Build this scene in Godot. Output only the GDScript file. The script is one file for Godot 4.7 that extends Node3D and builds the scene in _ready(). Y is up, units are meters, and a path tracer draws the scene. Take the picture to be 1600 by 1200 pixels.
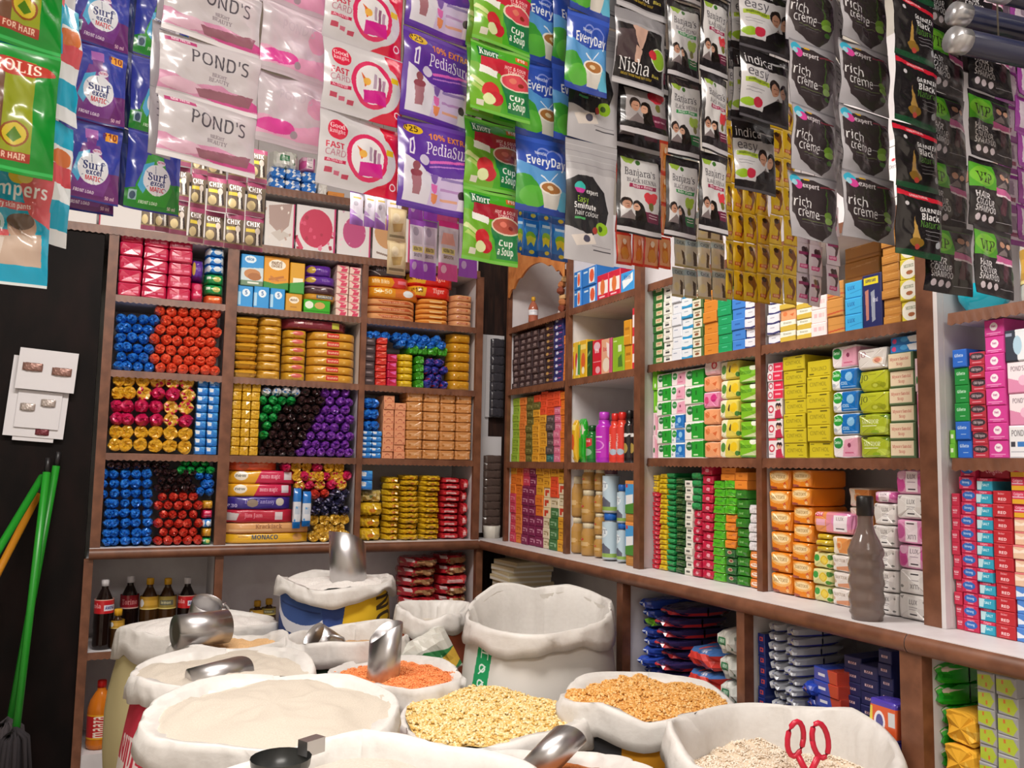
extends Node3D
# A grocery shop corner: two shelf walls, hanging sachet strips, open sacks of grain.
# Eye level is y = 0; the floor lies 1.12 m below it.
const F := 1340.0
const FLOOR := -1.12
const TOP := 1.75
var CM := Basis(Vector3(0.90358197, 0.01826807, 0.42802558), Vector3(-0.0570453, 0.99532427, 0.077945), Vector3(-0.42460034, -0.09484655, 0.90039918))
var rng := RandomNumberGenerator.new()
var names := {}
var mats := {}
var pages: Array = []        # atlas pages: {img, tex, x, y, row}
var prints := {}             # name -> {page, r: Rect2}
var fonts: Array = []
var nz := FastNoiseLite.new()

# ---------------------------------------------------------------- pixels to places
func ray(u: float, v: float) -> Vector3:
	return CM * Vector3((u - 800.0) / F, -(v - 600.0) / F, -1.0)
func solve_u(u: float, p0: Vector3, dir: Vector3) -> float:
	var a := CM.transposed() * p0
	var b := CM.transposed() * dir
	return -(F * a.x + (u - 800.0) * a.z) / (F * b.x + (u - 800.0) * b.z)
func solve_v(v: float, p0: Vector3, dir: Vector3) -> float:
	var a := CM.transposed() * p0
	var b := CM.transposed() * dir
	return ((v - 600.0) * a.z - F * a.y) / (F * b.y - (v - 600.0) * b.z)
# a cell is [wall (0 back, 1 right), plane, shelf height, words]
func al(c: Array, u: float, y: float) -> float:
	if c[0] == 0:
		return solve_u(u, Vector3(0, y, c[1]), Vector3.RIGHT)
	return solve_u(u, Vector3(c[1], y, 0), Vector3.BACK)
func cp(c: Array, a: float, y: float, inward: float) -> Vector3:
	return Vector3(a, y, c[1] - inward) if c[0] == 0 else Vector3(c[1] + inward, y, a)
func hy(c: Array, a: float, v: float) -> float:
	return solve_v(v, cp(c, a, 0, 0), Vector3.UP)
func turn(c: Array) -> float:
	return 0.0 if c[0] == 0 else -PI / 2

# ---------------------------------------------------------------- nodes
func numbered(called: String) -> String:
	var k: int = names.get(called, 0)
	names[called] = k + 1
	return called if k == 0 else "%s_%03d" % [called, k]
func tag(o: Node, label: String, category: String, group := "", kind := "") -> Node:
	o.set_meta("label", label)
	if kind != "structure": o.set_meta("category", category)
	if group != "": o.set_meta("group", group)
	if kind != "": o.set_meta("kind", kind)
	return o
func thing(called: String, label: String, category: String, at := Vector3.ZERO, yaw := 0.0, group := "") -> Node3D:
	var o := Node3D.new()
	o.name = numbered(called)
	add_child(o)
	o.position = at
	o.rotation.y = yaw
	tag(o, label, category, group)
	return o
func part(called: String, mesh: Mesh, m: Material, parent: Node, at := Vector3.ZERO) -> MeshInstance3D:
	var o := MeshInstance3D.new()
	o.mesh = mesh
	if m: o.material_override = m
	o.name = called
	parent.add_child(o, true)
	o.position = at
	return o
func solo(called: String, mesh: Mesh, m: Material, label: String, category: String, at: Vector3, yaw := 0.0, group := "", kind := "") -> MeshInstance3D:
	var o := MeshInstance3D.new()
	o.mesh = mesh
	if m: o.material_override = m
	o.name = numbered(called)
	add_child(o)
	o.position = at
	o.rotation.y = yaw
	tag(o, label, category, group, kind)
	return o

# ---------------------------------------------------------------- print atlas
func page_new() -> void:
	var im := Image.create(2048, 2048, false, Image.FORMAT_RGBA8)
	im.fill(Color.WHITE)
	pages.append({"img": im, "x": 4, "y": 4, "row": 0})
func hexc(s: String) -> Color:
	return Color.html(s)
func tri_fill(im: Image, box: Rect2i, pts: Array, col: Color) -> void:
	var lo := 1e9
	var hi := -1e9
	for p in pts:
		lo = minf(lo, p.y); hi = maxf(hi, p.y)
	for y in range(maxi(int(lo), box.position.y), mini(int(ceil(hi)), box.end.y)):
		var xs: Array = []
		for k in pts.size():
			var a: Vector2 = pts[k]
			var b: Vector2 = pts[(k + 1) % pts.size()]
			var yy := y + 0.5
			if (a.y <= yy) != (b.y <= yy):
				xs.append(a.x + (b.x - a.x) * (yy - a.y) / (b.y - a.y))
		xs.sort()
		for k in range(0, xs.size() - 1, 2):
			var x0 := maxi(int(round(xs[k])), box.position.x)
			var x1 := mini(int(round(xs[k + 1])), box.end.x)
			if x1 > x0: im.fill_rect(Rect2i(x0, y, x1 - x0, 1), col)
func txt(im: Image, box: Rect2i, s: String, cx: float, cy: float, hh: float, col: Color, style: int, maxw: float, rot := 0) -> void:
	var size := maxi(6, int(round(hh / 0.72)))
	var line := TextLine.new()
	line.add_string(s, fonts[style], size)
	var ts := TextServerManager.get_primary_interface()
	var wide := int(ceil(line.get_line_width())) + 4
	var tall := int(size * 1.5)
	var mask := Image.create(wide, tall, false, Image.FORMAT_RGBA8)
	mask.fill(Color(col.r, col.g, col.b, 0))
	var pen := 2.0
	for g in ts.shaped_text_get_glyphs(line.get_rid()):
		var fs := Vector2i(size, 0)
		if not g.font_rid.is_valid():   # the rupee sign, drawn by hand
			var th := maxi(1, int(size * 0.09))
			var rw := int(size * 0.44)
			var ty := int(size * 1.1 - hh)
			mask.fill_rect(Rect2i(int(pen), ty, rw, th), col)
			mask.fill_rect(Rect2i(int(pen), ty + int(hh * 0.26), rw, th), col)
			for q in int(hh * 0.55): mask.fill_rect(Rect2i(int(pen) + int(q * 0.55), ty + int(hh * 0.45) + q, th + 1, 1), col)
			for q in int(hh * 0.5): mask.fill_rect(Rect2i(int(pen) + int(rw * (0.45 + 0.3 * sin(PI * q / (hh * 0.5)))), ty + q, th + 1, 1), col)
			pen += size * 0.55
			continue
		ts.font_render_glyph(g.font_rid, fs, g.index)
		var uv: Rect2 = ts.font_get_glyph_uv_rect(g.font_rid, fs, g.index)
		var off: Vector2 = ts.font_get_glyph_offset(g.font_rid, fs, g.index)
		var ti: int = ts.font_get_glyph_texture_idx(g.font_rid, fs, g.index)
		if ti >= 0 and uv.size.x > 0:
			var gi: Image = ts.font_get_texture_image(g.font_rid, fs, ti)
			var x0 := int(pen + off.x)
			var y0 := int(size * 1.1 + off.y)
			for y in int(uv.size.y):
				for x in int(uv.size.x):
					var a := gi.get_pixel(int(uv.position.x) + x, int(uv.position.y) + y).a
					if a > 0.02 and x0 + x >= 0 and x0 + x < wide and y0 + y >= 0 and y0 + y < tall:
						mask.set_pixel(x0 + x, y0 + y, Color(col.r, col.g, col.b, a))
		pen += g.advance
	var shift := tall / 2 - (size * 1.1 - hh * 0.5)
	if maxw > 0 and wide > maxw:
		mask.resize(int(maxw), tall, Image.INTERPOLATE_BILINEAR)
	if rot == 1: mask.rotate_90(CLOCKWISE)
	elif rot == 3: mask.rotate_90(COUNTERCLOCKWISE)
	elif rot == 2: mask.rotate_180()
	var at := Vector2i(int(cx - mask.get_width() / 2.0), int(cy - mask.get_height() / 2.0 + (shift if rot == 0 else 0.0)))
	# keep inside the face
	var src := Rect2i(Vector2i.ZERO, mask.get_size())
	var clipped := Rect2i(at, mask.get_size()).intersection(box)
	if clipped.size.x > 0 and clipped.size.y > 0:
		src = Rect2i(clipped.position - at, clipped.size)
		im.blend_rect(mask, src, clipped.position)
# a printed face: ops are [kind, numbers in 0..1 of the face, colour ...]
func pr(called: String, w: int, h: int, bg: String, ops: Array = []) -> void:
	if pages.is_empty(): page_new()
	var pg: Dictionary = pages[-1]
	if pg.x + w + 6 > 2044:
		pg.x = 4; pg.y += pg.row + 6; pg.row = 0
	if pg.y + h + 6 > 2044:
		page_new(); pg = pages[-1]
	pg.row = maxi(pg.row, h)
	var box := Rect2i(pg.x, pg.y, w, h)
	pg.x += w + 6
	var im: Image = pg.img
	im.fill_rect(box.grow(2), hexc(bg))
	var o := Vector2(box.position)
	for p in ops:
		match p[0]:
			"r":
				im.fill_rect(Rect2i(Rect2(o + Vector2(p[1] * w, p[2] * h), Vector2(p[3] * w, p[4] * h).max(Vector2(1, 1)))).intersection(box), hexc(p[5]))
			"e":
				var pts: Array = []
				for k in 36: pts.append(o + Vector2((p[1] + cos(k * TAU / 36) * p[3]) * w, (p[2] + sin(k * TAU / 36) * p[4]) * h))
				tri_fill(im, box, pts, hexc(p[5]))
			"p":
				var pts: Array = []
				for k in range(0, p[1].size(), 2): pts.append(o + Vector2(p[1][k] * w, p[1][k + 1] * h))
				tri_fill(im, box, pts, hexc(p[2]))
			"l":   # a line of print: x0 y0 x1 y1 thickness colour
				var a := Vector2(p[1] * w, p[2] * h)
				var b := Vector2(p[3] * w, p[4] * h)
				var n: Vector2 = (b - a).normalized().orthogonal() * p[5] * h * 0.5
				tri_fill(im, box, [o + a + n, o + b + n, o + b - n, o + a - n], hexc(p[6]))
			"t":   # text cx cy height colour style maxw rot
				txt(im, box, p[1], o.x + p[2] * w, o.y + p[3] * h, p[4] * h, hexc(p[5]), p[6] if p.size() > 6 else 1, (p[7] if p.size() > 7 else 0.94) * (w if (p[8] if p.size() > 8 else 0) % 2 == 0 else h), p[8] if p.size() > 8 else 0)
			"s":   # scattered patches: count, size, colours
				var r := RandomNumberGenerator.new()
				r.seed = called.hash()
				for k in p[1]:
					var c := Vector2(r.randf() * w, r.randf() * h)
					var pts: Array = []
					var t0 := r.randf() * TAU
					for q in 5: pts.append(o + c + Vector2.from_angle(t0 + q * TAU / 5) * p[2] * h * r.randf_range(0.3, 1.2))
					tri_fill(im, box, pts, hexc(p[3][r.randi() % p[3].size()]))
	prints[called] = {"page": pages.size() - 1, "r": Rect2(box)}
func uv_of(prt: String, x: float, y: float) -> Vector2:
	var r: Rect2 = prints[prt].r
	return (r.position + Vector2(clampf(x, 0.015, 0.985), clampf(y, 0.015, 0.985)) * r.size) / 2048.0
func flat_mat(called: String, col: String, rough := 0.6, metal := 0.0, coat := 0.0) -> StandardMaterial3D:
	if not mats.has(called):
		var m := StandardMaterial3D.new()
		m.albedo_color = hexc(col)
		m.roughness = rough
		m.metallic = metal
		if coat > 0:
			m.clearcoat_enabled = true
			m.clearcoat = coat
			m.clearcoat_roughness = 0.15
		mats[called] = m
	return mats[called]
func pm(prt: String, fin: String) -> StandardMaterial3D:
	var pg: int = prints[prt].page
	var key := "%s%d" % [fin, pg]
	if not mats.has(key):
		var m := StandardMaterial3D.new()
		if not pages[pg].has("tex"): pages[pg].tex = ImageTexture.create_from_image(pages[pg].img)
		m.albedo_texture = pages[pg].tex
		m.texture_repeat = false
		match fin:
			"carton": m.roughness = 0.5
			"film":
				m.roughness = 0.26
				m.clearcoat_enabled = true
				m.clearcoat = 0.5
				m.clearcoat_roughness = 0.1
			"foil":
				m.roughness = 0.24
				m.metallic = 0.12
			"matte": m.roughness = 0.85
			"plastic": m.roughness = 0.25
		mats[key] = m
	return mats[key]

# ---------------------------------------------------------------- meshes
class Sheet:
	var st := SurfaceTool.new()
	func _init(smooth := true):
		st.begin(Mesh.PRIMITIVE_TRIANGLES)
		st.set_smooth_group(0 if smooth else 4294967295)
	func v(p: Vector3, uv: Vector2) -> void:
		st.set_uv(uv)
		st.add_vertex(p)
	func tri(a, b, c, ua := Vector2.ZERO, ub := Vector2.ZERO, uc := Vector2.ZERO) -> void:
		v(a, ua); v(b, ub); v(c, uc)
	func quad(a, b, c, d, ua := Vector2.ZERO, ub := Vector2.ZERO, uc := Vector2.ZERO, ud := Vector2.ZERO) -> void:
		tri(a, b, c, ua, ub, uc); tri(a, c, d, ua, uc, ud)
	func box(lo: Vector3, hi: Vector3) -> void:
		var x0 := lo.x; var y0 := lo.y; var z0 := lo.z
		var x1 := hi.x; var y1 := hi.y; var z1 := hi.z
		quad(Vector3(x0, y1, z1), Vector3(x1, y1, z1), Vector3(x1, y0, z1), Vector3(x0, y0, z1))
		quad(Vector3(x1, y1, z0), Vector3(x0, y1, z0), Vector3(x0, y0, z0), Vector3(x1, y0, z0))
		quad(Vector3(x0, y1, z0), Vector3(x0, y1, z1), Vector3(x0, y0, z1), Vector3(x0, y0, z0))
		quad(Vector3(x1, y1, z1), Vector3(x1, y1, z0), Vector3(x1, y0, z0), Vector3(x1, y0, z1))
		quad(Vector3(x0, y1, z0), Vector3(x1, y1, z0), Vector3(x1, y1, z1), Vector3(x0, y1, z1))
		quad(Vector3(x0, y0, z1), Vector3(x1, y0, z1), Vector3(x1, y0, z0), Vector3(x0, y0, z0))
	func done(m: Material = null) -> ArrayMesh:
		st.generate_normals()
		var a := st.commit()
		if m: a.surface_set_material(0, m)
		return a
func boxm(lo: Vector3, hi: Vector3, m: Material = null) -> ArrayMesh:
	var s := Sheet.new(false)
	s.box(lo, hi)
	return s.done(m)
# closed or open grid of points fn(i, j) with uv fu(point); clockwise fronts when i runs right and j runs down
func grid(nu: int, nv: int, fn: Callable, fu: Callable, m: Material = null, smooth := true) -> ArrayMesh:
	var s := Sheet.new(smooth)
	var pts: Array = []
	for j in nv + 1:
		var row := PackedVector3Array()
		for i in nu + 1: row.append(fn.call(float(i) / nu, float(j) / nv))
		pts.append(row)
	for j in nv:
		for i in nu:
			var a: Vector3 = pts[j][i]
			var b: Vector3 = pts[j][i + 1]
			var c: Vector3 = pts[j + 1][i + 1]
			var d: Vector3 = pts[j + 1][i]
			var ua: Vector2 = fu.call(a, float(i) / nu, float(j) / nv)
			var ub: Vector2 = fu.call(b, float(i + 1) / nu, float(j) / nv)
			var uc: Vector2 = fu.call(c, float(i + 1) / nu, float(j + 1) / nv)
			var ud: Vector2 = fu.call(d, float(i) / nu, float(j + 1) / nv)
			if a.distance_squared_to(b) > 1e-12: s.tri(a, b, c, ua, ub, uc)
			if c.distance_squared_to(d) > 1e-12: s.tri(a, c, d, ua, uc, ud)
	return s.done(m)
func no_uv(_p: Vector3, _i: float, _j: float) -> Vector2:
	return Vector2.ZERO
# turned profile: points (radius, height)
func lathe(prof: Array, n := 20, m: Material = null, smooth := true) -> ArrayMesh:
	var fn := func(i: float, j: float) -> Vector3:
		var q: Vector2 = prof[prof.size() - 1 - int(round(j * (prof.size() - 1)))]
		return Vector3(sin(i * TAU) * q.x, q.y, cos(i * TAU) * q.x)
	return grid(n, prof.size() - 1, fn, no_uv, m, smooth)
func tube(pts: Array, r: float, n := 8, m: Material = null) -> ArrayMesh:
	var s := Sheet.new(true)
	var rings: Array = []
	for k in pts.size():
		var d: Vector3 = (pts[mini(k + 1, pts.size() - 1)] - pts[maxi(k - 1, 0)]).normalized()
		var side := d.cross(Vector3.UP if absf(d.y) < 0.9 else Vector3.RIGHT).normalized()
		var up := side.cross(d).normalized()
		var ring := PackedVector3Array()
		for q in n + 1: ring.append(pts[k] + (side * cos(q * TAU / n) + up * sin(q * TAU / n)) * r)
		rings.append(ring)
	for k in rings.size() - 1:
		for q in n: s.quad(rings[k][q], rings[k + 1][q], rings[k + 1][q + 1], rings[k][q + 1])
	for q in n:
		s.tri(pts[0], rings[0][q], rings[0][q + 1])
		s.tri(pts[-1], rings[-1][q + 1], rings[-1][q])
	return s.done(m)

# packaging: origin at the middle of the base, face towards +z
func carton(w: float, h: float, d: float, prt: String, fin: String) -> ArrayMesh:
	var s := Sheet.new(false)
	var b := minf(0.0025, minf(w, h) * 0.06)
	var fu := func(p: Vector3) -> Vector2: return uv_of(prt, p.x / w + 0.5, 1.0 - p.y / h)
	var put := func(a: Vector3, q: Vector3, c: Vector3, e: Vector3):
		s.quad(a, q, c, e, fu.call(a), fu.call(q), fu.call(c), fu.call(e))
	var x := w / 2
	var z := d / 2
	# front
	put.call(Vector3(-x + b, h - b, z), Vector3(x - b, h - b, z), Vector3(x - b, b, z), Vector3(-x + b, b, z))
	# chamfers round the front
	put.call(Vector3(-x, h, z - b), Vector3(x, h, z - b), Vector3(x - b, h - b, z), Vector3(-x + b, h - b, z))
	put.call(Vector3(-x + b, b, z), Vector3(x - b, b, z), Vector3(x, 0, z - b), Vector3(-x, 0, z - b))
	put.call(Vector3(-x, h, z - b), Vector3(-x + b, h - b, z), Vector3(-x + b, b, z), Vector3(-x, 0, z - b))
	put.call(Vector3(x - b, h - b, z), Vector3(x, h, z - b), Vector3(x, 0, z - b), Vector3(x - b, b, z))
	# sides, top, base, back
	put.call(Vector3(-x, h, -z), Vector3(-x, h, z - b), Vector3(-x, 0, z - b), Vector3(-x, 0, -z))
	put.call(Vector3(x, h, z - b), Vector3(x, h, -z), Vector3(x, 0, -z), Vector3(x, 0, z - b))
	put.call(Vector3(-x, h, -z), Vector3(x, h, -z), Vector3(x, h, z - b), Vector3(-x, h, z - b))
	put.call(Vector3(-x, 0, z - b), Vector3(x, 0, z - b), Vector3(x, 0, -z), Vector3(-x, 0, -z))
	put.call(Vector3(x, h, -z), Vector3(-x, h, -z), Vector3(-x, 0, -z), Vector3(x, 0, -z))
	return s.done(pm(prt, fin))
func spow(x: float, e: float) -> float:
	return signf(x) * pow(absf(x), e)
# flow-wrapped pack with a crimped fin at both ends of an axis
func flow(w: float, h: float, d: float, axis: int, prt: String, fin: String, crinkle := 0.05, seed_ := 1, round_ := 0.55, fin_len := 0.1) -> ArrayMesh:
	var dims := [w, h, d]
	var long_: float = dims[axis]
	var fn := func(i: float, j: float) -> Vector3:
		var t := 1.0 - 2.0 * j
		var at := absf(t)
		var k := 1.0
		var flat := 1.0
		var spread := 1.0
		if at > 1.0 - fin_len:
			k = 1.0; flat = 0.03; spread = 0.92
		else:
			var q := at / (1.0 - fin_len)
			flat = pow(maxf(1.0 - pow(q, 6.0), 0.0), 0.5) * 0.97 + 0.03
			spread = 1.0 - 0.06 * pow(q, 6.0)
		var ang := i * TAU
		var cx := spow(cos(ang), round_)
		var sy := spow(sin(ang), round_)
		var n3 := nz.get_noise_3d(cx * 60.0 + seed_ * 37.0, sy * 60.0, t * 90.0 + seed_ * 11.0)
		var n4 := nz.get_noise_3d(cx * 170.0, sy * 170.0 + seed_ * 23.0, t * 260.0)
		var g := 1.0 + (n3 * 1.4 + n4 * 0.8) * crinkle * (1.0 if at < 1.0 - fin_len else 0.4)
		var p := Vector3.ZERO
		match axis:
			0: p = Vector3(t * long_ / 2, h / 2 * sy * spread * g, d / 2 * cx * flat * g)
			1: p = Vector3(w / 2 * sy * spread * g, t * long_ / 2, d / 2 * cx * flat * g)
			_: p = Vector3(w / 2 * cx * spread * g, h / 2 * sy * flat * g, t * long_ / 2)
		p.y = clampf(p.y + h / 2, 0.0, h)
		p.x = clampf(p.x, -w / 2, w / 2)
		p.z = clampf(p.z, -d / 2, d / 2)
		return p
	var fu := func(p: Vector3, _i: float, _j: float) -> Vector2: return uv_of(prt, p.x / w + 0.5, 1.0 - p.y / h)
	return grid(16, 12, fn, fu, pm(prt, fin), false if crinkle > 0.07 else true)
# rounded, creased block: axis along depth, seen end-on
func brick(w: float, h: float, d: float, prt: String, fin: String, crinkle := 0.04, seed_ := 1, round_ := 0.3) -> ArrayMesh:
	var fn := func(i: float, j: float) -> Vector3:
		var la := (0.5 - j) * PI
		var lo := i * TAU
		var z := spow(sin(la), 0.2)
		var k := spow(cos(la), 0.2)
		var x := spow(cos(lo), round_) * k
		var y := spow(sin(lo), round_) * k
		var n3 := nz.get_noise_3d(x * 70.0 + seed_ * 31.0, y * 70.0 + seed_ * 7.0, z * 70.0)
		var n4 := nz.get_noise_3d(x * 200.0, y * 200.0 + seed_ * 19.0, z * 200.0)
		var g := 1.0 + (n3 + n4 * 0.6) * crinkle * 1.5
		return Vector3(clampf(x * w / 2 * g, -w / 2, w / 2), clampf(y * h / 2 * g + h / 2, 0.0, h), clampf(z * g, -1.0, 1.06) * d / 2)
	var fu := func(p: Vector3, _i: float, _j: float) -> Vector2: return uv_of(prt, p.x / w + 0.5, 1.0 - p.y / h)
	return grid(16, 12, fn, fu, pm(prt, fin), false)
# twisted end of a round roll, unit size, end face at z = 0, body behind
func roll_end(prt: String, fin: String, seed_: int, lumpy := 0.1) -> ArrayMesh:
	var r := RandomNumberGenerator.new()
	r.seed = seed_
	var flat_end := prt in ["f_yellow", "f_yellow_red", "f_gold"]
	var n := 13 if flat_end else 9
	var prof := [[0.49, -1.0], [0.5, -0.5], [0.5, -0.1], [0.45, -0.02], [0.3, 0.0], [0.16, -0.06], [0.0, -0.1]]
	if not flat_end: prof = [[0.47, -1.0], [0.5, -0.5], [0.5, -0.2], [0.43, 0.02], [0.28, 0.16], [0.13, 0.2], [0.0, 0.18]]
	var pts: Array = []
	for q in prof.size():
		var row: Array = []
		for k in n:
			var rr: float = prof[q][0] * (1.0 + r.randf_range(-lumpy, lumpy))
			var zz: float = prof[q][1] + (r.randf_range(-0.1, 0.08) * (0.6 if flat_end else 1.0) if q > 2 else 0.0)
			row.append(Vector3(cos(k * TAU / n) * rr, sin(k * TAU / n) * rr, zz))
		pts.append(row)
	var s := Sheet.new(false)
	var fu := func(p: Vector3) -> Vector2: return uv_of(prt, p.x * 0.95 + 0.5, 0.5 - p.y * 0.95)
	for q in prof.size() - 1:
		for k in n:
			var a: Vector3 = pts[q][k]
			var b: Vector3 = pts[q][(k + 1) % n]
			var c: Vector3 = pts[q + 1][(k + 1) % n]
			var d: Vector3 = pts[q + 1][k]
			s.tri(a, c, b, fu.call(a), fu.call(c), fu.call(b))
			if q < prof.size() - 2: s.tri(a, d, c, fu.call(a), fu.call(d), fu.call(c))
	return s.done(pm(prt, fin))
# hanging sachet: top edge at y = 0, hangs down, face +z
func sachet(w: float, h: float, t: float, prt: String, fin: String, seed_: int, nx := 10, ny := 12) -> ArrayMesh:
	var s := Sheet.new(true)
	var put := func(side: float):
		var pts: Array = []
		for j in ny + 1:
			var row: Array = []
			for i in nx + 1:
				var a := float(i) / nx
				var b := float(j) / ny
				var ex := clampf(minf(a, 1.0 - a) / 0.16, 0.0, 1.0)
				var ey := clampf((minf(b, 1.0 - b) - 0.07) / 0.18, 0.0, 1.0)
				var bulge := sqrt(ex) * sqrt(ey)
				var wr := nz.get_noise_3d(a * 150.0 * w / 0.1 + seed_ * 51.0, b * 90.0 * h / 0.1, 5.0) * 0.8 + nz.get_noise_3d((a + b) * 330.0, (a - b) * 80.0 + seed_ * 13.0, 9.0) * 0.8 + nz.get_noise_3d((a - b) * 400.0 + 50.0, (a + b) * 90.0 + seed_ * 7.0, 3.0) * 0.5
				var z := side * t * bulge * (0.8 + wr * 0.55) + nz.get_noise_2d(a * 40.0 + seed_ * 71.0, b * 50.0) * t * 0.7
				var x := (a - 0.5) * w * (1.0 - 0.03 * ey)
				row.append(Vector3(x, -b * h, z + side * 0.0004))
			pts.append(row)
		for j in ny:
			for i in nx:
				var u0 := uv_of(prt, float(i) / nx, float(j) / ny)
				var u2 := uv_of(prt, float(i + 1) / nx, float(j + 1) / ny)
				var u1 := Vector2(u2.x, u0.y)
				var u3 := Vector2(u0.x, u2.y)
				if side > 0: s.quad(pts[j][i], pts[j][i + 1], pts[j + 1][i + 1], pts[j + 1][i], u0, u1, u2, u3)
				else: s.quad(pts[j][i + 1], pts[j][i], pts[j + 1][i], pts[j + 1][i + 1], u1, u0, u3, u2)
	put.call(1.0)
	put.call(-1.0)
	return s.done(pm(prt, fin))
# ---------------------------------------------------------------- shelf goods
# stack on a shelf: pixel columns u0..u1, top row at pixel vt, rows and columns of alike packs
func make(kind: String, w: float, h: float, d: float, prt: String, fin: String, seed_: int) -> ArrayMesh:
	match kind:
		"box": return carton(w, h, d, prt, fin)
		"pack": return flow(w, h, d, 0, prt, fin, 0.06, seed_, 0.42, 0.07)
		"bag": return flow(w, h, d, 0, prt, fin, 0.16, seed_, 0.7, 0.08)
		"end": return flow(w, h, d, 2, prt, fin, 0.1, seed_, 0.5, 0.07)
		"up": return flow(w, h, d, 1, prt, fin, 0.06, seed_)
		"brick": return brick(w, h, d, prt, fin, 0.035, seed_, 0.2)
		"soft": return brick(w, h, d, prt, fin, 0.09, seed_, 0.5)
	return null
const NTH := ["first", "second", "third", "fourth", "fifth", "sixth", "seventh", "eighth", "ninth", "tenth", "eleventh", "twelfth", "thirteenth", "fourteenth", "fifteenth", "sixteenth", "seventeenth", "eighteenth", "nineteenth", "twentieth", "twenty-first", "twenty-second", "twenty-third", "twenty-fourth", "twenty-fifth", "twenty-sixth", "twenty-seventh", "twenty-eighth", "twenty-ninth", "thirtieth"]
# which one of a stack it is, counted up from what the stack stands on
func which(label: String, r: int, rows: int, q := 0, cols := 1) -> String:
	var s := label
	if rows > 1: s += ", topmost" if r == rows - 1 else (", lowest" if r == 0 else ", " + NTH[r] + " up")
	if cols > 1: s += ", " + NTH[q] + " along"
	return s if s.split(" ", false).size() <= 16 else label
# the clear width between two posts in which a place along a wall lies
func bay(c: Array, a: float) -> Vector2:
	var list := [Vector2(-0.4, 1.48)]
	if c[0] == 0 and c[1] == -3.5 and c[2] < 0.7: list = [Vector2(0.004, 0.397), Vector2(0.44, 0.943), Vector2(0.967, 1.468)]
	elif c[0] == 0 and c[1] == -3.49: list = [Vector2(-0.015, 0.405), Vector2(0.435, 1.485)]
	elif c[0] == 1 and c[1] < 1.53: list = [Vector2(-3.47, -2.37), Vector2(-2.335, -1.795), Vector2(-1.765, -1.29), Vector2(-1.237, 0.26)]
	elif c[0] == 1 and c[1] < 1.6: list = [Vector2(-3.385, -2.864), Vector2(-2.84, -2.389)]
	elif c[0] == 1: list = [Vector2(-2.373, -1.846), Vector2(-1.824, -1.322), Vector2(-1.266, -0.25)]
	for b in list:
		if a > b.x and a < b.y: return Vector2(b.x + 0.003, b.y - 0.003)
	return Vector2(a - 9.0, a + 9.0)
func st(c: Array, u0: float, u1: float, vt: float, rows: int, cols: int, kind: String, prt, fin: String, called: String, label: String, cat: String, o := {}) -> void:
	var y0: float = c[2]
	# the pixels are those of the pack's face, which stands a little behind the shelf edge
	var fc := c.duplicate()
	fc[1] += (1.0 if c[0] == 1 else -1.0) * (o.get("out", 0.012) + 0.003)
	var a0 := al(fc, u0, y0)
	var a1 := al(fc, u1, y0)
	if not o.has("vb"): y0 += 0.0007
	if o.has("vb"):
		y0 = maxf(hy(fc, (a0 + a1) / 2, o.vb), c[2])
		a0 = al(fc, u0, y0)
		a1 = al(fc, u1, y0)
	var lim := bay(c, (a0 + a1) / 2)
	a0 = maxf(a0, lim.x)
	a1 = minf(a1, lim.y)
	var y1 := hy(fc, (a0 + a1) / 2, vt)
	var w := absf(a1 - a0) / cols
	var h := (y1 - y0) / rows
	var d: float = o.get("d", 0.13)
	var list: Array = prt if prt is Array else [prt]
	var meshes := {}
	var group := ""
	if rows * cols > 1: group = "%ss %s" % [called.replace("_", " "), c[3]]
	for r in rows:
		for q in cols:
			var k: String = list[(rows - 1 - r) % list.size()]
			var var_ := (r * 3 + q * 5) % 3
			var key := "%s%d" % [k, var_]
			if kind == "box": key = k
			if not meshes.has(key): meshes[key] = make(kind, w * 0.982, h * 0.999, d, k, fin, hash(key + label) % 97)
			var out: float = o.get("out", 0.012) + d / 2 + rng.randf_range(0, o.get("jit", 0.007))
			var at := cp(c, minf(a0, a1) + w * (q + 0.5), y0 + h * r, out)
			solo(called, meshes[key], null, which(label, r, rows, q, cols), cat, at, turn(c) + rng.randf_range(-1, 1) * o.get("yaw", 0.02), group)
# loose roll ends: list of [u, v, radius px, print]
var roll_meshes := {}
var labelled := {}
func rolls(c: Array, list: Array, fin: String, called: String, labels: Dictionary, cat: String, d := 0.07, squash := 1.0) -> void:
	for e in list:
		var key := "%s%d" % [e[3], rng.randi() % 4]
		if not roll_meshes.has(key): roll_meshes[key] = roll_end(e[3], fin, hash(key), 0.1)
		var a := al(c, e[0], c[2])
		var y := hy(c, a, e[1])
		a = al(c, e[0], y)
		var rr := absf(al(c, e[0] + e[2], y) - al(c, e[0] - e[2], y))
		y = maxf(y, c[2] + rr * 0.53)
		var lim := bay(c, a)
		a = clampf(a, lim.x + rr * 0.54, lim.y - rr * 0.54)
		var label: String = labels[e[3]]
		if e.size() > 5:
			var row: int = e[4]
			while labelled.has(label + str(row) + "/" + str(e[5])): row += 1
			labelled[label + str(row) + "/" + str(e[5])] = true
			var l2: String = label + ", " + NTH[row] + " row up, " + NTH[e[5]] + " along"
			if l2.split(" ", false).size() <= 16: label = l2
		var o := solo(called, roll_meshes[key], null, label, cat, cp(c, a, y, rng.randf_range(0.012, 0.026)), turn(c), "%ss %s" % [called.replace("_", " "), c[3]])
		o.basis = o.basis * Basis(Vector3.BACK, rng.randf() * TAU) * Basis.from_scale(Vector3(rr * rng.randf_range(0.98, 1.06), rr * squash * rng.randf_range(0.95, 1.04), d))
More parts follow.
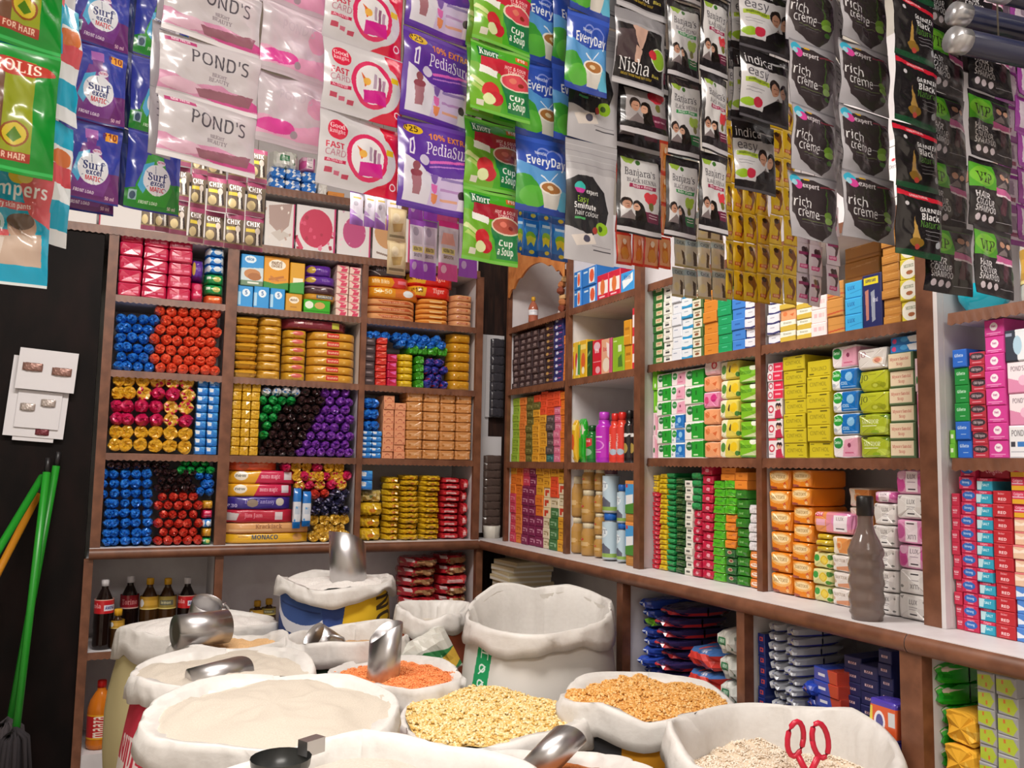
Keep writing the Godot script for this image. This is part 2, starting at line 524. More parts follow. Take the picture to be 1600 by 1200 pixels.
# ---------------------------------------------------------------- what is printed on the packs
func make_prints() -> void:
	for s in [["Droid Sans", 400], ["Droid Sans", 700], ["Droid Serif", 400], ["Droid Serif", 700]]:
		var f := SystemFont.new()
		f.font_names = PackedStringArray([s[0]])
		f.font_weight = s[1]
		fonts.append(f)
	# --- hanging sachets
	pr("golis", 220, 260, "0f8a2c", [["r", .0, .1, .78, .74, "8f9a1c"], ["r", .0, .1, .5, .74, "6b4630"], ["e", .16, .3, .22, .2, "d9a183"], ["e", .28, .55, .2, .22, "cf9a7e"], ["r", .0, .5, .3, .34, "241c18"], ["e", .6, .17, .36, .07, "b8392c"], ["t", "GOLIS", .6, .17, .09, "f5e9d8", 3, .5], ["e", .62, .7, .13, .1, "8c4a1c"], ["e", .62, .7, .11, .085, "c8b432"], ["p", [.55, .72, .62, .64, .69, .72, .62, .76], "4c7a1c"], ["r", .0, .84, .78, .07, "a33a2a"], ["t", "FORTIFIED FOR HAIR", .4, .875, .045, "f2d8c0", 1, .7], ["l", .0, .02, 1, .02, .02, "2fb052"], ["l", .0, .96, 1, .96, .02, "35b557"]])
	pr("baby_pants", 230, 280, "14a9cc", [["p", [.55, .0, 1, .0, 1, .5, .75, .42], "e0646c"], ["e", .6, .08, .1, .07, "e8c63c"], ["e", .68, .08, .08, .06, "e8d46c"], ["t", "Pampers", .55, .2, .12, "ffffff", 1, .8], ["r", .2, .31, .58, .07, "e0646c"], ["t", "baby-dry skin pants", .5, .345, .045, "ffffff", 1, .55], ["e", .32, .5, .17, .12, "cfeaf2"], ["e", .33, .51, .12, .09, "3a9a4c"], ["r", .0, .56, .55, .08, "e0545c"], ["e", .68, .52, .16, .12, "c7a48e"], ["e", .66, .47, .15, .07, "6b5548"], ["p", [.4, .62, .9, .56, .92, .86, .35, .86], "cbb3a2"], ["p", [.05, .68, .5, .62, .45, .86, .0, .86], "dccfc6"], ["r", .0, .84, 1, .13, "16a6cc"], ["r", .0, .97, 1, .03, "e6eef0"]])
	pr("baby_back", 60, 280, "e8eef0", [["r", 0, 0, 1, .2, "14a9cc"], ["e", .4, .3, .4, .08, "d8783c"], ["r", 0, .36, 1, .16, "d9545c"], ["r", 0, .66, 1, .22, "14a9cc"], ["r", 0, .9, 1, .06, "e8eef0"]])
	var washes := {"wash_purple": ["7a3a8c", "b06ab8", "6b2a72"], "wash_green": ["2fa02c", "3bbf3a", "1f8a2c"]}
	for k in washes:
		var q: Array = washes[k]
		pr(k, 200, 220, "3340a6", [["p", [.0, .75, 1, .6, 1, 1, 0, 1], q[2]], ["p", [.36, .28, .64, .28, .7, .45, .84, .7, .74, .92, .22, .92, .16, .7, .3, .45], q[0]], ["r", .4, .08, .2, .14, q[1]], ["r", .42, .2, .16, .1, q[0]], ["p", [.3, .42, .48, .36, .42, .6, .3, .8, .2, .7], "4fb4e0"], ["e", .54, .6, .25, .2, "e9edf2"], ["l", .34, .5, .72, .72, .012, "8f9ab0"], ["l", .5, .42, .56, .8, .012, "8f9ab0"], ["l", .36, .7, .74, .52, .012, "8f9ab0"], ["e", .54, .62, .2, .1, "eef1f5"], ["t", "Surf", .54, .56, .1, "1c2a6b", 3], ["t", "excel", .56, .645, .07, "1c2a6b", 1], ["t", "MATIC", .55, .73, .055, "c92d3a", 1], ["t", "LIQUID", .55, .79, .03, "ffffff", 1], ["e", .6, .37, .08, .04, "e8e4ef"], ["t", "INTRO", .6, .37, .03, "b03060", 1], ["r", .72, .08, .2, .12, "f0a51c"], ["t", "₹10", .82, .14, .09, "7a1c14", 1], ["r", .06, .76, .14, .13, "9fc4c8"], ["e", .13, .83, .05, .05, "33506b"], ["t", "FRONT LOAD", .42, .9, .035, "ffffff", 1], ["t", "50 ml", .85, .93, .04, "f0d0d8", 1], ["r", 0, 0, 1, .035, "4a55b8"], ["r", 0, .97, 1, .03, "2a3488"]])
	pr("cream_soap", 240, 150, "c9c4c8", [["p", [.0, .62, .3, .74, .6, .66, 1, .78, 1, .93, 0, .9], "cf8fb0"], ["e", .72, .84, .32, .1, "cf4f93"], ["e", .22, .8, .2, .1, "d9b3c6"], ["p", [.35, .78, .95, .7, .9, .88, .4, .9], "93606f"], ["r", .05, .06, .3, .07, "b8447a"], ["t", "NEW FRESH", .2, .095, .04, "ffffff", 1], ["t", "POND'S", .58, .3, .22, "4a4650", 0, .62], ["t", "BRIGHT", .58, .52, .05, "6b5f6c", 2], ["t", "BEAUTY", .58, .6, .06, "6b5f6c", 2], ["r", 0, .93, 1, .07, "e6e3e6"], ["r", 0, 0, 1, .04, "c4bfc4"]])
	pr("cream_pink", 180, 160, "c2b9c0", [["p", [.0, .62, .5, .72, 1, .6, 1, .9, 0, .88], "d9a0bd"], ["e", .24, .76, .26, .1, "d23f96"], ["e", .8, .38, .14, .16, "d29bb4"], ["t", "POND'S", .5, .3, .12, "b9b0ba", 0, .5], ["e", .5, .82, .05, .05, "9a8f98"], ["r", 0, .94, 1, .06, "b8b0b6"], ["r", .6, .2, .36, .02, "e6dfe4"]])
	pr("silver_back", 60, 160, "a8a6aa", [["r", .3, .1, .4, .02, "55525a"], ["r", .3, .2, .4, .02, "6b6870"], ["r", .3, .3, .4, .02, "55525a"], ["r", .3, .4, .4, .02, "6b6870"], ["r", .5, .5, .3, .2, "444"]])
	pr("fast_card", 220, 190, "cbc8cc", [["p", [.74, .0, 1, .0, 1, 1, .55, 1, .8, .82, .9, .5], "cf1338"], ["e", .63, .52, .33, .37, "cbc8cc"], ["e", .58, .52, .26, .33, "d3285f"], ["e", .58, .52, .21, .27, "e3e0e4"], ["p", [.44, .38, .56, .48, .5, .56], "d9602c"], ["e", .52, .48, .05, .05, "e8b04c"], ["r", .6, .36, .04, .2, "b09ab0"], ["r", .66, .38, .04, .2, "8c5a7a"], ["r", .71, .42, .04, .16, "b08aa8"], ["p", [.48, .6, .76, .56, .78, .76, .48, .78], "c81f88"], ["e", .2, .24, .12, .13, "d21f44"], ["t", "Good", .2, .2, .06, "f6dfe4", 3], ["t", "knight", .2, .27, .05, "f6dfe4", 3], ["t", "FAST", .18, .46, .085, "c2203f", 1], ["t", "CARD", .19, .56, .085, "b06a80", 0], ["r", .07, .64, .25, .05, "b8204a"], ["t", "ACTIVATED", .19, .665, .03, "f0d8e0", 1], ["r", .08, .76, .09, .07, "b8405a"], ["r", .19, .79, .07, .06, "c0607a"], ["r", .29, .82, .08, .06, "b8405a"], ["r", .82, .34, .1, .08, "d8b41c"], ["e", .92, .84, .045, .05, "f2e4e8"], ["e", .92, .84, .03, .035, "cf1338"], ["r", 0, .0, 1, .03, "bdb9be"], ["r", 0, .96, .55, .04, "c9c5ca"]])
	pr("child_drink", 200, 240, "5b2f9c", [["p", [.06, .42, .3, .55, .6, .6, 1, .56, 1, .93, .06, .93], "cbb9e0"], ["p", [.06, .4, .28, .5, .45, .62, .4, .93, .06, .93], "d8d4e2"], ["e", .2, .11, .13, .055, "d9b01c"], ["t", "₹25", .2, .11, .07, "4a2a14", 1], ["t", "10% EXTRA", .68, .16, .075, "e88a2c", 1, .58], ["t", "PediaSure", .68, .3, .13, "efe9f7", 2, .66], ["l", .42, .45, .98, .38, .03, "d660b8"], ["l", .42, .5, .98, .44, .015, "b87ad0"], ["e", .34, .44, .07, .06, "cfc4e0"], ["p", [.13, .24, .2, .2, .2, .4, .13, .4], "e4dcf0"], ["p", [.15, .26, .18, .24, .18, .38, .15, .38], "5b2f9c"], ["p", [.16, .6, .3, .6, .28, .84, .18, .84], "a06a78"], ["e", .23, .6, .08, .04, "8c3f50"], ["e", .23, .52, .05, .05, "8c4a58"], ["p", [.44, .58, .54, .58, .52, .67, .49, .69, .45, .66], "7a5aa8"], ["p", [.44, .69, .54, .69, .52, .78, .49, .8, .45, .77], "d868b0"], ["p", [.44, .8, .54, .8, .52, .89, .49, .91, .45, .88], "e08a5c"], ["r", .58, .6, .34, .03, "8f7ab8"], ["r", .58, .72, .28, .03, "b088c0"], ["r", .58, .83, .24, .03, "d8a088"], ["e", .88, .76, .05, .05, "3c2c3c"], ["p", [.84, .8, .93, .8, .95, .92, .82, .92], "e4d8ea"], ["r", 0, .0, 1, .05, "6a44a8"], ["r", 0, .96, 1, .04, "51288e"]])
	var soups := {"soup_tomato": ["c8283c", "d84a58"], "soup_veg": ["a81f34", "b85848"]}
	for k in soups:
		var q: Array = soups[k]
		pr(k, 180, 200, "4aa824", [["p", [.0, .3, .5, .42, .5, 1, 0, 1], "6fae2c"], ["r", .14, .18, .86, .22, q[0]], ["p", [.08, .08, .46, .08, .42, .2, .1, .22], "176b38"], ["t", "Knorr", .28, .145, .1, "ffffff", 3, .36], ["t", "HOT & SOUR", .74, .27, .05, "f6dcd8", 1, .4], ["t", "TOMATO", .76, .33, .045, "f6dcd8", 1, .4], ["r", .74, .07, .22, .07, "d86a2c"], ["t", "₹10", .85, .105, .05, "ffffff", 1], ["p", [.12, .34, .42, .38, .42, .48, .12, .44], "eef0ea"], ["p", [.48, .5, 1, .5, 1, .92, .62, .92], "1f7a44"], ["e", .76, .46, .28, .13, "e8d8c0"], ["e", .76, .46, .25, .11, q[1]], ["e", .7, .44, .06, .04, "e07a68"], ["e", .84, .48, .05, .03, "8c2c20"], ["l", .02, .52, .34, .7, .06, "c9d890"], ["l", .04, .62, .36, .78, .05, "a8c860"], ["e", .32, .68, .14, .12, "cf2c34"], ["e", .4, .78, .12, .1, "c02030"], ["e", .3, .8, .1, .08, "dfe8b0"], ["t", "Cup", .76, .7, .09, "f3f3ea", 1], ["t", "a Soup", .76, .82, .1, "f3f3ea", 1, .3], ["r", .1, .84, .12, .08, "d8d4c4"], ["r", 0, 0, 1, .045, "7cc052"], ["r", 0, .95, 1, .05, "74bd4a"]])
	pr("milk_blue", 170, 200, "2f4fb0", [["p", [0, .34, .5, .44, 1, .36, 1, .78, 0, .78], "5a9bd6"], ["e", .12, .72, .28, .2, "3f9a34"], ["e", .3, .8, .25, .14, "58b03c"], ["e", .9, .8, .2, .14, "64b8d8"], ["p", [.42, .66, .84, .66, .76, .92, .5, .92], "d8d4cc"], ["e", .63, .66, .23, .09, "ece6dc"], ["e", .63, .66, .19, .07, "a9703c"], ["e", .61, .66, .07, .03, "e0c8a0"], ["e", .5, .22, .14, .1, "7f8fd8"], ["e", .5, .23, .12, .085, "2f4fb0"], ["e", .7, .24, .16, .11, "7f8fd8"], ["e", .69, .25, .135, .095, "2f4fb0"], ["t", "Nestlé", .44, .22, .045, "e8ecf8", 1], ["t", "EveryDay", .54, .32, .12, "f4f6fb", 1, .78], ["l", .44, .5, .6, .58, .02, "dfe8f4"], ["l", .6, .58, .76, .44, .012, "dfe8f4"], ["r", 0, 0, 1, .06, "3a5cc4"], ["r", 0, .93, 1, .07, "33499c"]])
	pr("five_minute", 190, 330, "b9b7bb", [["r", 0, 0, 1, .26, "a9a7ab"], ["l", 0, .05, 1, .05, .006, "c8c6ca"], ["l", 0, .1, 1, .1, .006, "8f8d92"], ["l", 0, .15, 1, .15, .006, "c8c6ca"], ["l", 0, .2, 1, .2, .006, "8f8d92"], ["p", [.0, .36, .2, .3, .5, .29, .76, .4, .86, .56, .78, .7, .5, .78, .0, .72], "26262a"], ["e", .24, .4, .11, .045, "3cb8b0"], ["p", [.13, .41, .35, .41, .3, .445, .18, .445], "c83a98"], ["t", "expert", .5, .425, .035, "f0f0f0", 1], ["t", "Easy", .3, .5, .045, "a8d838", 0], ["t", "5minute", .36, .555, .045, "ffffff", 1], ["t", "hair colour", .4, .61, .042, "ffffff", 0], ["r", .16, .645, .2, .02, "4aa060"], ["e", .7, .71, .13, .055, "8cb828"], ["e", .68, .71, .05, .025, "38541c"], ["e", .56, .735, .05, .03, "a03c34"], ["p", [.1, .8, .5, .76, .6, .84, .2, .88], "d8cfc8"], ["e", .4, .81, .07, .03, "4c4a5c"], ["r", .52, .86, .4, .008, "8c8a90"], ["r", .55, .89, .38, .01, "4c4a50"]])
	pr("nisha", 180, 200, "a5a3a8", [["r", 0, .0, 1, .16, "8f8d92"], ["p", [.04, .2, .9, .2, .94, .92, .02, .92], "1d1a1e"], ["p", [.3, .2, .62, .2, .58, .42, .46, .5, .36, .42], "c9a494"], ["p", [.04, .3, .3, .26, .4, .5, .36, .66, .04, .66], "4a3c40"], ["p", [.6, .2, .72, .3, .74, .62, .46, .6, .5, .48], "141216"], ["p", [.36, .46, .5, .5, .44, .68, .36, .68], "c9a494"], ["e", .82, .56, .17, .15, "e8ecd8"], ["e", .82, .56, .155, .135, "8cb82c"], ["e", .7, .52, .08, .07, "c8303c"], ["t", "Nisha", .36, .74, .18, "f4f4f4", 2, .6], ["t", "natural henna based hair colour", .42, .86, .035, "d8b838", 1, .6], ["t", "Black", .78, .8, .04, "e8d85c", 1], ["r", 0, .94, 1, .06, "c4c2c6"]])
	pr("couple", 150, 150, "1f1b1e", [["r", .08, .06, .84, .72, "a39d9e"], ["e", .7, .16, .16, .13, "c8283c"], ["e", .8, .12, .09, .09, "d8424c"], ["e", .62, .13, .08, .08, "b82034"], ["e", .74, .38, .06, .09, "6b6a2c"], ["p", [.56, .56, .92, .56, .92, .8, .6, .8], "6b1f3c"], ["p", [0.118, 0.794, 0.316, 0.573, 0.492, 0.794, 0.118, 0.794], "7a6f70"], ["e", 0.25, 0.403, 0.11, 0.1275, "231a18"], ["e", 0.2588, 0.4506, 0.0836, 0.1054, "b98a72"], ["p", [0.404, 0.437, 0.569, 0.403, 0.668, 0.794, 0.426, 0.794], "17120f"], ["e", 0.47, 0.437, 0.1056, 0.1156, "17120f"], ["e", 0.4392, 0.488, 0.0704, 0.0884, "cb9d84"], ["l", 0.228, 0.437, 0.305, 0.4404, .008, "3c2a26"], ["l", 0.25, 0.505, 0.294, 0.505, .008, "8c4038"], ["l", 0.415, 0.471, 0.47, 0.471, .008, "3c2a26"], ["t", "hibiscus + henna", .77, .68, .04, "e8c8d4", 1, .24], ["r", 0, .8, 1, .12, "1f1b1e"], ["r", 0, .9, 1, .1, "cfccd0"]])
	var hennas := {"henna_red": ["9a2a50", "d83a44", "6b1f3c"], "henna_green": ["2a8a48", "9ab83c", "1f6b38"]}
	for k in hennas:
		var q: Array = hennas[k]
		pr(k, 150, 230, "211d20", [["r", .06, .1, .86, .74, "cfcdce"], ["p", [.06, .1, .4, .1, .3, .17, .12, .16], "8fae3c"], ["e", .45, .14, .05, .03, "3c6b2c"], ["t", "Banjara's", .48, .27, .085, "2f2c34", 2, .7], ["t", "BLACK HENNA", .52, .375, .045, "3c3840", 2, .7], ["r", .24, .41, .6, .045, q[0]], ["t", "Herbs + Henna", .54, .432, .03, "f2e8ec", 1, .5], ["e", .72, .56, .13, .07, q[1]], ["e", .66, .53, .08, .05, q[1]], ["e", .8, .52, .07, .04, q[1]], ["e", .73, .65, .06, .05, "6b6a2c"], ["p", [.5, .72, .92, .72, .92, .84, .56, .84], q[2]], ["r", .66, .75, .22, .012, "d8c0c8"], ["r", .66, .78, .22, .012, "d8c0c8"], ["p", [0.036, 0.837, 0.252, 0.7265, 0.444, 0.837, 0.036, 0.837], "7a6f70"], ["e", 0.18, 0.6415, 0.12, 0.06375, "231a18"], ["e", 0.1896, 0.6653, 0.0912, 0.0527, "b98a72"], ["p", [0.348, 0.6585, 0.528, 0.6415, 0.636, 0.837, 0.372, 0.837], "17120f"], ["e", 0.42, 0.6585, 0.1152, 0.0578, "17120f"], ["e", 0.3864, 0.684, 0.0768, 0.0442, "cb9d84"], ["l", 0.156, 0.6585, 0.24, 0.6602, .008, "3c2a26"], ["l", 0.18, 0.6925, 0.228, 0.6925, .008, "8c4038"], ["l", 0.36, 0.6755, 0.42, 0.6755, .008, "3c2a26"], ["r", 0, .835, 1, .1, "211d20"], ["r", 0, .93, 1, .045, "cfccd0"]])
	pr("indica", 170, 210, "201d20", [["t", "indica", .34, .17, .13, "e8e6e8", 0, .6], ["r", .6, .12, .36, .03, "cfcdd0"], ["r", .02, .27, .96, .6, "c6c4c6"], ["t", "easy", .3, .36, .13, "4a4850", 0, .5], ["r", .06, .45, .48, .07, "9ab02c"], ["t", "SHAMPOO HAIR COLOUR", .3, .485, .03, "38481c", 1, .42], ["r", .08, .58, .36, .012, "8f8d92"], ["r", .08, .62, .3, .012, "8f8d92"], ["e", .14, .78, .12, .06, "8cb028"], ["e", .32, .76, .1, .07, "b82c44"], ["p", [0.52, 0.83, 0.7, 0.635, 0.86, 0.83, 0.52, 0.83], "7a6f70"], ["e", 0.64, 0.485, 0.1, 0.1125, "231a18"], ["e", 0.648, 0.527, 0.076, 0.093, "b98a72"], ["p", [0.78, 0.515, 0.93, 0.485, 1.02, 0.83, 0.8, 0.83], "17120f"], ["e", 0.84, 0.515, 0.096, 0.102, "17120f"], ["e", 0.812, 0.56, 0.064, 0.078, "cb9d84"], ["l", 0.62, 0.515, 0.69, 0.518, .008, "3c2a26"], ["l", 0.64, 0.575, 0.68, 0.575, .008, "8c4038"], ["l", 0.79, 0.545, 0.84, 0.545, .008, "3c2a26"], ["p", [.44, .8, .66, .68, .98, .7, .98, .88, .44, .88], "171417"], ["r", 0, .87, 1, .1, "201d20"], ["r", 0, .96, 1, .04, "57545a"]])
	pr("rich_creme", 190, 220, "aeabb0", [["p", [.04, .2, .24, .1, .5, .08, .78, .16, .96, .3, .97, .62, .84, .86, .66, .98, .4, .94, .16, .84, .04, .62], "3c3436"], ["e", .13, .12, .1, .08, "3fb0cf"], ["e", .17, .19, .09, .07, "d84a9a"], ["e", .1, .17, .05, .05, "9fd0e0"], ["r", .3, .08, .12, .03, "e0b02c"], ["t", "expert", .43, .19, .075, "f0e8ec", 1, .36], ["r", .62, .17, .3, .025, "8c3a48"], ["t", "rich", .24, .46, .14, "eceaec", 0], ["t", "crème", .36, .61, .14, "eceaec", 0, .5], ["r", .6, .6, .16, .012, "b8b4b8"], ["r", .2, .72, .5, .012, "6b7a4c"], ["r", .2, .76, .44, .01, "5c5a5e"], ["e", .78, .6, .09, .06, "7fae3c"], ["e", .8, .67, .1, .05, "9ac85c"], ["p", [.7, .2, .72, .2, .76, .54, .73, .54], "4c6b34"], ["e", .82, .78, .07, .035, "4c7a34"], ["r", 0, .0, 1, .04, "8a888e"]])
	pr("black_naturals", 150, 210, "1d1a1d", [["p", [.0, .04, 1, .1, 1, .17, 0, .12], "c81f34"], ["t", "UNNATURAL", .46, .105, .035, "f4dfe2", 1, .7], ["e", .18, .24, .05, .03, "cfccd0"], ["t", "GARNIER", .7, .3, .065, "ecebed", 1, .52], ["t", "Black", .68, .4, .1, "ecebed", 1, .4], ["t", "Naturals", .72, .51, .1, "5c9a3c", 0, .5], ["p", [.36, .4, .42, .6, .5, .84, .26, .84, .33, .6], "b8924c"], ["e", .4, .8, .16, .07, "8c6a28"], ["e", .42, .86, .06, .04, "b8443c"], ["r", .56, .6, .36, .014, "8f8d92"], ["r", .56, .66, .32, .014, "7c7a80"], ["r", .56, .72, .34, .014, "8f8d92"], ["e", .9, .78, .06, .05, "b4b8c0"], ["p", [0, .92, 1, .9, 1, .98, 0, 1], "1c4a30"]])
	pr("vip", 170, 220, "17151a", [["r", 0, .08, 1, .36, "4a9a24"], ["e", .27, .26, .25, .15, "6fb230"], ["t", "VIP", .28, .29, .15, "2c3a14", 2, .4], ["p", [.5, .08, 1, .08, 1, .5, .6, .5, .56, .3], "332b33"], ["p", [0.582, 0.376, 0.744, 0.272, 0.888, 0.376, 0.582, 0.376], "7a6f70"], ["e", 0.69, 0.192, 0.09, 0.06, "231a18"], ["e", 0.6972, 0.2144, 0.0684, 0.0496, "b98a72"], ["p", [0.816, 0.208, 0.951, 0.192, 1.032, 0.376, 0.834, 0.376], "17120f"], ["e", 0.87, 0.208, 0.0864, 0.0544, "17120f"], ["e", 0.8448, 0.232, 0.0576, 0.0416, "cb9d84"], ["p", [.56, .38, 1, .42, 1, .5, .56, .47], "c05a92"], ["p", [.56, .47, 1, .5, 1, .53, .56, .5], "e4d0dc"], ["t", "HAIR", .25, .55, .085, "d4d2d6", 1], ["t", "COLOUR", .31, .65, .085, "d4d2d6", 1, .48], ["t", "SHAMPOO", .33, .75, .085, "d4d2d6", 1, .52], ["e", .16, .87, .06, .05, "cfc4cc"], ["e", .32, .87, .06, .05, "cfc4cc"], ["e", .48, .87, .06, .05, "cfc4cc"], ["p", [.7, .5, .84, .52, .8, .78, .68, .76], "4c2434"], ["p", [.9, .54, .94, .54, .96, .8, .92, .8], "2c4a2c"], ["r", .6, .88, .36, .012, "9a98a0"]])
	pr("purple_strip", 90, 130, "8a3a8c", [["r", .1, .12, .7, .76, "c9bccb"], ["r", .3, .2, .26, .4, "8f7f92"], ["r", .3, .68, .3, .12, "8a3a5c"]])
	pr("shampoo_chik", 70, 110, "8f7f5c", [["r", 0, 0, 1, .14, "8c3f5c"], ["r", 0, .14, 1, .7, "6b5f50"], ["t", "CHIK", .42, .24, .14, "f4eef0", 1, .8], ["r", .06, .38, .5, .1, "d8c24c"], ["p", [.5, .3, .8, .36, .9, .8, .6, .82], "3c3430"], ["e", .66, .42, .14, .1, "cfc4b8"], ["p", [.6, .5, .72, .5, .78, .84, .62, .84], "dcd6cc"], ["e", .26, .7, .22, .14, "cbb988"], ["r", 0, .88, 1, .12, "8c4a60"]])
	pr("conditioner_purple", 80, 150, "c9c0cc", [["r", 0, 0, 1, .1, "8a4aa8"], ["r", .1, .12, .7, .3, "b4acb8"], ["e", .4, .2, .2, .08, "8f8794"], ["r", .14, .46, .7, .1, "d8c878"], ["t", "KERATIN", .5, .51, .06, "4c4430", 1, .6], ["t", "SMOOTH", .5, .62, .06, "5c5460", 1, .6], ["r", 0, .7, 1, .3, "9a4ac0"], ["e", .26, .8, .15, .07, "c8a8d8"]])
	pr("conditioner_pink", 80, 150, "c9bcc4", [["r", 0, 0, 1, .1, "c8307a"], ["p", [.1, .4, .2, .2, .7, .2, .85, .4], "d89a8c"], ["r", .14, .46, .7, .1, "d8c878"], ["t", "KERATIN", .5, .51, .06, "4c4430", 1, .6], ["t", "SMOOTH", .5, .62, .06, "6b5030", 1, .6], ["r", 0, .72, 1, .28, "d84a94"], ["e", .26, .82, .15, .07, "f0b8d4"]])
	pr("white_purple", 80, 110, "dcd8e4", [["p", [0, .66, 1, .84, 1, 1, 0, 1], "9a68b8"], ["r", .2, .12, .6, .06, "c8b060"], ["e", .4, .34, .18, .08, "b4b0bc"], ["p", [0, .5, .5, .66, 0, .66], "b898cc"]])
	pr("gold_sachet", 70, 120, "c8b488", [["r", .1, .06, .8, .86, "d8c89c"], ["e", .4, .3, .2, .14, "e4d8b4"], ["p", [.2, .5, .8, .44, .7, .7, .3, .74], "b89c60"], ["r", .1, .82, .8, .08, "8f8460"]])
	pr("curry_blue", 90, 130, "1673c4", [["e", .5, .3, .4, .2, "4a9fe0"], ["e", .5, .48, .32, .16, "8cc828"], ["p", [.2, .5, .5, .44, .8, .5, .7, .74, .5, .6, .3, .74], "e0d82c"], ["r", .2, .12, .6, .08, "bfe0f4"], ["r", 0, .84, 1, .16, "1058a4"], ["e", .6, .88, .16, .05, "d8c82c"]])
	pr("red_oil", 80, 130, "d23a2c", [["r", .08, .08, .84, .84, "e0a078"], ["p", [.36, .2, .6, .2, .8, .7, .66, .84, .3, .84, .2, .7], "c86a2c"], ["e", .5, .28, .12, .1, "f0dcc8"], ["e", .5, .64, .24, .2, "d8923c"]])
	pr("chik_white", 70, 110, "cfcabc", [["r", 0, .06, 1, .2, "9fb4c0"], ["t", "CHIK", .5, .17, .13, "4c5a68", 1, .8], ["e", .3, .66, .22, .15, "d8cfa8"], ["p", [.6, .4, .84, .5, .9, .9, .66, .9], "4c403c"], ["r", 0, .92, 1, .08, "b4a878"]])
	pr("yellow_meera", 70, 120, "d9b420", [["p", [.3, .16, .7, .12, .86, .4, .62, .86, .5, .86, .62, .5, .3, .36], "7a4a18"], ["e", .46, .2, .16, .09, "3c2410"], ["r", .12, .7, .5, .12, "b84a24"], ["t", "MEERA", .38, .76, .08, "f6e0a0", 1, .44], ["r", 0, 0, 1, .05, "eed058"], ["r", 0, .95, 1, .05, "b08c10"]])
	pr("white_karthika", 70, 120, "cfc4cc", [["p", [.3, .16, .7, .12, .86, .4, .62, .86, .5, .86, .62, .5, .3, .36], "4c3c40"], ["e", .46, .22, .18, .1, "38282c"], ["r", .1, .3, .7, .1, "8c2c5c"], ["r", .12, .72, .6, .14, "c8407c"], ["t", "KARTHIKA", .42, .79, .07, "f6e0ec", 1, .5]])
	pr("red_white_box", 60, 200, "e8e4e2", [["r", 0, 0, .28, 1, "d2242c"], ["r", 0, 0, .28, .12, "e08c1c"], ["t", "Dermi", .64, .4, .05, "5c5c6c", 2, .6], ["r", .36, .1, .6, .01, "3c3a44"], ["r", .36, .84, .6, .01, "3c3a44"], ["e", .6, .3, .1, .02, "c83040"], ["t", "L M L", .14, .5, .12, "ffffff", 1, .8, 1]])
	# --- foil rolls and creased ends
	var foils := {"f_blue": ["2470cc", ["1450a8", "3a86d8", "0f458f"]], "f_orange": ["dc5236", ["cc4428", "e86a48", "d85034"]], "f_yellow": ["cf9c24", ["b88418", "e0b848", "c8901c"]], "f_yellow_red": ["cf9c34", ["b01840", "c82850", "e0c078"]], "f_magenta": ["b8184c", ["9c1040", "d04070", "c82058"]], "f_dark": ["33201f", ["1a1014", "54383c", "3c2428"]], "f_green": ["128a3c", ["0c6b2c", "38a858", "1a7a38"]], "f_purple": ["78389f", ["4c1a7c", "9a5ac8", "7a3ab0"]], "f_red": ["c03428", ["a8281e", "d85a48", "b83024"]], "f_blue_white": ["2a74c8", ["e4e8ee", "1858a8", "e8ecf0"]], "f_gold": ["c89a30", ["b08420", "d8b458", "a87c1c"]], "f_violet": ["38409c", ["2a2c7c", "8c50a8", "c83c4c"]], "f_white": ["d4d4d8", ["bcbcc4", "e8e8ec", "3a7ac0"]], "f_navy": ["24243c", ["3c3c64", "181828", "9a98b8"]]}
	for k in foils: pr(k, 64, 64, foils[k][0], [["s", 14, .16, foils[k][1]]])
	# --- biscuit packs
	pr("red_pack", 90, 44, "c21a48", [["r", 0, 0, 1, .1, "d84a70"], ["t", "Bourbon", .4, .66, .16, "f0a8bc", 3, .4], ["r", .66, .58, .24, .14, "e07c98"]])
	pr("magenta_pack", 44, 70, "c81f50", [["e", .5, .3, .3, .14, "d85a7c"], ["r", .2, .6, .6, .1, "e08aa4"]])
	pr("purple_pack", 90, 44, "5a2a94", [["e", .2, .5, .14, .3, "c0a040"], ["t", "Hide", .66, .5, .2, "b49ad0", 2, .3]])
	pr("white_blue_pack", 80, 36, "2a80d0", [["p", [0, .3, .2, .1, .3, .5, .2, .9, 0, .8], "e4ecf2"], ["e", .6, .5, .2, .3, "dfe8f0"], ["r", .8, .1, .2, .8, "d8e4ee"]])
	pr("green_pack", 80, 36, "128a48", [["e", .6, .5, .2, .26, "c8c46c"], ["r", .1, .3, .2, .3, "d8ecd8"]])
	pr("orange_pack", 80, 30, "d85a2c", [["r", .2, .3, .5, .3, "e88c50"]])
	pr("blue_carton", 60, 84, "2a94d8", [["e", .4, .16, .26, .12, "dfeef6"], ["t", "nice", .4, .16, .1, "1c5a9c", 1, .4], ["p", [0, .45, 1, .4, 1, 1, 0, 1], "c8d8dc"], ["e", .5, .62, .36, .16, "c0824c"], ["e", .6, .7, .3, .12, "a86a38"], ["r", 0, .84, 1, .16, "6b8a6c"], ["r", .3, .88, .5, .06, "dfe4d8"]])
	pr("nutri_carton", 70, 90, "e0981c", [["e", .52, .25, .34, .16, "f0ead8"], ["t", "nutri", .52, .2, .12, "6b4424", 1, .5], ["t", "CHOICE", .52, .32, .07, "6b4424", 1, .5], ["p", [0, .78, .5, .84, 1, .76, 1, 1, 0, 1], "2f8a34"], ["l", .2, .72, .8, .6, .07, "b8702c"], ["l", .3, .76, .9, .68, .06, "d08a3c"], ["l", .26, .62, .6, .74, .06, "c07830"]])
	pr("nutri_side", 46, 90, "d8a024", [["r", .2, .5, .7, .2, "f0ead0"], ["p", [0, .68, 1, .6, 1, 1, 0, 1], "3f9a3c"]])
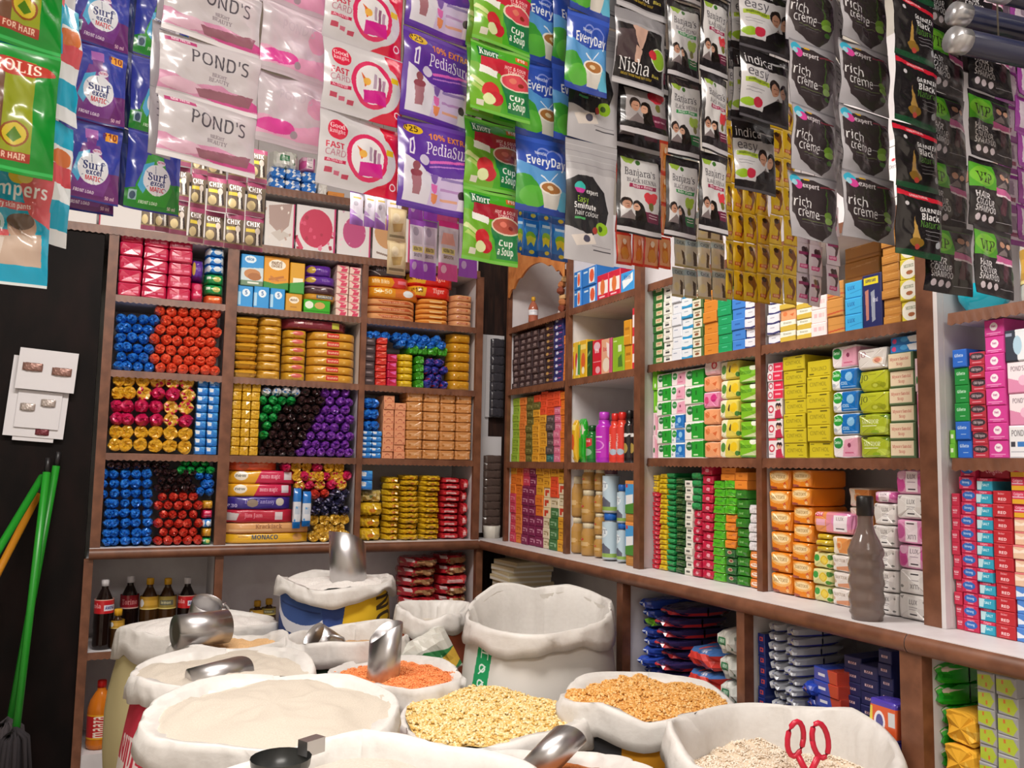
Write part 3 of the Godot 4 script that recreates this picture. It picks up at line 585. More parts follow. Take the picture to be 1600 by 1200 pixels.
	pr("small_blue", 46, 54, "2a94d8", [["e", .54, .32, .26, .18, "e4f0f8"], ["t", "5", .56, .33, .2, "1c5a9c", 1], ["p", [.0, .3, .2, .3, .2, .9, 0, .9], "a8d4ee"]])
	pr("small_gold", 46, 54, "d0982c", [["e", .5, .36, .3, .2, "efe6d0"], ["t", "nutri", .5, .36, .14, "6b4424", 1, .5], ["r", .3, .74, .4, .08, "b07820"]])
	pr("dark_pack", 110, 32, "4a3038", [["r", .05, .2, .9, .16, "8c7478"], ["t", "Bourbon", .5, .55, .24, "a8989c", 2, .6]])
	pr("gold_cracker", 110, 30, "c8902c", [["r", .38, .2, .5, .5, "5c6a80"], ["t", "MONACO", .62, .46, .34, "e8dcb0", 1, .44]])
	pr("green_biscuit", 90, 44, "3fae2c", [["e", .2, .4, .16, .28, "e4f0dc"], ["e", .6, .4, .2, .26, "d0a860"], ["r", 0, .8, 1, .1, "2c8a20"]])
	pr("pink_box", 50, 34, "e8cabc", [["p", [.1, .1, .8, .2, .5, .5], "d84468"], ["p", [.4, .5, .9, .4, .8, .9, .3, .9], "d04060"], ["r", 0, 0, 1, .08, "c03458"]])
	pr("orange_yellow", 120, 34, "e09420", [["r", .0, .0, .06, 1, "d23a2c"], ["r", .5, .1, .46, .8, "d8742c"], ["t", "50-50", .28, .5, .36, "f4e4b8", 1, .36], ["e", .74, .5, .1, .3, "e8eef0"]])
	pr("orange_red", 120, 34, "d23a34", [["p", [.02, .1, .55, .1, .6, .5, .55, .9, .02, .9], "e0921c"], ["t", "Milk Bikis", .3, .5, .34, "fae8c8", 1, .4], ["r", .68, .34, .2, .3, "e87888"]])
	pr("peach_pack", 120, 30, "e0a068", [["p", [.2, .3, .8, .2, .9, .6, .3, .7], "b85a34"], ["t", "cream cracker", .5, .5, .3, "f6dcb8", 2, .5], ["r", 0, .86, 1, .12, "c06a3c"]])
	pr("orange_stripe", 100, 24, "dc8a34", [["r", .0, .3, 1, .1, "f0c078"], ["r", .3, .5, .4, .26, "f4d090"], ["r", 0, .8, 1, .12, "c06424"]])
	pr("red_tiger", 110, 36, "d8281e", [["p", [.02, .1, .36, .2, .32, .9, .0, .8], "e0a824"], ["t", "₹130", .18, .5, .34, "5c2c10", 1, .26], ["t", "Tiger", .64, .44, .36, "f6d8d0", 3, .3]])
	pr("peach_small", 60, 30, "dca070", [["r", .2, .3, .5, .34, "b86440"], ["t", "Marie", .45, .48, .26, "f4d8b8", 2, .4]])
	pr("black_cream", 110, 36, "3c3234", [["t", "Dark Cream", .5, .4, .24, "8f8588", 1, .7], ["l", .0, .3, .3, .9, .06, "b8a8a8"]])
	pr("gold_lump", 64, 30, "c8942c", [["s", 8, .2, ["b07c1c", "d8ac4c"]]])
	pr("gold_label", 64, 32, "c8982c", [["e", .55, .4, .24, .26, "d06058"], ["s", 5, .14, ["b08020", "dcb454"]]])
	pr("gold_long", 130, 32, "cf9630", [["r", .36, .16, .26, .62, "c8342c"], ["t", "tounata", .49, .47, .28, "f6e4c4", 1, .24], ["r", .12, .3, .18, .3, "dca858"], ["s", 3, .16, ["dcb058", "b88420"]]])
	pr("maroon_long", 160, 36, "7a2434", [["t", "Marie Gold", .3, .45, .26, "d8b8a8", 3, .3], ["r", .74, .2, .12, .6, "c8c84c"], ["s", 5, .08, ["8c3444", "a86a4c"]]])
	pr("brown_box", 40, 34, "3a2a2c", [["r", .1, .3, .7, .3, "6b5a5c"], ["r", .2, .4, .4, .1, "a89a98"]])
	pr("red_box", 44, 34, "c0261f", [["r", 0, .7, 1, .3, "d8382a"], ["p", [.2, .2, .9, .1, .8, .5], "d85a3c"]])
	pr("magenta_box", 44, 34, "b81840", [["p", [.2, .3, .9, .1, .8, .6], "d85aa0"], ["r", 0, .8, 1, .2, "c8284c"]])
	pr("yellow_flat", 60, 36, "d8b41c", [["r", 0, .6, 1, .1, "b8901c"], ["s", 4, .15, ["e8cc4c", "c8a018"]]])
	pr("green_brick", 44, 34, "3f9a24", [["s", 8, .2, ["2f7a18", "6bc048", "388c20"]]])
	pr("gold_slab", 80, 36, "c88f20", [["r", 0, .5, 1, .05, "a87414"], ["s", 6, .14, ["d8a840", "b07c18"]]])
	pr("blue_white_brick", 50, 34, "2a80d0", [["p", [.0, .1, .44, .2, .4, .6, .1, .6], "dfe6ee"], ["p", [.5, .0, 1, .1, 1, .4, .7, .3], "4aa0e0"], ["r", 0, .75, 1, .12, "1c64b4"]])
	pr("gold_brick", 44, 34, "d0a020", [["s", 7, .16, ["b8881a", "e0bc48"]]])
	pr("peach_box", 50, 36, "dc9870", [["e", .5, .5, .2, .22, "a8543c"], ["e", .5, .6, .16, .2, "dc9870"], ["e", .84, .76, .08, .1, "b8604a"], ["e", .14, .76, .07, .1, "b8604a"]])
	pr("caramel", 60, 40, "c88a50", [["r", .2, .3, .6, .3, "d8a474"], ["s", 8, .14, ["e0b488", "b07438"]]])
	pr("yellow_bag", 90, 44, "d8b024", [["s", 8, .16, ["c89a18", "e4c450"]], ["e", .5, .6, .12, .16, "c87828"]])
	pr("red_bag", 90, 40, "c02a34", [["r", .2, .4, .5, .3, "d8a8a8"], ["s", 6, .18, ["a81f2c", "d85048"]]])
	pr("clear_bag", 90, 44, "b8a46c", [["s", 10, .22, ["d8c89c", "5c6a3c", "c8b060", "a88444"]]])
	pr("monaco", 180, 36, "e0ac24", [["t", "MONACO", .46, .42, .44, "28406b", 1, .34], ["r", .14, .3, .12, .16, "c08c20"], ["e", .86, .4, .06, .34, "d8a05c"], ["r", 0, .82, 1, .18, "cf981c"]])
	pr("knack", 180, 32, "d8a068", [["t", "KrackJack", .5, .4, .4, "8c5a3c", 3, .34], ["r", .04, .6, .5, .2, "e8bc8c"], ["r", 0, .86, 1, .14, "b87844"]])
	pr("red_silver", 150, 36, "b8243c", [["p", [.0, .2, .18, .3, .14, .8, 0, .8], "c8c0c0"], ["t", "Jim Jam", .4, .45, .3, "e89aa8", 3, .3], ["r", .72, .2, .12, .6, "d8c8cc"]])
	pr("violet_long", 150, 36, "3a2c84", [["t", "Dark Fantasy", .5, .4, .3, "b4aad8", 3, .5], ["e", .38, .5, .09, .3, "8f7f70"], ["e", .82, .4, .07, .3, "c8c0b0"], ["t", "₹30", .1, .7, .24, "d8d0ec", 1]])
	pr("yellow_magenta", 150, 38, "c82450", [["p", [.0, .0, .48, .0, .38, 1, 0, 1], "e0a224"], ["e", .18, .4, .1, .34, "ece4d4"], ["t", "new", .18, .4, .22, "6b6a60", 1], ["t", "moms magic", .62, .45, .3, "f4dce0", 3, .3], ["r", .82, .12, .12, .6, "dcd4dc"]])
	pr("orange_long", 120, 32, "dc5228", [["e", .3, .6, .1, .3, "b8502c"], ["r", .6, .3, .2, .2, "ea8058"]])
	pr("blue_tube", 30, 90, "1c70c0", [["r", 0, .34, 1, .5, "d8dce4"], ["r", .2, .45, .6, .2, "b8c4d4"], ["s", 4, .05, ["1458a0", "3a90d8"]]])
	pr("chili_bag", 110, 50, "b02430", [["p", [.3, .3, 1, .2, 1, 1, .2, 1], "a88058"], ["s", 10, .14, ["b89468", "8c6840", "c03440"]], ["r", .08, .1, .16, .3, "e0c8c8"]])
	# --- right wall goods
	pr("niche_box_blue", 60, 54, "2a78c8", [["r", .5, .1, .4, .8, "e0e8ee"], ["e", .7, .5, .16, .34, "d85a3c"], ["r", .1, .2, .3, .1, "c8e0f0"]])
	pr("niche_box_red", 70, 54, "c81f3c", [["r", .1, .26, .86, .5, "ece6e2"], ["e", .5, .5, .2, .3, "d8743c"], ["r", .2, .85, .5, .06, "f0c8cc"]])
	pr("light_blue_box", 70, 50, "3a98dc", [["p", [.1, .4, .9, .1, .9, .5, .2, .8], "e8f0f4"], ["t", "Vivel", .5, .3, .2, "1c4a8c", 3]])
	pr("deo_brown", 40, 40, "38282c", [["e", .5, .34, .26, .2, "8c7c7c"], ["r", .2, .6, .6, .06, "b8a8a4"], ["r", .1, .78, .8, .04, "6b5a5c"]])
	pr("deo_gold", 40, 40, "38282c", [["e", .3, .4, .18, .22, "b89458"], ["r", .5, .4, .4, .12, "a8545c"]])
	pr("deo_violet", 44, 40, "2c3070", [["e", .3, .45, .15, .24, "d0d4e8"], ["r", .5, .34, .36, .14, "c85a8c"]])
	pr("juice_yellow", 50, 84, "dcae24", [["e", .5, .56, .3, .22, "d8602c"], ["r", .1, .12, .8, .14, "f0dc78"], ["e", .5, .8, .2, .1, "f0ead0"]])
	pr("juice_mix", 50, 84, "d8b838", [["e", .4, .5, .24, .2, "c03848"], ["p", [.3, .9, .6, .4, .9, .9], "e8ece0"], ["r", .7, .1, .3, .8, "4a8a38"]])
	pr("red_carton", 60, 90, "c81f30", [["e", .5, .18, .34, .12, "e0b8c4"], ["t", "Vim", .5, .32, .12, "ffffff", 1], ["r", .1, .6, .8, .03, "e8a0a8"], ["e", .6, .84, .24, .1, "e0a8b0"]])
	pr("coral_carton", 60, 90, "e0a888", [["t", "Exo", .4, .3, .12, "c83a48", 1], ["p", [.5, .1, .95, .2, .9, .6, .6, .5], "ece0dc"], ["e", .5, .74, .34, .2, "e8dcc8"], ["r", .8, 0, .2, 1, "b84c6c"]])
	pr("green_carton", 64, 84, "8ab828", [["r", .5, .24, .3, .2, "dcecc0"], ["p", [.5, .6, .8, .5, .9, .86, .5, .86], "4a7a2c"], ["r", .1, .1, .3, .04, "d0e498"]])
	pr("amber_box", 50, 40, "cf9020", [["r", .2, .3, .6, .12, "a86c14"], ["r", .1, .6, .7, .06, "e4b450"]])
	pr("red_white_stripe", 40, 100, "d02c3c", [["r", .1, .12, .7, .2, "ece4e4"], ["r", .1, .46, .7, .12, "ece4e4"], ["r", .1, .74, .7, .14, "ece4e4"]])
	for q in [["b_lime", "93b53a", "6f9428"], ["b_orange", "dc8038", "b85f20"], ["b_olive", "5c5a24", "8f8c50"], ["b_amber", "dba02c", "a8701c"], ["b_red", "e0502c", "c03a1c"], ["b_char", "4c4444", "8a8080"], ["b_pink", "d06a8c", "e8a8bc"], ["b_tang", "e07a28", "c0601c"], ["b_rose", "c8405c", "e08a98"], ["b_maroon", "7a1f4c", "c890a8"], ["b_green", "3c7040", "90b890"], ["b_cream", "dcd0b4", "9a8a60"], ["b_teal", "1f5c5c", "60a0a0"]]:
		pr(q[0], 40, 32, q[1], [["r", .18, .3, .5, .14, q[2]], ["r", .18, .56, .34, .1, q[2]], ["e", .8, .5, .1, .2, q[2]]])
	pr("boost_box", 50, 50, "dcc8a0", [["r", .08, .08, .84, .84, "e4d4b4"], ["p", [.2, .2, .8, .2, .8, .5, .5, .5, .5, .8, .2, .8], "c8402c"]])
	pr("jar_honey", 60, 80, "b88c44", [["e", .4, .3, .2, .1, "c03a34"], ["r", .2, .5, .6, .3, "cfae78"], ["t", "MTR", .4, .3, .1, "f6e0c8", 1, .24], ["s", 6, .08, ["a87c34", "cfa868"]]])
	pr("milk_bottle_label", 60, 100, "b8cfdc", [["e", .4, .3, .3, .16, "dce8ee"], ["t", "AVT", .4, .3, .12, "5c6a80", 2], ["p", [.2, .72, .5, .6, .8, .76, .8, .9, .2, .9], "5c6070"], ["r", 0, .88, 1, .12, "8cae54"]])
	pr("milk_carton", 60, 90, "4a9cd8", [["p", [.1, .45, .9, .4, .9, .75, .1, .75], "e8ecee"], ["p", [0, .74, 1, .66, 1, 1, 0, 1], "4a8a34"], ["r", 0, 0, 1, .1, "e0944c"], ["r", .1, .12, .2, .1, "c83a3c"]])
	# soaps
	pr("tea_green", 50, 40, "2c6b2c", [["r", .36, .2, .6, .56, "dfcfa8"], ["r", .44, .34, .42, .1, "b8643c"], ["r", .44, .5, .36, .08, "8c7a4c"]])
	pr("white_small", 40, 34, "e0dfd8", [["r", .1, .1, .8, .8, "eceae4"], ["r", .3, .4, .46, .3, "4c4c4c"], ["r", .3, .2, .4, .1, "7a8a6c"]])
	pr("white_box", 44, 38, "dfe3ea", [["r", .2, .3, .4, .08, "9aa4b8"], ["r", .0, .9, 1, .08, "c4cad4"]])
	pr("white_cyan", 44, 38, "dfe6ec", [["p", [0, .7, .5, .78, 1, .66, 1, 1, 0, 1], "2a94c8"], ["r", .3, .3, .4, .1, "8fa4b4"]])
	pr("herb_cream", 48, 40, "4a6b38", [["r", .06, .08, .8, .84, "dcd8c4"], ["r", .2, .3, .5, .1, "6b5a3c"], ["e", .45, .62, .2, .14, "8c5a3c"]])
	pr("orange_wood", 56, 40, "d0832c", [["r", .3, .5, .3, .08, "a8641c"], ["r", 0, 0, 1, .06, "e0a050"]])
	pr("emerald", 56, 40, "12985c", [["r", .3, .3, .4, .1, "4cc090"], ["r", 0, 0, 1, .06, "3cb480"]])
	pr("azure", 56, 40, "3f80d0", [["r", .3, .4, .4, .16, "2a60b0"], ["r", 0, 0, 1, .06, "70a8e4"]])
	pr("white_navy", 56, 40, "e4e4ec", [["p", [0, .74, .5, .84, 1, .72, 1, .92, .5, 1, 0, .92], "34346b"], ["r", .3, .3, .34, .08, "a0a0b4"]])
	pr("white_gold", 60, 44, "ece8da", [["p", [0, .52, 1, .46, 1, 1, 0, 1], "cdb044"], ["t", "Himalaya", .5, .26, .16, "5c6a4c", 2, .6]])
	pr("white_pink_tile", 60, 44, "ecdcdc", [["r", .2, .3, .2, .3, "e0b8bc"], ["r", .5, .3, .2, .3, "e0b8bc"], ["r", .74, .3, .14, .3, "e0c4c4"]])
	pr("brown_card", 64, 44, "c48a44", [["r", .0, .46, 1, .05, "b07834"], ["p", [0, .8, 1, .7, 1, .78, 0, .9], "b8502c"]])
	pr("lux_blue", 64, 54, "38a8e0", [["t", "LUX", .4, .4, .24, "1c64a8", 1, .5], ["l", .3, .7, 1, .56, .03, "1c78b8"]])
	pr("navy_pack", 70, 140, "22285c", [["r", .1, .06, .76, .14, "d8c828"], ["t", "SUPER SAVE", .48, .13, .05, "2c2c5c", 1, .6], ["p", [.16, .3, .34, .28, .34, .84, .2, .86], "b87a6c"], ["p", [.46, .34, .66, .3, .68, .86, .5, .9], "9098a8"], ["t", "Oral", .7, .5, .07, "e0e0ec", 3, .3]])
	pr("kraft", 64, 26, "b8803c", [["r", .0, .8, 1, .08, "9a6628"], ["l", .2, .3, .9, .2, .06, "d0a060"]])
	pr("medimix", 60, 60, "d8c838", [["e", .56, .5, .52, .46, "eeece0"], ["t", "MEDIMIX", .56, .36, .14, "4c5a3c", 2, .66], ["e", .6, .66, .2, .1, "a8643c"]])
	pr("lime_narrow", 34, 80, "6ab81c", [["r", .2, .1, .3, .8, "84cc34"], ["e", .7, .8, .2, .1, "e0ecd0"]])
	pr("pink_narrow", 34, 80, "e8ccd4", [["e", .4, .66, .2, .12, "2c7a3c"], ["p", [.5, .0, 1, .2, 1, 1, .7, 1], "e0a0b4"]])
	pr("soap_green", 60, 50, "ece8e4", [["p", [.38, .1, 1, .06, 1, .94, .4, .94], "1f9a2c"], ["e", .26, .34, .18, .24, "1f6b34"], ["t", "Dettol", .26, .34, .12, "ffffff", 1, .3], ["p", [.62, .24, .7, .24, .7, .5, .62, .5], "0f6b1c"], ["r", .5, .78, .26, .08, "d0f0c0"]])
	pr("soap_pink", 60, 50, "ece4e6", [["p", [.5, .2, 1, .1, 1, .94, .4, .94], "e4a4bc"], ["e", .26, .34, .18, .24, "2f8a44"], ["t", "Dettol", .26, .34, .12, "ffffff", 1, .3], ["e", .68, .44, .06, .1, "8c3c5c"], ["r", .5, .74, .34, .06, "d06a8c"]])
	pr("soap_blue", 60, 50, "e8ecee", [["p", [.4, .06, 1, .06, 1, .94, .36, .94], "1870c0"], ["e", .24, .34, .18, .24, "2f9a3c"], ["t", "Dettol", .24, .34, .12, "ffffff", 1, .3], ["e", .7, .4, .14, .2, "8cc4ec"], ["t", "COOL", .54, .72, .12, "ffffff", 1, .3], ["r", .44, .84, .5, .03, "cfe4f4"], ["e", .14, .76, .07, .08, "a8b0bc"]])
	pr("soap_orange", 56, 46, "e8a070", [["e", .3, .4, .14, .2, "d87c48"], ["p", [.6, .5, .9, .4, .8, .7], "d06a3c"], ["r", 0, 0, 1, .1, "f0c8a8"]])
	pr("soap_rose", 56, 46, "e08ab0", [["e", .26, .5, .14, .22, "d0487c"], ["e", .74, .4, .2, .24, "c82c7c"], ["r", 0, 0, 1, .1, "f4d0e0"]])
	pr("soap_white_red", 56, 46, "ecdcdc", [["e", .66, .4, .18, .24, "c83a44"], ["e", .66, .42, .1, .14, "ecc8c8"], ["p", [0, .8, 1, .7, 1, 1, 0, 1], "e4b4bc"]])
	pr("soap_lemon", 64, 50, "dccc58", [["p", [0, 0, .4, 0, .3, 1, 0, 1], "ece8cc"], ["e", .22, .46, .13, .24, "4c8a3c"], ["e", .76, .44, .18, .24, "e0c020"], ["p", [.48, .5, .54, .26, .58, .3, .58, .6, .5, .64], "4a4020"], ["e", .92, .76, .08, .12, "3c7a2c"]])
	pr("soap_rexona", 64, 50, "78b828", [["e", .76, .12, .2, .16, "ecf4e0"], ["t", "Rexona", .4, .38, .2, "2c6b1c", 2, .66], ["p", [.2, .84, 1, .56, 1, .92, .3, .96], "c4cfa0"], ["r", 0, .86, 1, .14, "5c9a20"]])
	pr("soap_red_small", 64, 32, "dcd4d8", [["r", .4, .06, .6, .88, "d8284c"], ["e", .2, .5, .15, .34, "b8304c"], ["e", .2, .5, .1, .22, "e8d8dc"], ["r", .52, .36, .36, .2, "f0a8b8"]])
	pr("soap_red_family", 60, 56, "e4dce0", [["r", 0, 0, .7, .12, "c83048"], ["r", .6, 0, .3, .1, "3f7a44"], ["e", .26, .5, .2, .2, "c03048"], ["e", .26, .5, .13, .12, "ecdce0"], ["p", [.56, .6, .9, .5, 1, 1, .5, 1], "b82c4c"], ["e", .7, .36, .12, .16, "2c1c20"], ["e", .86, .34, .1, .14, "241820"], ["e", .7, .44, .08, .12, "d0a088"], ["e", .86, .44, .07, .1, "c8947c"], ["r", .08, .8, .3, .04, "8f8088"]])
	pr("soap_cinthol", 70, 48, "c4b41c", [["t", "CINTHOL", .5, .5, .24, "7a7010", 0, .78], ["r", .08, .14, .16, .08, "7a7010"], ["r", .6, .12, .3, .1, "5c5408"], ["r", .68, .8, .2, .06, "7a7010"]])
	pr("soap_cinthol_flip", 70, 48, "c4b41c", [["t", "CINTHOL", .5, .5, .24, "7a7010", 0, .78, 2], ["r", .76, .82, .16, .06, "7a7010"], ["r", .1, .8, .2, .1, "5c5408"]])
	pr("soap_jo", 80, 56, "b4bc2c", [["t", "JO", .2, .36, .26, "3c4410", 2, .3], ["l", .34, .22, .6, .22, .04, "8c9420"], ["e", .56, .72, .14, .14, "a0a824"], ["e", .7, .68, .12, .14, "98a020"], ["e", .82, .72, .1, .12, "8c9420"], ["e", .56, .72, .08, .08, "c0c850"]])
	pr("soap_jo_white", 80, 56, "dcd8d4", [["t", "JO", .2, .3, .26, "8c4c5c", 2, .3], ["e", .7, .6, .16, .16, "e0b89c"], ["e", .7, .6, .1, .1, "c87c68"], ["l", .34, .2, .6, .2, .03, "b8b0b0"]])
	pr("soap_santoor_lime", 80, 56, "a4b42c", [["t", "SANTOOR", .42, .4, .18, "e8f0d8", 3, .6], ["l", .14, .56, .62, .56, .04, "e4ecc8"], ["e", .76, .74, .2, .16, "b8c850"], ["e", .56, .84, .14, .1, "8cac28"], ["r", .1, .08, .16, .08, "4c541c"], ["p", [.7, .1, 1, .04, 1, .3], "6b8c20"]])
	pr("soap_mysore", 70, 46, "5c7450", [["r", .02, .06, .92, .84, "dfcdb0"], ["t", "Mysore Sandal", .48, .36, .17, "a8443c", 2, .8], ["t", "Soap", .48, .64, .17, "a8443c", 2, .3]])
	pr("paste_blue_white", 70, 30, "2a74b8", [["p", [.6, .1, 1, .0, 1, .9, .7, .8], "e4e8ec"], ["e", .14, .5, .08, .3, "d0447c"], ["e", .5, .4, .14, .3, "4aa0dc"]])
	pr("soap_santoor", 70, 54, "e08420", [["e", .5, .36, .46, .3, "eab060"], ["e", .5, .34, .38, .2, "f2d8a4"], ["t", "SANTOOR", .5, .36, .17, "8c6a3c", 2, .7], ["p", [0, .78, .4, .84, .4, .96, 0, .94], "a04a3c"], ["p", [.72, .7, .8, .56, .88, .72, .84, .9, .74, .9], "c8542c"], ["e", .8, .8, .07, .1, "e8b878"]])
	pr("soap_five", 100, 60, "dc8c9c", [["r", 0, .0, .36, 1, "e09050"], ["r", .06, .04, .2, .2, "c02c50"], ["t", "FIVE", .16, .14, .12, "ffffff", 1], ["r", .08, .36, .26, .3, "e0a8bc"], ["e", .8, .4, .3, .4, "d888b4"], ["r", .56, .14, .34, .74, "ece4ea"], ["t", "LUX", .72, .3, .16, "6b6468", 0, .24], ["r", .62, .72, .22, .05, "4c484c"]])
	pr("soap_lemon_green", 70, 50, "d8d494", [["e", .2, .4, .15, .2, "3f9a44"], ["e", .6, .5, .2, .28, "d8b828"], ["e", .6, .5, .14, .2, "e4cc50"], ["e", .88, .3, .1, .16, "4a8a34"], ["e", .86, .8, .12, .12, "4c8a30"]])
	pr("soap_yellow_roll", 70, 24, "d0b428", [["r", 0, .0, .2, 1, "e4dccc"], ["r", .3, .3, .5, .16, "b89420"]])
	pr("soap_santoor_white", 76, 54, "e4ddd8", [["t", "SANTOOR", .5, .34, .17, "7a6450", 2, .68], ["p", [.3, .74, 1, .6, 1, .9, .3, .92], "d8946c"], ["e", .14, .6, .07, .1, "c8a890"]])
	pr("soap_orange_white", 76, 60, "e4dccc", [["p", [.3, .1, 1, .1, 1, .9, .4, .9], "e09450"], ["e", .42, .5, .16, .24, "e0b078"], ["e", .42, .5, .1, .14, "d87c3c"]])
	pr("soap_lux", 80, 60, "dcd8d6", [["r", .34, .1, .36, .8, "e6e4e2"], ["t", "LUX", .52, .32, .17, "5c585c", 0, .34], ["l", .38, .5, .66, .5, .03, "a8a4a8"], ["l", .38, .58, .6, .58, .03, "b0acb0"], ["r", .4, .76, .26, .05, "3c383c"], ["p", [.06, .1, .2, .06, .16, .2], "8c8a88"], ["e", .88, .24, .05, .05, "8c8a88"], ["e", .88, .78, .06, .04, "70706e"]])
	pr("soap_lux_flip", 80, 60, "dcd8d6", [["r", .34, .1, .36, .8, "e6e4e2"], ["t", "LUX", .52, .66, .17, "5c585c", 0, .34, 2], ["r", .4, .18, .26, .05, "3c383c"], ["l", .4, .44, .66, .44, .03, "a8a4a8"], ["e", .12, .7, .05, .06, "80807e"]])
	pr("soap_lux_pink", 80, 60, "d890b8", [["e", .14, .6, .18, .3, "c84c94"], ["e", .9, .4, .18, .3, "d060a4"], ["e", .2, .2, .12, .2, "e4b4d0"], ["r", .34, .08, .4, .84, "ecdfe6"], ["t", "LUX", .54, .3, .18, "5c505c", 0, .36], ["l", .4, .5, .66, .5, .03, "a894a4"], ["r", .42, .78, .26, .05, "3c343c"]])
	pr("soap_lux_pink_flip", 80, 60, "d890b8", [["e", .1, .5, .18, .3, "c85c9c"], ["e", .92, .5, .16, .3, "d0609c"], ["r", .3, .08, .4, .84, "ecdfe6"], ["t", "LUX", .5, .7, .18, "5c505c", 0, .36, 2], ["r", .36, .16, .26, .05, "3c343c"]])
	for q in [["t_red", "c8243c"], ["t_yellow", "d8b81c"], ["t_leaf", "3fae1c"], ["t_crimson", "b8183c"]]:
		pr(q[0], 44, 26, q[1], [["e", .6, .5, .16, .2, {"t_red": "e88a98", "t_yellow": "b8941c", "t_leaf": "1f6b14", "t_crimson": "e09aa8"}[q[0]]], ["r", 0, .88, 1, .12, {"t_red": "a01c30", "t_yellow": "b8981c", "t_leaf": "a8cc50", "t_crimson": "98102c"}[q[0]]]])
	pr("t_darkgreen", 44, 28, "14783c", [["e", .5, .3, .5, .3, "2f9a58"], ["r", 0, .8, 1, .2, "0c5428"]])
	pr("t_forest", 50, 30, "1f4a20", [["l", .1, .4, .8, .3, .08, "7a9a60"], ["l", .1, .7, .6, .64, .06, "4c7a3c"]])
	pr("t_white", 40, 30, "e0ded4", [["r", .24, .3, .5, .3, "5c5a58"], ["r", .1, .8, .8, .1, "b8b4a4"]])
	pr("t_green_fresh", 56, 34, "4cb01c", [["t", "Fresh", .5, .5, .24, "1c6b14", 3, .6], ["r", 0, .9, 1, .1, "b4d868"]])
	pr("t_green_seal", 50, 36, "24602c", [["e", .5, .4, .2, .22, "c8b090"], ["e", .5, .4, .14, .15, "8c5044"]])
	pr("t_green_leaf", 60, 36, "2f7a20", [["t", "Leaf", .4, .5, .2, "b8dca0", 3, .36], ["r", 0, .9, 1, .1, "1c5414"]])
	pr("t_orange_box", 50, 32, "e0862c", [["r", .3, .4, .3, .16, "c06a1c"], ["r", 0, .9, 1, .1, "b86418"]])
	pr("t_white_wrap", 60, 40, "dcdade", [["s", 8, .14, ["c8c6ca", "eceaee"]], ["r", .3, .4, .3, .06, "b0a8b0"]])
	pr("t_orange_wrap", 60, 40, "e0843c", [["e", .5, .5, .34, .2, "f0e0d0"], ["t", "Hamam", .5, .5, .16, "c05a28", 1, .44]])
	pr("b_gillette_blue", 56, 54, "2468cc", [["t", "Gillette", .5, .36, .17, "ecf0fa", 1, .7], ["r", .4, .7, .36, .05, "a8c4ec"]])
	pr("b_gillette_green", 56, 54, "148a38", [["t", "Gillette", .5, .36, .17, "ecf8f0", 1, .7], ["r", .4, .7, .36, .05, "a8dcb8"]])
	pr("b_oldspice", 56, 44, "b42c40", [["e", .5, .34, .46, .28, "3c2a34"], ["t", "Old Spice", .5, .34, .2, "ecdce0", 3, .7], ["r", .2, .76, .6, .08, "e0a0ac"]])
	pr("b_veet", 64, 56, "cf3a94", [["e", .5, .42, .2, .24, "efe6ec"], ["t", "Veet", .5, .42, .13, "a83a80", 1, .28], ["r", .14, .78, .72, .06, "e8a0cc"], ["r", .3, .88, .4, .04, "e8a0cc"]])
	pr("b_navy_photo", 70, 60, "2c3444", [["p", [.5, .0, 1, .0, 1, 1, .6, 1], "dfe4ea"], ["e", .6, .5, .2, .3, "a8c8dc"], ["r", .06, .1, .3, .1, "8f9ab0"]])
	pr("b_ponds_pink", 70, 60, "ece0e6", [["p", [0, .5, .5, .6, 1, .5, 1, 1, 0, 1], "d88ab0"], ["t", "POND'S", .5, .24, .16, "5c505c", 0, .7], ["e", .72, .6, .2, .16, "e8b8d0"]])
	pr("b_ponds_white", 70, 64, "e8e8ec", [["t", "POND'S", .5, .26, .18, "4c4850", 0, .8], ["r", .4, .5, .56, .16, "3a7ac4"], ["r", .1, .5, .2, .16, "3c3c48"], ["r", .1, .8, .6, .04, "b0b0bc"]])
	pr("b_lime_mini", 30, 40, "6cbc34", [["r", .2, .3, .5, .3, "e0f0d0"]])
	pr("p_red", 48, 44, "c02848", [["r", .2, .3, .56, .16, "ecd4da"], ["t", "Meswak", .48, .38, .12, "a01c38", 1, .5], ["r", .2, .56, .5, .08, "e0a4b4"]])
	pr("p_strong", 52, 44, "c02450", [["e", .5, .46, .42, .3, "2c64b8"], ["t", "Strong", .5, .46, .16, "e8f0fa", 1, .6], ["t", "Colgate", .5, .14, .12, "ecd4da", 1, .6], ["r", .3, .8, .4, .08, "e0a4b4"]])
	pr("p_salt", 54, 46, "2a9cbc", [["r", 0, 0, 1, .26, "c8244c"], ["t", "Colgate", .5, .14, .12, "f0dce2", 1, .6], ["p", [0, .26, .4, .26, .3, .9, 0, .9], "b8dce4"], ["t", "SALT", .62, .56, .2, "e8f6fa", 1, .5]])
	pr("p_dabur_red", 60, 46, "b4202c", [["t", "Dabur", .46, .26, .14, "ecc8cc", 3, .4], ["t", "RED", .52, .64, .24, "f4e8ea", 1, .6], ["r", .2, .86, .5, .04, "e0a0a8"]])
	pr("p_yellow", 50, 40, "c82c50", [["t", "Colgate", .5, .26, .18, "f0dce2", 1, .8], ["r", 0, .6, 1, .36, "d8a428"], ["r", .06, .4, .8, .12, "d8b0c0"]])
	pr("p_peach", 50, 40, "e0bca0", [["p", [0, .2, .5, .4, 1, .16, 1, .5, 0, .6], "ecdccc"], ["r", 0, 0, 1, .14, "c8686c"]])
	pr("p_blue", 50, 40, "4a80cc", [["p", [0, .3, .5, .5, 1, .2, 1, .6, 0, .8], "dce4f0"]])
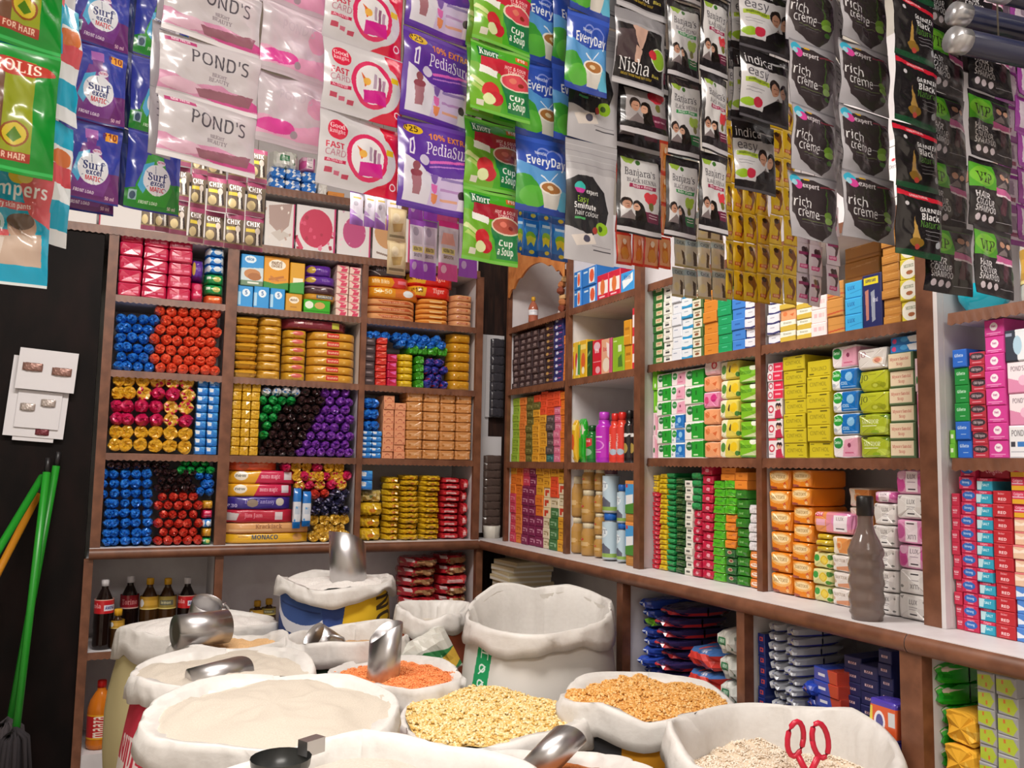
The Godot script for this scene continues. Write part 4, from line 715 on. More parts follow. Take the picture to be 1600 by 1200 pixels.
	pr("p_colgate_long", 120, 40, "a01c34", [["t", "Colgate", .5, .45, .44, "e0a8b4", 1, .6]])
	pr("cyan_glass", 60, 40, "18a0b8", [["s", 8, .2, ["40c8d8", "0c7890"]]])
	# lower cabinets
	pr("det_blue", 110, 44, "2c4cb4", [["e", .52, .6, .1, .24, "dfe4ee"], ["r", .16, .4, .24, .12, "c8d4f0"], ["s", 6, .16, ["1f3890", "4468cc"]]])
	pr("det_green", 110, 40, "27346c", [["p", [.3, .2, .9, .0, 1, .6, .5, .9], "6fb02c"], ["s", 4, .14, ["1c2454", "8ccc4c"]]])
	pr("det_red", 110, 44, "332c5c", [["p", [0, .3, 1, .6, 1, .86, 0, .6], "c8343c"], ["s", 5, .16, ["241c4c", "44407c"]]])
	pr("det_scarlet", 110, 60, "d23c34", [["p", [.1, .0, .9, .0, 1, .24, .1, .2], "4470b0"], ["t", "ACTIVE", .56, .14, .1, "ecd8d4", 1, .4], ["s", 4, .1, ["c03028", "e05a50"]]])
	pr("det_white", 110, 60, "d4d6d0", [["r", .28, .3, .34, .3, "3c8058"], ["t", "FREE", .45, .45, .14, "d8e8dc", 1, .26], ["s", 7, .12, ["a8b4a8", "ecece8", "7a9080"]]])
	pr("det_blue2", 90, 44, "2444b0", [["e", .4, .5, .1, .16, "d86a7c"], ["e", .4, .5, .06, .1, "e8dce4"], ["s", 5, .16, ["1a3088", "3c64d0"]]])
	pr("det_navy_red", 60, 40, "1f2c6c", [["r", .3, .3, .5, .4, "b84a4c"], ["r", .4, .4, .2, .2, "1f2c6c"]])
	pr("det_silver", 70, 36, "b4b8c0", [["r", 0, .8, 1, .2, "3840a0"], ["s", 6, .18, ["d4d6dc", "8c90a4", "5c5ca8"]]])
	pr("det_bar", 80, 40, "2c48b0", [["r", .2, .4, .3, .24, "e0e4f0"], ["p", [.6, .0, 1, .0, 1, 1, .7, 1], "b8402c"]])
	pr("det_xxx", 60, 46, "23285c", [["r", .26, .4, .48, .2, "d8c0c8"], ["t", "XXX", .5, .5, .18, "4c2438", 1, .42]])
	pr("det_orange", 90, 90, "d0582c", [["r", 0, 0, 1, .16, "4c3ca8"], ["r", 0, .9, 1, .1, "4c3ca8"], ["e", .4, .54, .2, .26, "e4e0e8"], ["e", .4, .54, .13, .18, "4c4c90"], ["r", .72, .26, .24, .36, "c8ccd0"], ["p", [0, .2, .14, .2, .14, .9, 0, .8], "d8c83c"]])
	pr("green_bag", 90, 44, "23a828", [["e", .5, .3, .12, .16, "d87c68"], ["s", 7, .18, ["148a1c", "54cc50", "e0d4c8"]]])
	pr("cloth_yellow", 90, 44, "d8a024", [["s", 6, .2, ["c88c18", "e4b848"]]])
	pr("lime_pack", 70, 50, "9a9a9c", [["p", [.04, .2, .76, .1, .98, .5, .76, .92, .04, .8], "a8bc2c"], ["r", .3, .2, .1, .2, "c86a24"], ["r", .5, .56, .1, .22, "c86a24"]])
	pr("paper_bag", 60, 30, "d8c8a0", [["p", [0, .4, 1, .6, 1, 1, 0, .9], "ece8dc"]])
	pr("dark_print", 64, 64, "2c2226", [])
	# posters and bottles
	pr("rangoli_red", 120, 110, "dcd8d8", [["e", .5, .48, .42, .42, "c02850"], ["s", 16, .06, ["d84c70", "a81c40", "e0809c"]], ["p", [.04, .7, .2, .94, .12, .98, .0, .8], "c83c60"], ["r", .95, 0, .05, 1, "c83c74"]])
	pr("rangoli_pink", 100, 100, "dcd8d8", [["e", .5, .46, .34, .34, "b8487c"], ["s", 10, .04, ["ecc8d8", "c89ab0"]], ["r", .95, 0, .05, 1, "c83c74"]])
	pr("rangoli_tan", 80, 100, "e0dcd8", [["e", .4, .4, .36, .34, "c89868"], ["l", .1, .84, .7, .94, .04, "8c7a70"], ["r", .95, 0, .05, 1, "c83c74"]])
	pr("rangoli_grey", 120, 110, "d8d4d0", [["p", [.1, .1, .9, .0, .8, .5, .5, .7, .14, .5], "a89088"], ["p", [.2, .7, .5, .6, .9, .7, .5, .86], "c4bcb4"], ["s", 8, .06, ["b89c90", "e0d8d0"]], ["r", .95, 0, .05, 1, "c83c74"]])
	pr("cola_label", 90, 40, "c02028", [["t", "ANLENE", .7, .6, .3, "2c2c6c", 1, .4], ["r", .5, .4, .46, .4, "dcd8e4"], ["t", "AMENA", .73, .6, .24, "2c2c6c", 1, .4], ["r", 0, 0, 1, .08, "e0b8a8"], ["t", "cola", .24, .5, .3, "f0c8c8", 3, .4]])
	pr("cola_label2", 90, 40, "8c1c28", [["t", "Torino", .5, .5, .36, "d89898", 3, .6], ["r", 0, .9, 1, .1, "c8a8a0"]])
	pr("gold_label_bottle", 90, 44, "b0882c", [["e", .2, .5, .1, .3, "d8dce0"], ["r", .3, .3, .5, .4, "c89c3c"], ["r", 0, .9, 1, .1, "e0c878"]])
	pr("olive_label", 90, 44, "8c7c3c", [["r", .2, .3, .5, .4, "5c5c50"], ["t", "lemon", .44, .5, .24, "d8d0a0", 1, .4], ["r", 0, .9, 1, .1, "d8c878"]])
	pr("mango_label", 90, 90, "b82024", [["t", "maaza", .45, .5, .4, "f2e0d0", 1, .9, 3], ["r", 0, 0, 1, .08, "e0a020"], ["r", 0, .92, 1, .08, "e0a020"], ["e", .8, .7, .14, .2, "e0901c"]])
	pr("harpic_label", 40, 80, "1c7a2c", [["p", [.2, .1, .8, .1, .8, .4, .5, .5, .2, .4], "c82c34"], ["t", "Pril", .5, .22, .1, "ffffff", 3, .6], ["e", .5, .7, .3, .16, "8cae94"]])
	pr("magenta_label", 50, 90, "b828b8", [["e", .5, .6, .32, .16, "d888d8"], ["e", .5, .6, .26, .13, "b030b8"], ["r", .3, .32, .44, .05, "f0d0f0"], ["r", .3, .8, .4, .03, "f0d0f0"]])
	pr("red_label", 50, 90, "d83c30", [["t", "SUNFEAST", .5, .5, .09, "f6dcd4", 1, .8, 3], ["p", [.1, .4, .5, .5, .4, .9, .1, .8], "e4dce0"], ["e", .7, .8, .2, .1, "a8b8c8"]])
	pr("black_label", 50, 90, "201a1a", [["l", .1, .34, .9, .26, .05, "e0dcdc"], ["e", .5, .7, .2, .16, "a89048"], ["e", .5, .3, .24, .06, "dcdcdc"]])
	# sacks
	pr("sack_blue_yellow", 400, 220, "d8d4d0", [["r", .52, 0, .48, 1, "d8b01c"], ["e", .27, .2, .24, .3, "d4d4dc"], ["e", .27, .16, .19, .22, "35508c"], ["l", .12, .2, .42, .2, .02, "24386c"], ["p", [.42, .1, .56, .0, .52, .6, .44, .4], "2c4484"], ["p", [.5, .7, .64, .4, .6, .76], "2c4484"], ["p", [.0, .3, .05, .3, .2, .5, .5, .52, .5, 1, 0, 1], "2a3c74"], ["t", "NAGA", .22, .66, .2, "dcdce8", 1, .36], ["t", "ION", .82, .3, .3, "3c2c14", 1, .5, 3]])
	pr("sack_green", 400, 200, "1f3c2c", [["t", "XO W 15", .5, .66, .24, "cfd8cc", 1, .5], ["e", .16, .3, .12, .3, "1c6b2c"], ["r", 0, .9, 1, .1, "8c8c78"]])
	pr("sack_red", 400, 300, "b8243c", [["t", "SUPERFINE", .3, .3, .2, "e8d4d4", 3, .5], ["p", [0, .55, 1, .4, 1, 1, 0, 1], "d8783c"], ["e", .3, .75, .12, .16, "dca438"], ["e", .7, .7, .14, .2, "d8a02c"], ["p", [.0, .3, .16, .3, .1, .7, 0, .8], "d4ccc4"], ["t", "RAVA", .12, .5, .16, "5c1c28", 1, .3, 3]])
	pr("sack_tan", 400, 300, "b0a478", [["e", .4, .22, .08, .1, "4c4638"], ["e", .4, .22, .05, .06, "b0a890"], ["e", .42, .7, .06, .16, "3c5c40"], ["r", .38, .6, .04, .03, "22201c"]])
	pr("sack_orange", 400, 200, "d8961c", [["r", 0, 0, .42, 1, "3c3c40"], ["t", "n", .38, .5, .3, "e0e0e0", 1], ["l", .42, .3, .5, .9, .02, "8c6a1c"], ["l", .5, .3, .42, .9, .02, "8c6a1c"]])
	pr("sack_brown", 300, 160, "a8583c", [["p", [.5, .4, 1, .2, 1, 1, .4, 1], "2f5c2c"], ["r", .1, .4, .5, .06, "d89a8c"], ["r", .1, .6, .4, .05, "d89a8c"]])
	pr("sack_white", 300, 160, "d6d2cc", [])
	pr("sack_tamil", 400, 260, "d6d2cc", [["p", [.225, .14, .315, .1, .285, 1, .2, 1], "159a5c"], ["l", 0.25, 0.2, 0.29, 0.2, 0.014, "e4f4ec"], ["l", 0.25, 0.17, 0.25, 0.26, 0.008, "e4f4ec"], ["l", 0.29, 0.17, 0.29, 0.26, 0.008, "e4f4ec"], ["e", 0.262, 0.36, .02, .045, "e4f4ec"], ["e", 0.262, 0.36, .012, .026, "159a5c"], ["l", 0.242, 0.43, 0.282, 0.33, .012, "e4f4ec"], ["e", 0.259, 0.52, .02, .045, "e4f4ec"], ["e", 0.259, 0.52, .012, .026, "159a5c"], ["l", 0.239, 0.59, 0.279, 0.49, .012, "e4f4ec"], ["e", 0.257, 0.66, .02, .045, "e4f4ec"], ["e", 0.257, 0.66, .012, .026, "159a5c"], ["l", 0.237, 0.73, 0.277, 0.63, .012, "e4f4ec"], ["e", 0.254, 0.80, .02, .045, "e4f4ec"], ["e", 0.254, 0.80, .012, .026, "159a5c"], ["l", 0.234, 0.87, 0.274, 0.77, .012, "e4f4ec"], ["e", 0.252, 0.92, .02, .045, "e4f4ec"], ["e", 0.252, 0.92, .012, .026, "159a5c"], ["l", 0.232, 0.99, 0.272, 0.89, .012, "e4f4ec"]])
	pr("bag_green", 120, 100, "c8c8c0", [["p", [0, .4, .5, .3, 1, .5, 1, .9, .3, .95, 0, .8], "2c7a44"], ["p", [.6, .6, 1, .5, 1, .8, .7, .95], "d0a83c"], ["t", "Basmati", .5, .6, .12, "d8e8dc", 2, .6]])
	pr("navy_back", 60, 160, "22285c", [["r", .3, .2, .4, .4, "2c3474"]])
	pr("card_white", 120, 60, "d8d4d2", [["r", .0, 0, .03, 1, "c02850"]])
	pr("plain_white", 64, 64, "d8d6d2", [])
	pr("pin_card", 64, 64, "d4d2d4", [])
	pr("foil_roll", 120, 60, "3c3f58", [["r", 0, .2, 1, .3, "2a3a8c"], ["r", .1, .6, .6, .1, "a8a8b4"], ["r", .7, 0, .04, 1, "d8d8dc"]])
# ---------------------------------------------------------------- the place
var wood: StandardMaterial3D
var laminate: StandardMaterial3D
var dark_wood: StandardMaterial3D
func noise_tex(freq: float, ramp: Array, w := 512, h := 512, stretch := 1.0) -> NoiseTexture2D:
	var t := NoiseTexture2D.new()
	var n := FastNoiseLite.new()
	n.frequency = freq
	n.fractal_octaves = 5
	n.seed = 4
	t.noise = n
	t.width = w
	t.height = h
	t.seamless = true
	var g := Gradient.new()
	g.offsets = PackedFloat32Array(ramp.map(func(r): return r[0]))
	g.colors = PackedColorArray(ramp.map(func(r): return hexc(r[1])))
	t.color_ramp = g
	return t
func grain_mat(c0: String, c1: String, c2: String, rough: float, scale: Vector3, freq := 0.012) -> StandardMaterial3D:
	var m := StandardMaterial3D.new()
	m.albedo_texture = noise_tex(freq, [[0.2, c0], [0.5, c1], [0.85, c2]])
	m.uv1_triplanar = true
	m.uv1_world_triplanar = true
	m.uv1_scale = scale
	m.roughness = rough
	return m
func area_light(called: String, at: Vector3, sx: float, sz: float, energy: float, col: Color, label: String) -> void:
	var t := thing(called, label, "light", at)
	var glow := StandardMaterial3D.new()
	glow.albedo_color = Color(0.95, 0.95, 0.95)
	glow.emission_enabled = true
	glow.emission = col
	glow.emission_energy_multiplier = 3.0
	part("housing", boxm(Vector3(-sx / 2 - 0.02, 0.0, -sz / 2 - 0.02), Vector3(sx / 2 + 0.02, 0.04, sz / 2 + 0.02)), flat_mat("lamp_housing", "dddddd", 0.5), t)
	part("diffuser", boxm(Vector3(-sx / 2, -0.012, -sz / 2), Vector3(sx / 2, -0.001, sz / 2)), glow, t)
	var l := AreaLight3D.new()
	l.area_size = Vector2(sx, sz)
	l.area_normalize_energy = true
	l.light_energy = energy
	l.light_color = col
	l.shadow_enabled = true
	l.set("area_range", 12.0)
	l.position = Vector3(0, -0.02, 0)
	l.rotation = Vector3(-PI / 2, 0, 0)
	t.add_child(l)
func _ready() -> void:
	rng.seed = 7
	nz.frequency = 0.02
	nz.fractal_octaves = 2
	var cam := Camera3D.new()
	cam.name = "camera"
	add_child(cam)
	cam.transform = Transform3D(CM, Vector3.ZERO)
	cam.fov = rad_to_deg(2.0 * atan(600.0 / F))
	cam.near = 0.02
	cam.current = true
	var we := WorldEnvironment.new()
	var env := Environment.new()
	env.background_mode = Environment.BG_COLOR
	env.background_color = Color(0.02, 0.02, 0.025)
	env.tonemap_mode = Environment.TONE_MAPPER_LINEAR
	env.tonemap_exposure = 0.97
	env.sdfgi_enabled = true
	env.ssao_enabled = true
	env.ssil_enabled = true
	we.environment = env
	add_child(we)
	area_light("ceiling_light", Vector3(-0.2, TOP - 0.05, 0.9), 1.6, 0.6, 9.0, Color(1.0, 0.97, 0.94), "white ceiling light panel over the shop entrance")
	area_light("ceiling_light", Vector3(0.2, TOP - 0.05, -1.75), 1.6, 0.4, 7.5, Color(1.0, 0.97, 0.94), "white ceiling light panel above the grain sacks")
	wood = grain_mat("603b29", "6e4530", "7a4f39", 0.42, Vector3(2.2, 2.2, 2.2))
	dark_wood = grain_mat("0c0808", "120c0b", "190f0e", 0.6, Vector3(1.2, 0.5, 1.2))
	dark_wood.metallic_specular = 0.25
	laminate = grain_mat("cfcacc", "d4d0d2", "d8d5d6", 0.5, Vector3(1.5, 1.5, 1.5))
	make_prints()
	room()
	units()
	goods_back()
	goods_right()
	goods_low()
	sacks()
	hangers()
	extras()
	print("objects ", get_child_count(), " pages ", pages.size())
func slab(called: String, lo: Vector3, hi: Vector3, m: Material, label: String) -> void:
	var o := MeshInstance3D.new()
	o.mesh = boxm(lo, hi)
	o.material_override = m
	o.name = called
	add_child(o)
	tag(o, label, "", "", "structure")
func room() -> void:
	var plaster := grain_mat("b8b2a8", "c6c0b6", "cec9c0", 0.85, Vector3(0.7, 0.7, 0.7))
	var tiles := grain_mat("8c8076", "9c9086", "a89c92", 0.35, Vector3(1, 1, 1))
	slab("floor", Vector3(-2.4, FLOOR - 0.1, -4.0), Vector3(2.1, FLOOR, 2.4), tiles, "dull beige tiled shop floor")
	slab("ceiling", Vector3(-2.4, TOP, -4.0), Vector3(2.1, TOP + 0.1, 2.4), plaster, "pale plaster shop ceiling")
	slab("wall_rear", Vector3(-2.4, FLOOR, -4.0), Vector3(2.1, TOP, -3.83), plaster, "plaster wall behind the shelf unit")
	slab("wall_right", Vector3(1.95, FLOOR, -3.83), Vector3(2.1, TOP, 2.4), plaster, "plaster wall behind the soap shelves")
	slab("wall_left", Vector3(-2.4, FLOOR, -3.83), Vector3(-2.2, TOP, 2.4), plaster, "plaster wall on the door side")
	slab("wall_front", Vector3(-2.2, FLOOR, 2.2), Vector3(1.95, TOP, 2.4), plaster, "plaster wall on the street side")
	slab("wall_back", Vector3(-2.2, FLOOR, -3.6), Vector3(-0.045, 0.84, -3.5), dark_wood, "near-black laminate partition beside the biscuit shelves")
	slab("trim_1", Vector3(1.5, FLOOR, -3.7), Vector3(1.68, TOP, -3.6), grain_mat("1c1210", "2b1b17", "3a251e", 0.45, Vector3(6, 0.8, 6)), "dark brown wood panel in the corner between the shelf units")
# board with a scalloped bead along its front edge; runs along x, front at z = 0
func edge_strip(len_: float, h: float, m: Material) -> ArrayMesh:
	var s := Sheet.new(false)
	var n := maxi(2, int(len_ / 0.02))
	for k in n:
		var x0 := len_ * k / n
		var x1 := len_ * (k + 0.5) / n
		var x2 := len_ * (k + 1) / n
		for q in [[x0, x1, 0.0, 1.0], [x1, x2, 1.0, 0.0]]:
			var d0: float = 0.004 * q[2]
			var d1: float = 0.004 * q[3]
			s.quad(Vector3(q[0], 0, 0.006), Vector3(q[1], 0, 0.006), Vector3(q[1], -h - d1, 0.009), Vector3(q[0], -h - d0, 0.009))
			s.quad(Vector3(q[0], -h - d0, 0.009), Vector3(q[1], -h - d1, 0.009), Vector3(q[1], -h + 0.004, -0.004), Vector3(q[0], -h + 0.004, -0.004))
		s.quad(Vector3(x0, 0, -0.002), Vector3(x2, 0, -0.002), Vector3(x2, 0, 0.006), Vector3(x0, 0, 0.006))
	return s.done(m)
# unit in its own axes: runs along x from 0 to len, front at z = 0, depth behind; children are parts
func unit(called: String, label: String, c: Array, a0: float, a1: float, y0: float, y1: float, depth: float, posts: Array, boards: Array, top_open := false) -> Node3D:
	var len_ := a1 - a0
	var t := thing(called, label, "shelf", cp(c, a0, 0, 0), turn(c))
	part("back_panel", boxm(Vector3(0, y0, -depth), Vector3(len_, y1, -depth + 0.01)), laminate, t)
	for p in posts:      # [from, to, divider thickness]
		var x0: float = p[0] - a0
		var x1: float = p[1] - a0
		part("post", boxm(Vector3(x0, y0, -0.012), Vector3(x1, y1, 0.006)), wood if p.size() < 4 or p[3] == 0 else laminate, t)
		var mid := (x0 + x1) / 2
		if p.size() > 4: mid = p[4] - a0
		part("side_panel", boxm(Vector3(mid - p[2] / 2, y0, -depth + 0.01), Vector3(mid + p[2] / 2, y1, -0.012)), laminate, t)
	for b in boards:     # [height of the top, from, to]
		var x0: float = b[1] - a0
		var x1: float = b[2] - a0
		var sb := part("shelf_board", boxm(Vector3(x0, b[0] - 0.022, -depth + 0.01), Vector3(x1, b[0], -0.002)), laminate if b.size() < 4 else wood, t)
		part("edge_strip", edge_strip(x1 - x0, 0.024, wood), null, sb, Vector3(x0, b[0], -0.004))
	return t
const BK := -3.5
const R1 := 1.58
const R2 := 1.62
func units() -> void:
	var cb := [0, BK, 0.0, ""]
	unit("shelf_unit", "brown edged shelf unit packed with biscuits on the back wall", cb, -0.03, 1.5, -0.324, 0.842, 0.28, [[-0.03, 0.004, 0.018], [0.397, 0.44, 0.02], [0.943, 0.967, 0.02], [1.468, 1.5, 0.02]], [[0.611, 0.004, 0.397], [0.611, 0.44, 0.943], [0.611, 0.967, 1.468], [0.328, 0.004, 0.397], [0.328, 0.44, 0.943], [0.328, 0.967, 1.468], [0.02, 0.004, 0.397], [0.02, 0.44, 0.943], [0.02, 0.967, 1.468]])
	var t := thing("top_shelf", "brown edged top shelf with rangoli picture cards", "shelf", Vector3(-0.4, 0, BK))
	for y in [0.868, 1.112]:
		part("shelf_board", boxm(Vector3(0, y - 0.025, -0.3), Vector3(1.88, y, 0.0)), laminate, t)
		part("edge_strip", edge_strip(1.88, 0.03, wood), null, t, Vector3(0, y, 0))
	part("back_panel", boxm(Vector3(0, 0.868, -0.3), Vector3(1.88, 1.6, -0.29)), laminate, t)
	for x in [0.0, 1.86]: part("side_panel", boxm(Vector3(x, 0.868, -0.29), Vector3(x + 0.02, 1.6, -0.02)), laminate, t)
	var c1 := [1, R1, 0.0, ""]
	unit("shelf_unit", "brown edged shelf unit with the carved prayer niche", c1, -3.405, -2.375, -0.324, 1.0, 0.3, [[-3.405, -3.385, 0.012], [-2.864, -2.84, 0.014], [-2.389, -2.353, 0.01, 0, -2.38]], [[0.601, -3.385, -2.872, 1], [0.601, -2.84, -2.39], [0.33, -3.385, -2.872], [0.33, -2.84, -2.39], [0.017, -3.385, -2.872], [0.017, -2.84, -2.39]])
	var c2 := [1, R2, 0.0, ""]
	unit("shelf_unit", "brown edged shelf unit stacked with soap cartons", c2, -2.374, -1.28, -0.324, 1.2, 0.28, [[-1.846, -1.824, 0.014], [-1.322, -1.278, 0.03]], [[0.615, -2.374, -1.84], [0.615, -1.83, -1.32], [0.342, -2.374, -1.84], [0.342, -1.83, -1.32], [0.033, -2.374, -1.84], [0.033, -1.83, -1.32]])
	unit("shelf_unit", "brown edged shelf unit holding toothpaste and shaving cartons", c2, -1.278, -0.2, -0.324, 0.915, 0.28, [[-1.278, -1.268, 0.012, 1], [-0.25, -0.2, 0.03]], [[0.342, -1.245, -0.25], [0.033, -1.245, -0.25], [0.64, -1.245, -0.25]])
	var up := thing("wall_cupboard", "dark brown closed cupboard high above the toothpaste unit", "cupboard", Vector3(1.62, 0.92, -1.27))
	part("body", boxm(Vector3(0.02, 0, 0), Vector3(0.31, 0.8, 1.6)), dark_wood, up)
	for k in 3:
		var dr := part("door", boxm(Vector3(0.0, 0.01, 0.01 + k * 0.53), Vector3(0.018, 0.79, 0.52 + k * 0.53)), dark_wood, up)
		part("handle", tube([Vector3(-0.02, 0.1, 0.06 + k * 0.53), Vector3(-0.02, 0.2, 0.06 + k * 0.53)], 0.005, 8, flat_mat("handle_steel", "a8a6a4", 0.3, 1.0)), null, dr)
	# the counter runs round the corner
	var k := thing("counter", "white topped counter with a rounded brown nosing under the shelves", "counter")
	part("worktop", boxm(Vector3(-0.03, -0.362, -3.79), Vector3(1.95, -0.3245, -3.475)), laminate, k)
	part("worktop", boxm(Vector3(1.5, -0.362, -3.475), Vector3(1.93, -0.3245, 0.3)), laminate, k)
	var prof := []
	for q in 9: prof.append(Vector2(cos(-PI / 2 + q * PI / 8), sin(-PI / 2 + q * PI / 8)) * Vector2(0.018, 0.02))
	for e in [[Vector3(-0.03, -0.345, -3.478), Vector3(1.49, -0.345, -3.478)], [Vector3(1.505, -0.345, -3.478), Vector3(1.505, -0.345, -1.268)], [Vector3(1.505, -0.345, -1.266), Vector3(1.505, -0.345, 0.3)]]:
		var d: Vector3 = (e[1] - e[0]).normalized()
		var out := Vector3(0, 0, 1) if absf(d.x) > 0.5 else Vector3(-1, 0, 0)
		var fn := func(i: float, j: float) -> Vector3:
			var p: Vector2 = prof[int(round(j * 8))]
			return e[0].lerp(e[1], i) + out * p.x + Vector3.UP * p.y
		part("nosing", grid(1, 8, fn, no_uv, wood), null, k)
	# base cabinets
	var b := thing("base_cabinet", "open base cabinet with drink bottles under the back counter", "cabinet")
	part("back_panel", boxm(Vector3(-0.03, FLOOR, -3.82), Vector3(1.48, -0.3625, -3.8)), laminate, b)
	part("floor_panel", boxm(Vector3(-0.03, FLOOR, -3.8), Vector3(1.5, -1.05, -3.49)), laminate, b)
	for x in [[-0.045, -0.015], [0.405, 0.435], [1.485, 1.515]]:
		part("post", boxm(Vector3(x[0], FLOOR, -3.51), Vector3(x[1], -0.3628, -3.48)), wood, b)
		part("side_panel", boxm(Vector3(x[0] + 0.006, -1.05, -3.8), Vector3(x[1] - 0.006, -0.3628, -3.51)), laminate, b)
	part("shelf_board", boxm(Vector3(-0.02, -0.715, -3.8), Vector3(0.41, -0.695, -3.49)), laminate, b)
	part("edge_strip", edge_strip(0.43, 0.022, wood), null, b, Vector3(-0.02, -0.695, -3.49))
	part("shelf_board", boxm(Vector3(0.43, -0.715, -3.8), Vector3(1.49, -0.695, -3.49)), laminate, b)
	var r := thing("base_cabinet", "open base cabinet with detergent packs under the long counter", "cabinet")
	part("back_panel", boxm(Vector3(1.9, FLOOR, -3.8), Vector3(1.93, -0.3625, 0.3)), laminate, r)
	part("floor_panel", boxm(Vector3(1.532, FLOOR, -3.5), Vector3(1.9, -1.05, 0.3)), laminate, r)
	for z in [[-2.37, -2.335], [-1.795, -1.765], [-1.29, -1.237], [0.26, 0.3]]:
		part("post", boxm(Vector3(1.5, FLOOR, z[0]), Vector3(1.53, -0.3628, z[1])), wood, r)
		part("side_panel", boxm(Vector3(1.53, -1.05, z[0] + 0.008), Vector3(1.9, -0.3628, z[1] - 0.008)), laminate, r)
# ---------------------------------------------------------------- back wall goods
func hexrolls(list: Array, u0: float, u1: float, v0: float, rows: int, du: float, dv: float, pick: Callable, slope := 0.03, jit := 1.0, off := true) -> void:
	for r in rows:
		var u := u0 + (du / 2 if (off and r % 2 == 1) else 0.0) + du / 2
		var n := 0
		while u <= u1 - du * 0.3:
			var p: String = pick.call(u, r)
			n += 1
			if p != "": list.append([u + rng.randf_range(-jit, jit), v0 + (u - u0) * slope - r * dv - du * 0.46 + rng.randf_range(-jit, jit) * 0.5, du * 0.5, p, r, n - 1])
			u += du
func goods_back() -> void:
	var A := [0, BK, 0.611, "on the upper back shelf"]
	var B := [0, BK, 0.328, "on the second back shelf"]
	var C := [0, BK, 0.02, "on the third back shelf"]
	var D := [0, BK, -0.324, "on the back counter"]
	# upper shelf, first bay
	st(A, 180, 220, 358, 5, 1, "brick", "red_pack", "film", "biscuit_pack", "crimson biscuit pack in the stack against the end post", "biscuits")
	st(A, 220, 260, 366, 5, 1, "brick", "red_pack", "film", "biscuit_pack", "crimson biscuit pack in the middle stack of the crimson block", "biscuits")
	st(A, 260, 298, 371, 5, 1, "brick", "red_pack", "film", "biscuit_pack", "crimson biscuit pack in the stack beside the purple pack", "biscuits")
	st(A, 298, 317, 438, 1, 1, "up", "magenta_pack", "film", "biscuit_pack", "magenta biscuit pack standing upright under a purple one", "biscuits")
	st(A, 299, 318, 403, 1, 1, "up", "purple_pack", "film", "biscuit_pack", "purple biscuit pack standing upright on a magenta one", "biscuits", {"vb": 438})
	st(A, 319, 351, 461, 1, 1, "pack", "orange_pack", "film", "biscuit_pack", "flat orange biscuit pack under two green ones", "biscuits")
	st(A, 319, 351, 428, 2, 1, "pack", "green_pack", "film", "biscuit_pack", "green biscuit pack between blue and orange packs", "biscuits", {"vb": 460})
	st(A, 321, 352, 387, 3, 1, "pack", "white_blue_pack", "film", "biscuit_pack", "blue and white biscuit pack on top of green ones", "biscuits", {"vb": 427})
	# upper shelf, second bay
	st(A, 371, 395, 446, 1, 1, "box", "small_blue", "carton", "biscuit_carton", "small blue carton at the post end of its row", "carton")
	st(A, 396, 420, 448, 1, 1, "box", "small_blue", "carton", "biscuit_carton", "small blue carton in the middle of three", "carton")
	st(A, 421, 444, 451, 1, 1, "box", "small_blue", "carton", "biscuit_carton", "small blue carton beside the small amber carton", "carton")
	st(A, 445, 471, 459, 1, 1, "box", "small_gold", "carton", "biscuit_carton", "small amber carton beside the green biscuit pack", "carton")
	st(A, 375, 411, 398, 1, 1, "box", "blue_carton", "carton", "biscuit_carton", "tall blue biscuit carton with a nut picture", "carton", {"vb": 447, "d": 0.06})
	st(A, 411, 451, 401, 1, 1, "box", "nutri_carton", "carton", "biscuit_carton", "tall amber and green biscuit carton with white lettering panel", "carton", {"vb": 452, "d": 0.06})
	st(A, 452, 475, 411, 1, 1, "box", "nutri_side", "carton", "biscuit_carton", "narrow yellow and green carton side beside purple packs", "carton", {"vb": 459, "d": 0.06})
	st(A, 474, 516, 469, 1, 1, "box", "green_biscuit", "film", "biscuit_pack", "bright green biscuit pack at the foot of the purple stack", "biscuits")
	st(A, 473, 528, 459, 1, 1, "pack", "gold_cracker", "film", "biscuit_pack", "gold cracker pack lying on the bright green pack", "biscuits", {"vb": 470})
	st(A, 474, 528, 445, 1, 1, "pack", "dark_pack", "film", "biscuit_pack", "dark brown biscuit pack between gold and purple packs", "biscuits", {"vb": 460})
	st(A, 475, 528, 431, 1, 1, "pack", "purple_pack", "film", "biscuit_pack", "purple biscuit pack lying on the dark brown one", "biscuits", {"vb": 446})
	st(A, 478, 522, 414, 1, 1, "pack", "purple_pack", "film", "biscuit_pack", "purple biscuit pack on top of its stack", "biscuits", {"vb": 432})
	st(A, 524, 543, 414, 7, 1, "box", "pink_box", "carton", "biscuit_carton", "pink and cream carton in the stack beside purple packs", "carton")
	st(A, 544, 562, 418, 7, 1, "box", "pink_box", "carton", "biscuit_carton", "pink and cream carton in the stack against the post", "carton")
	# upper shelf, third bay
	st(A, 572, 654, 467, 3, 1, "pack", "peach_pack", "film", "biscuit_pack", "long peach cracker pack under the orange packs", "biscuits")
	st(A, 572, 660, 449, 1, 1, "pack", "orange_yellow", "film", "biscuit_pack", "long yellow and orange biscuit pack on peach packs", "biscuits", {"vb": 467})
	st(A, 573, 645, 432, 1, 1, "pack", "orange_red", "film", "biscuit_pack", "long red and orange biscuit pack under a dark one", "biscuits", {"vb": 450})
	st(A, 574, 640, 416, 1, 1, "pack", "black_cream", "film", "biscuit_pack", "long dark biscuit pack on top of orange packs", "biscuits", {"vb": 433})
	st(A, 655, 705, 467, 5, 1, "pack", "orange_stripe", "film", "biscuit_pack", "orange striped biscuit pack under two red packs", "biscuits")
	st(A, 642, 710, 446, 1, 1, "pack", "red_tiger", "film", "biscuit_pack", "long red biscuit pack with yellow end, lower of two", "biscuits", {"vb": 466})
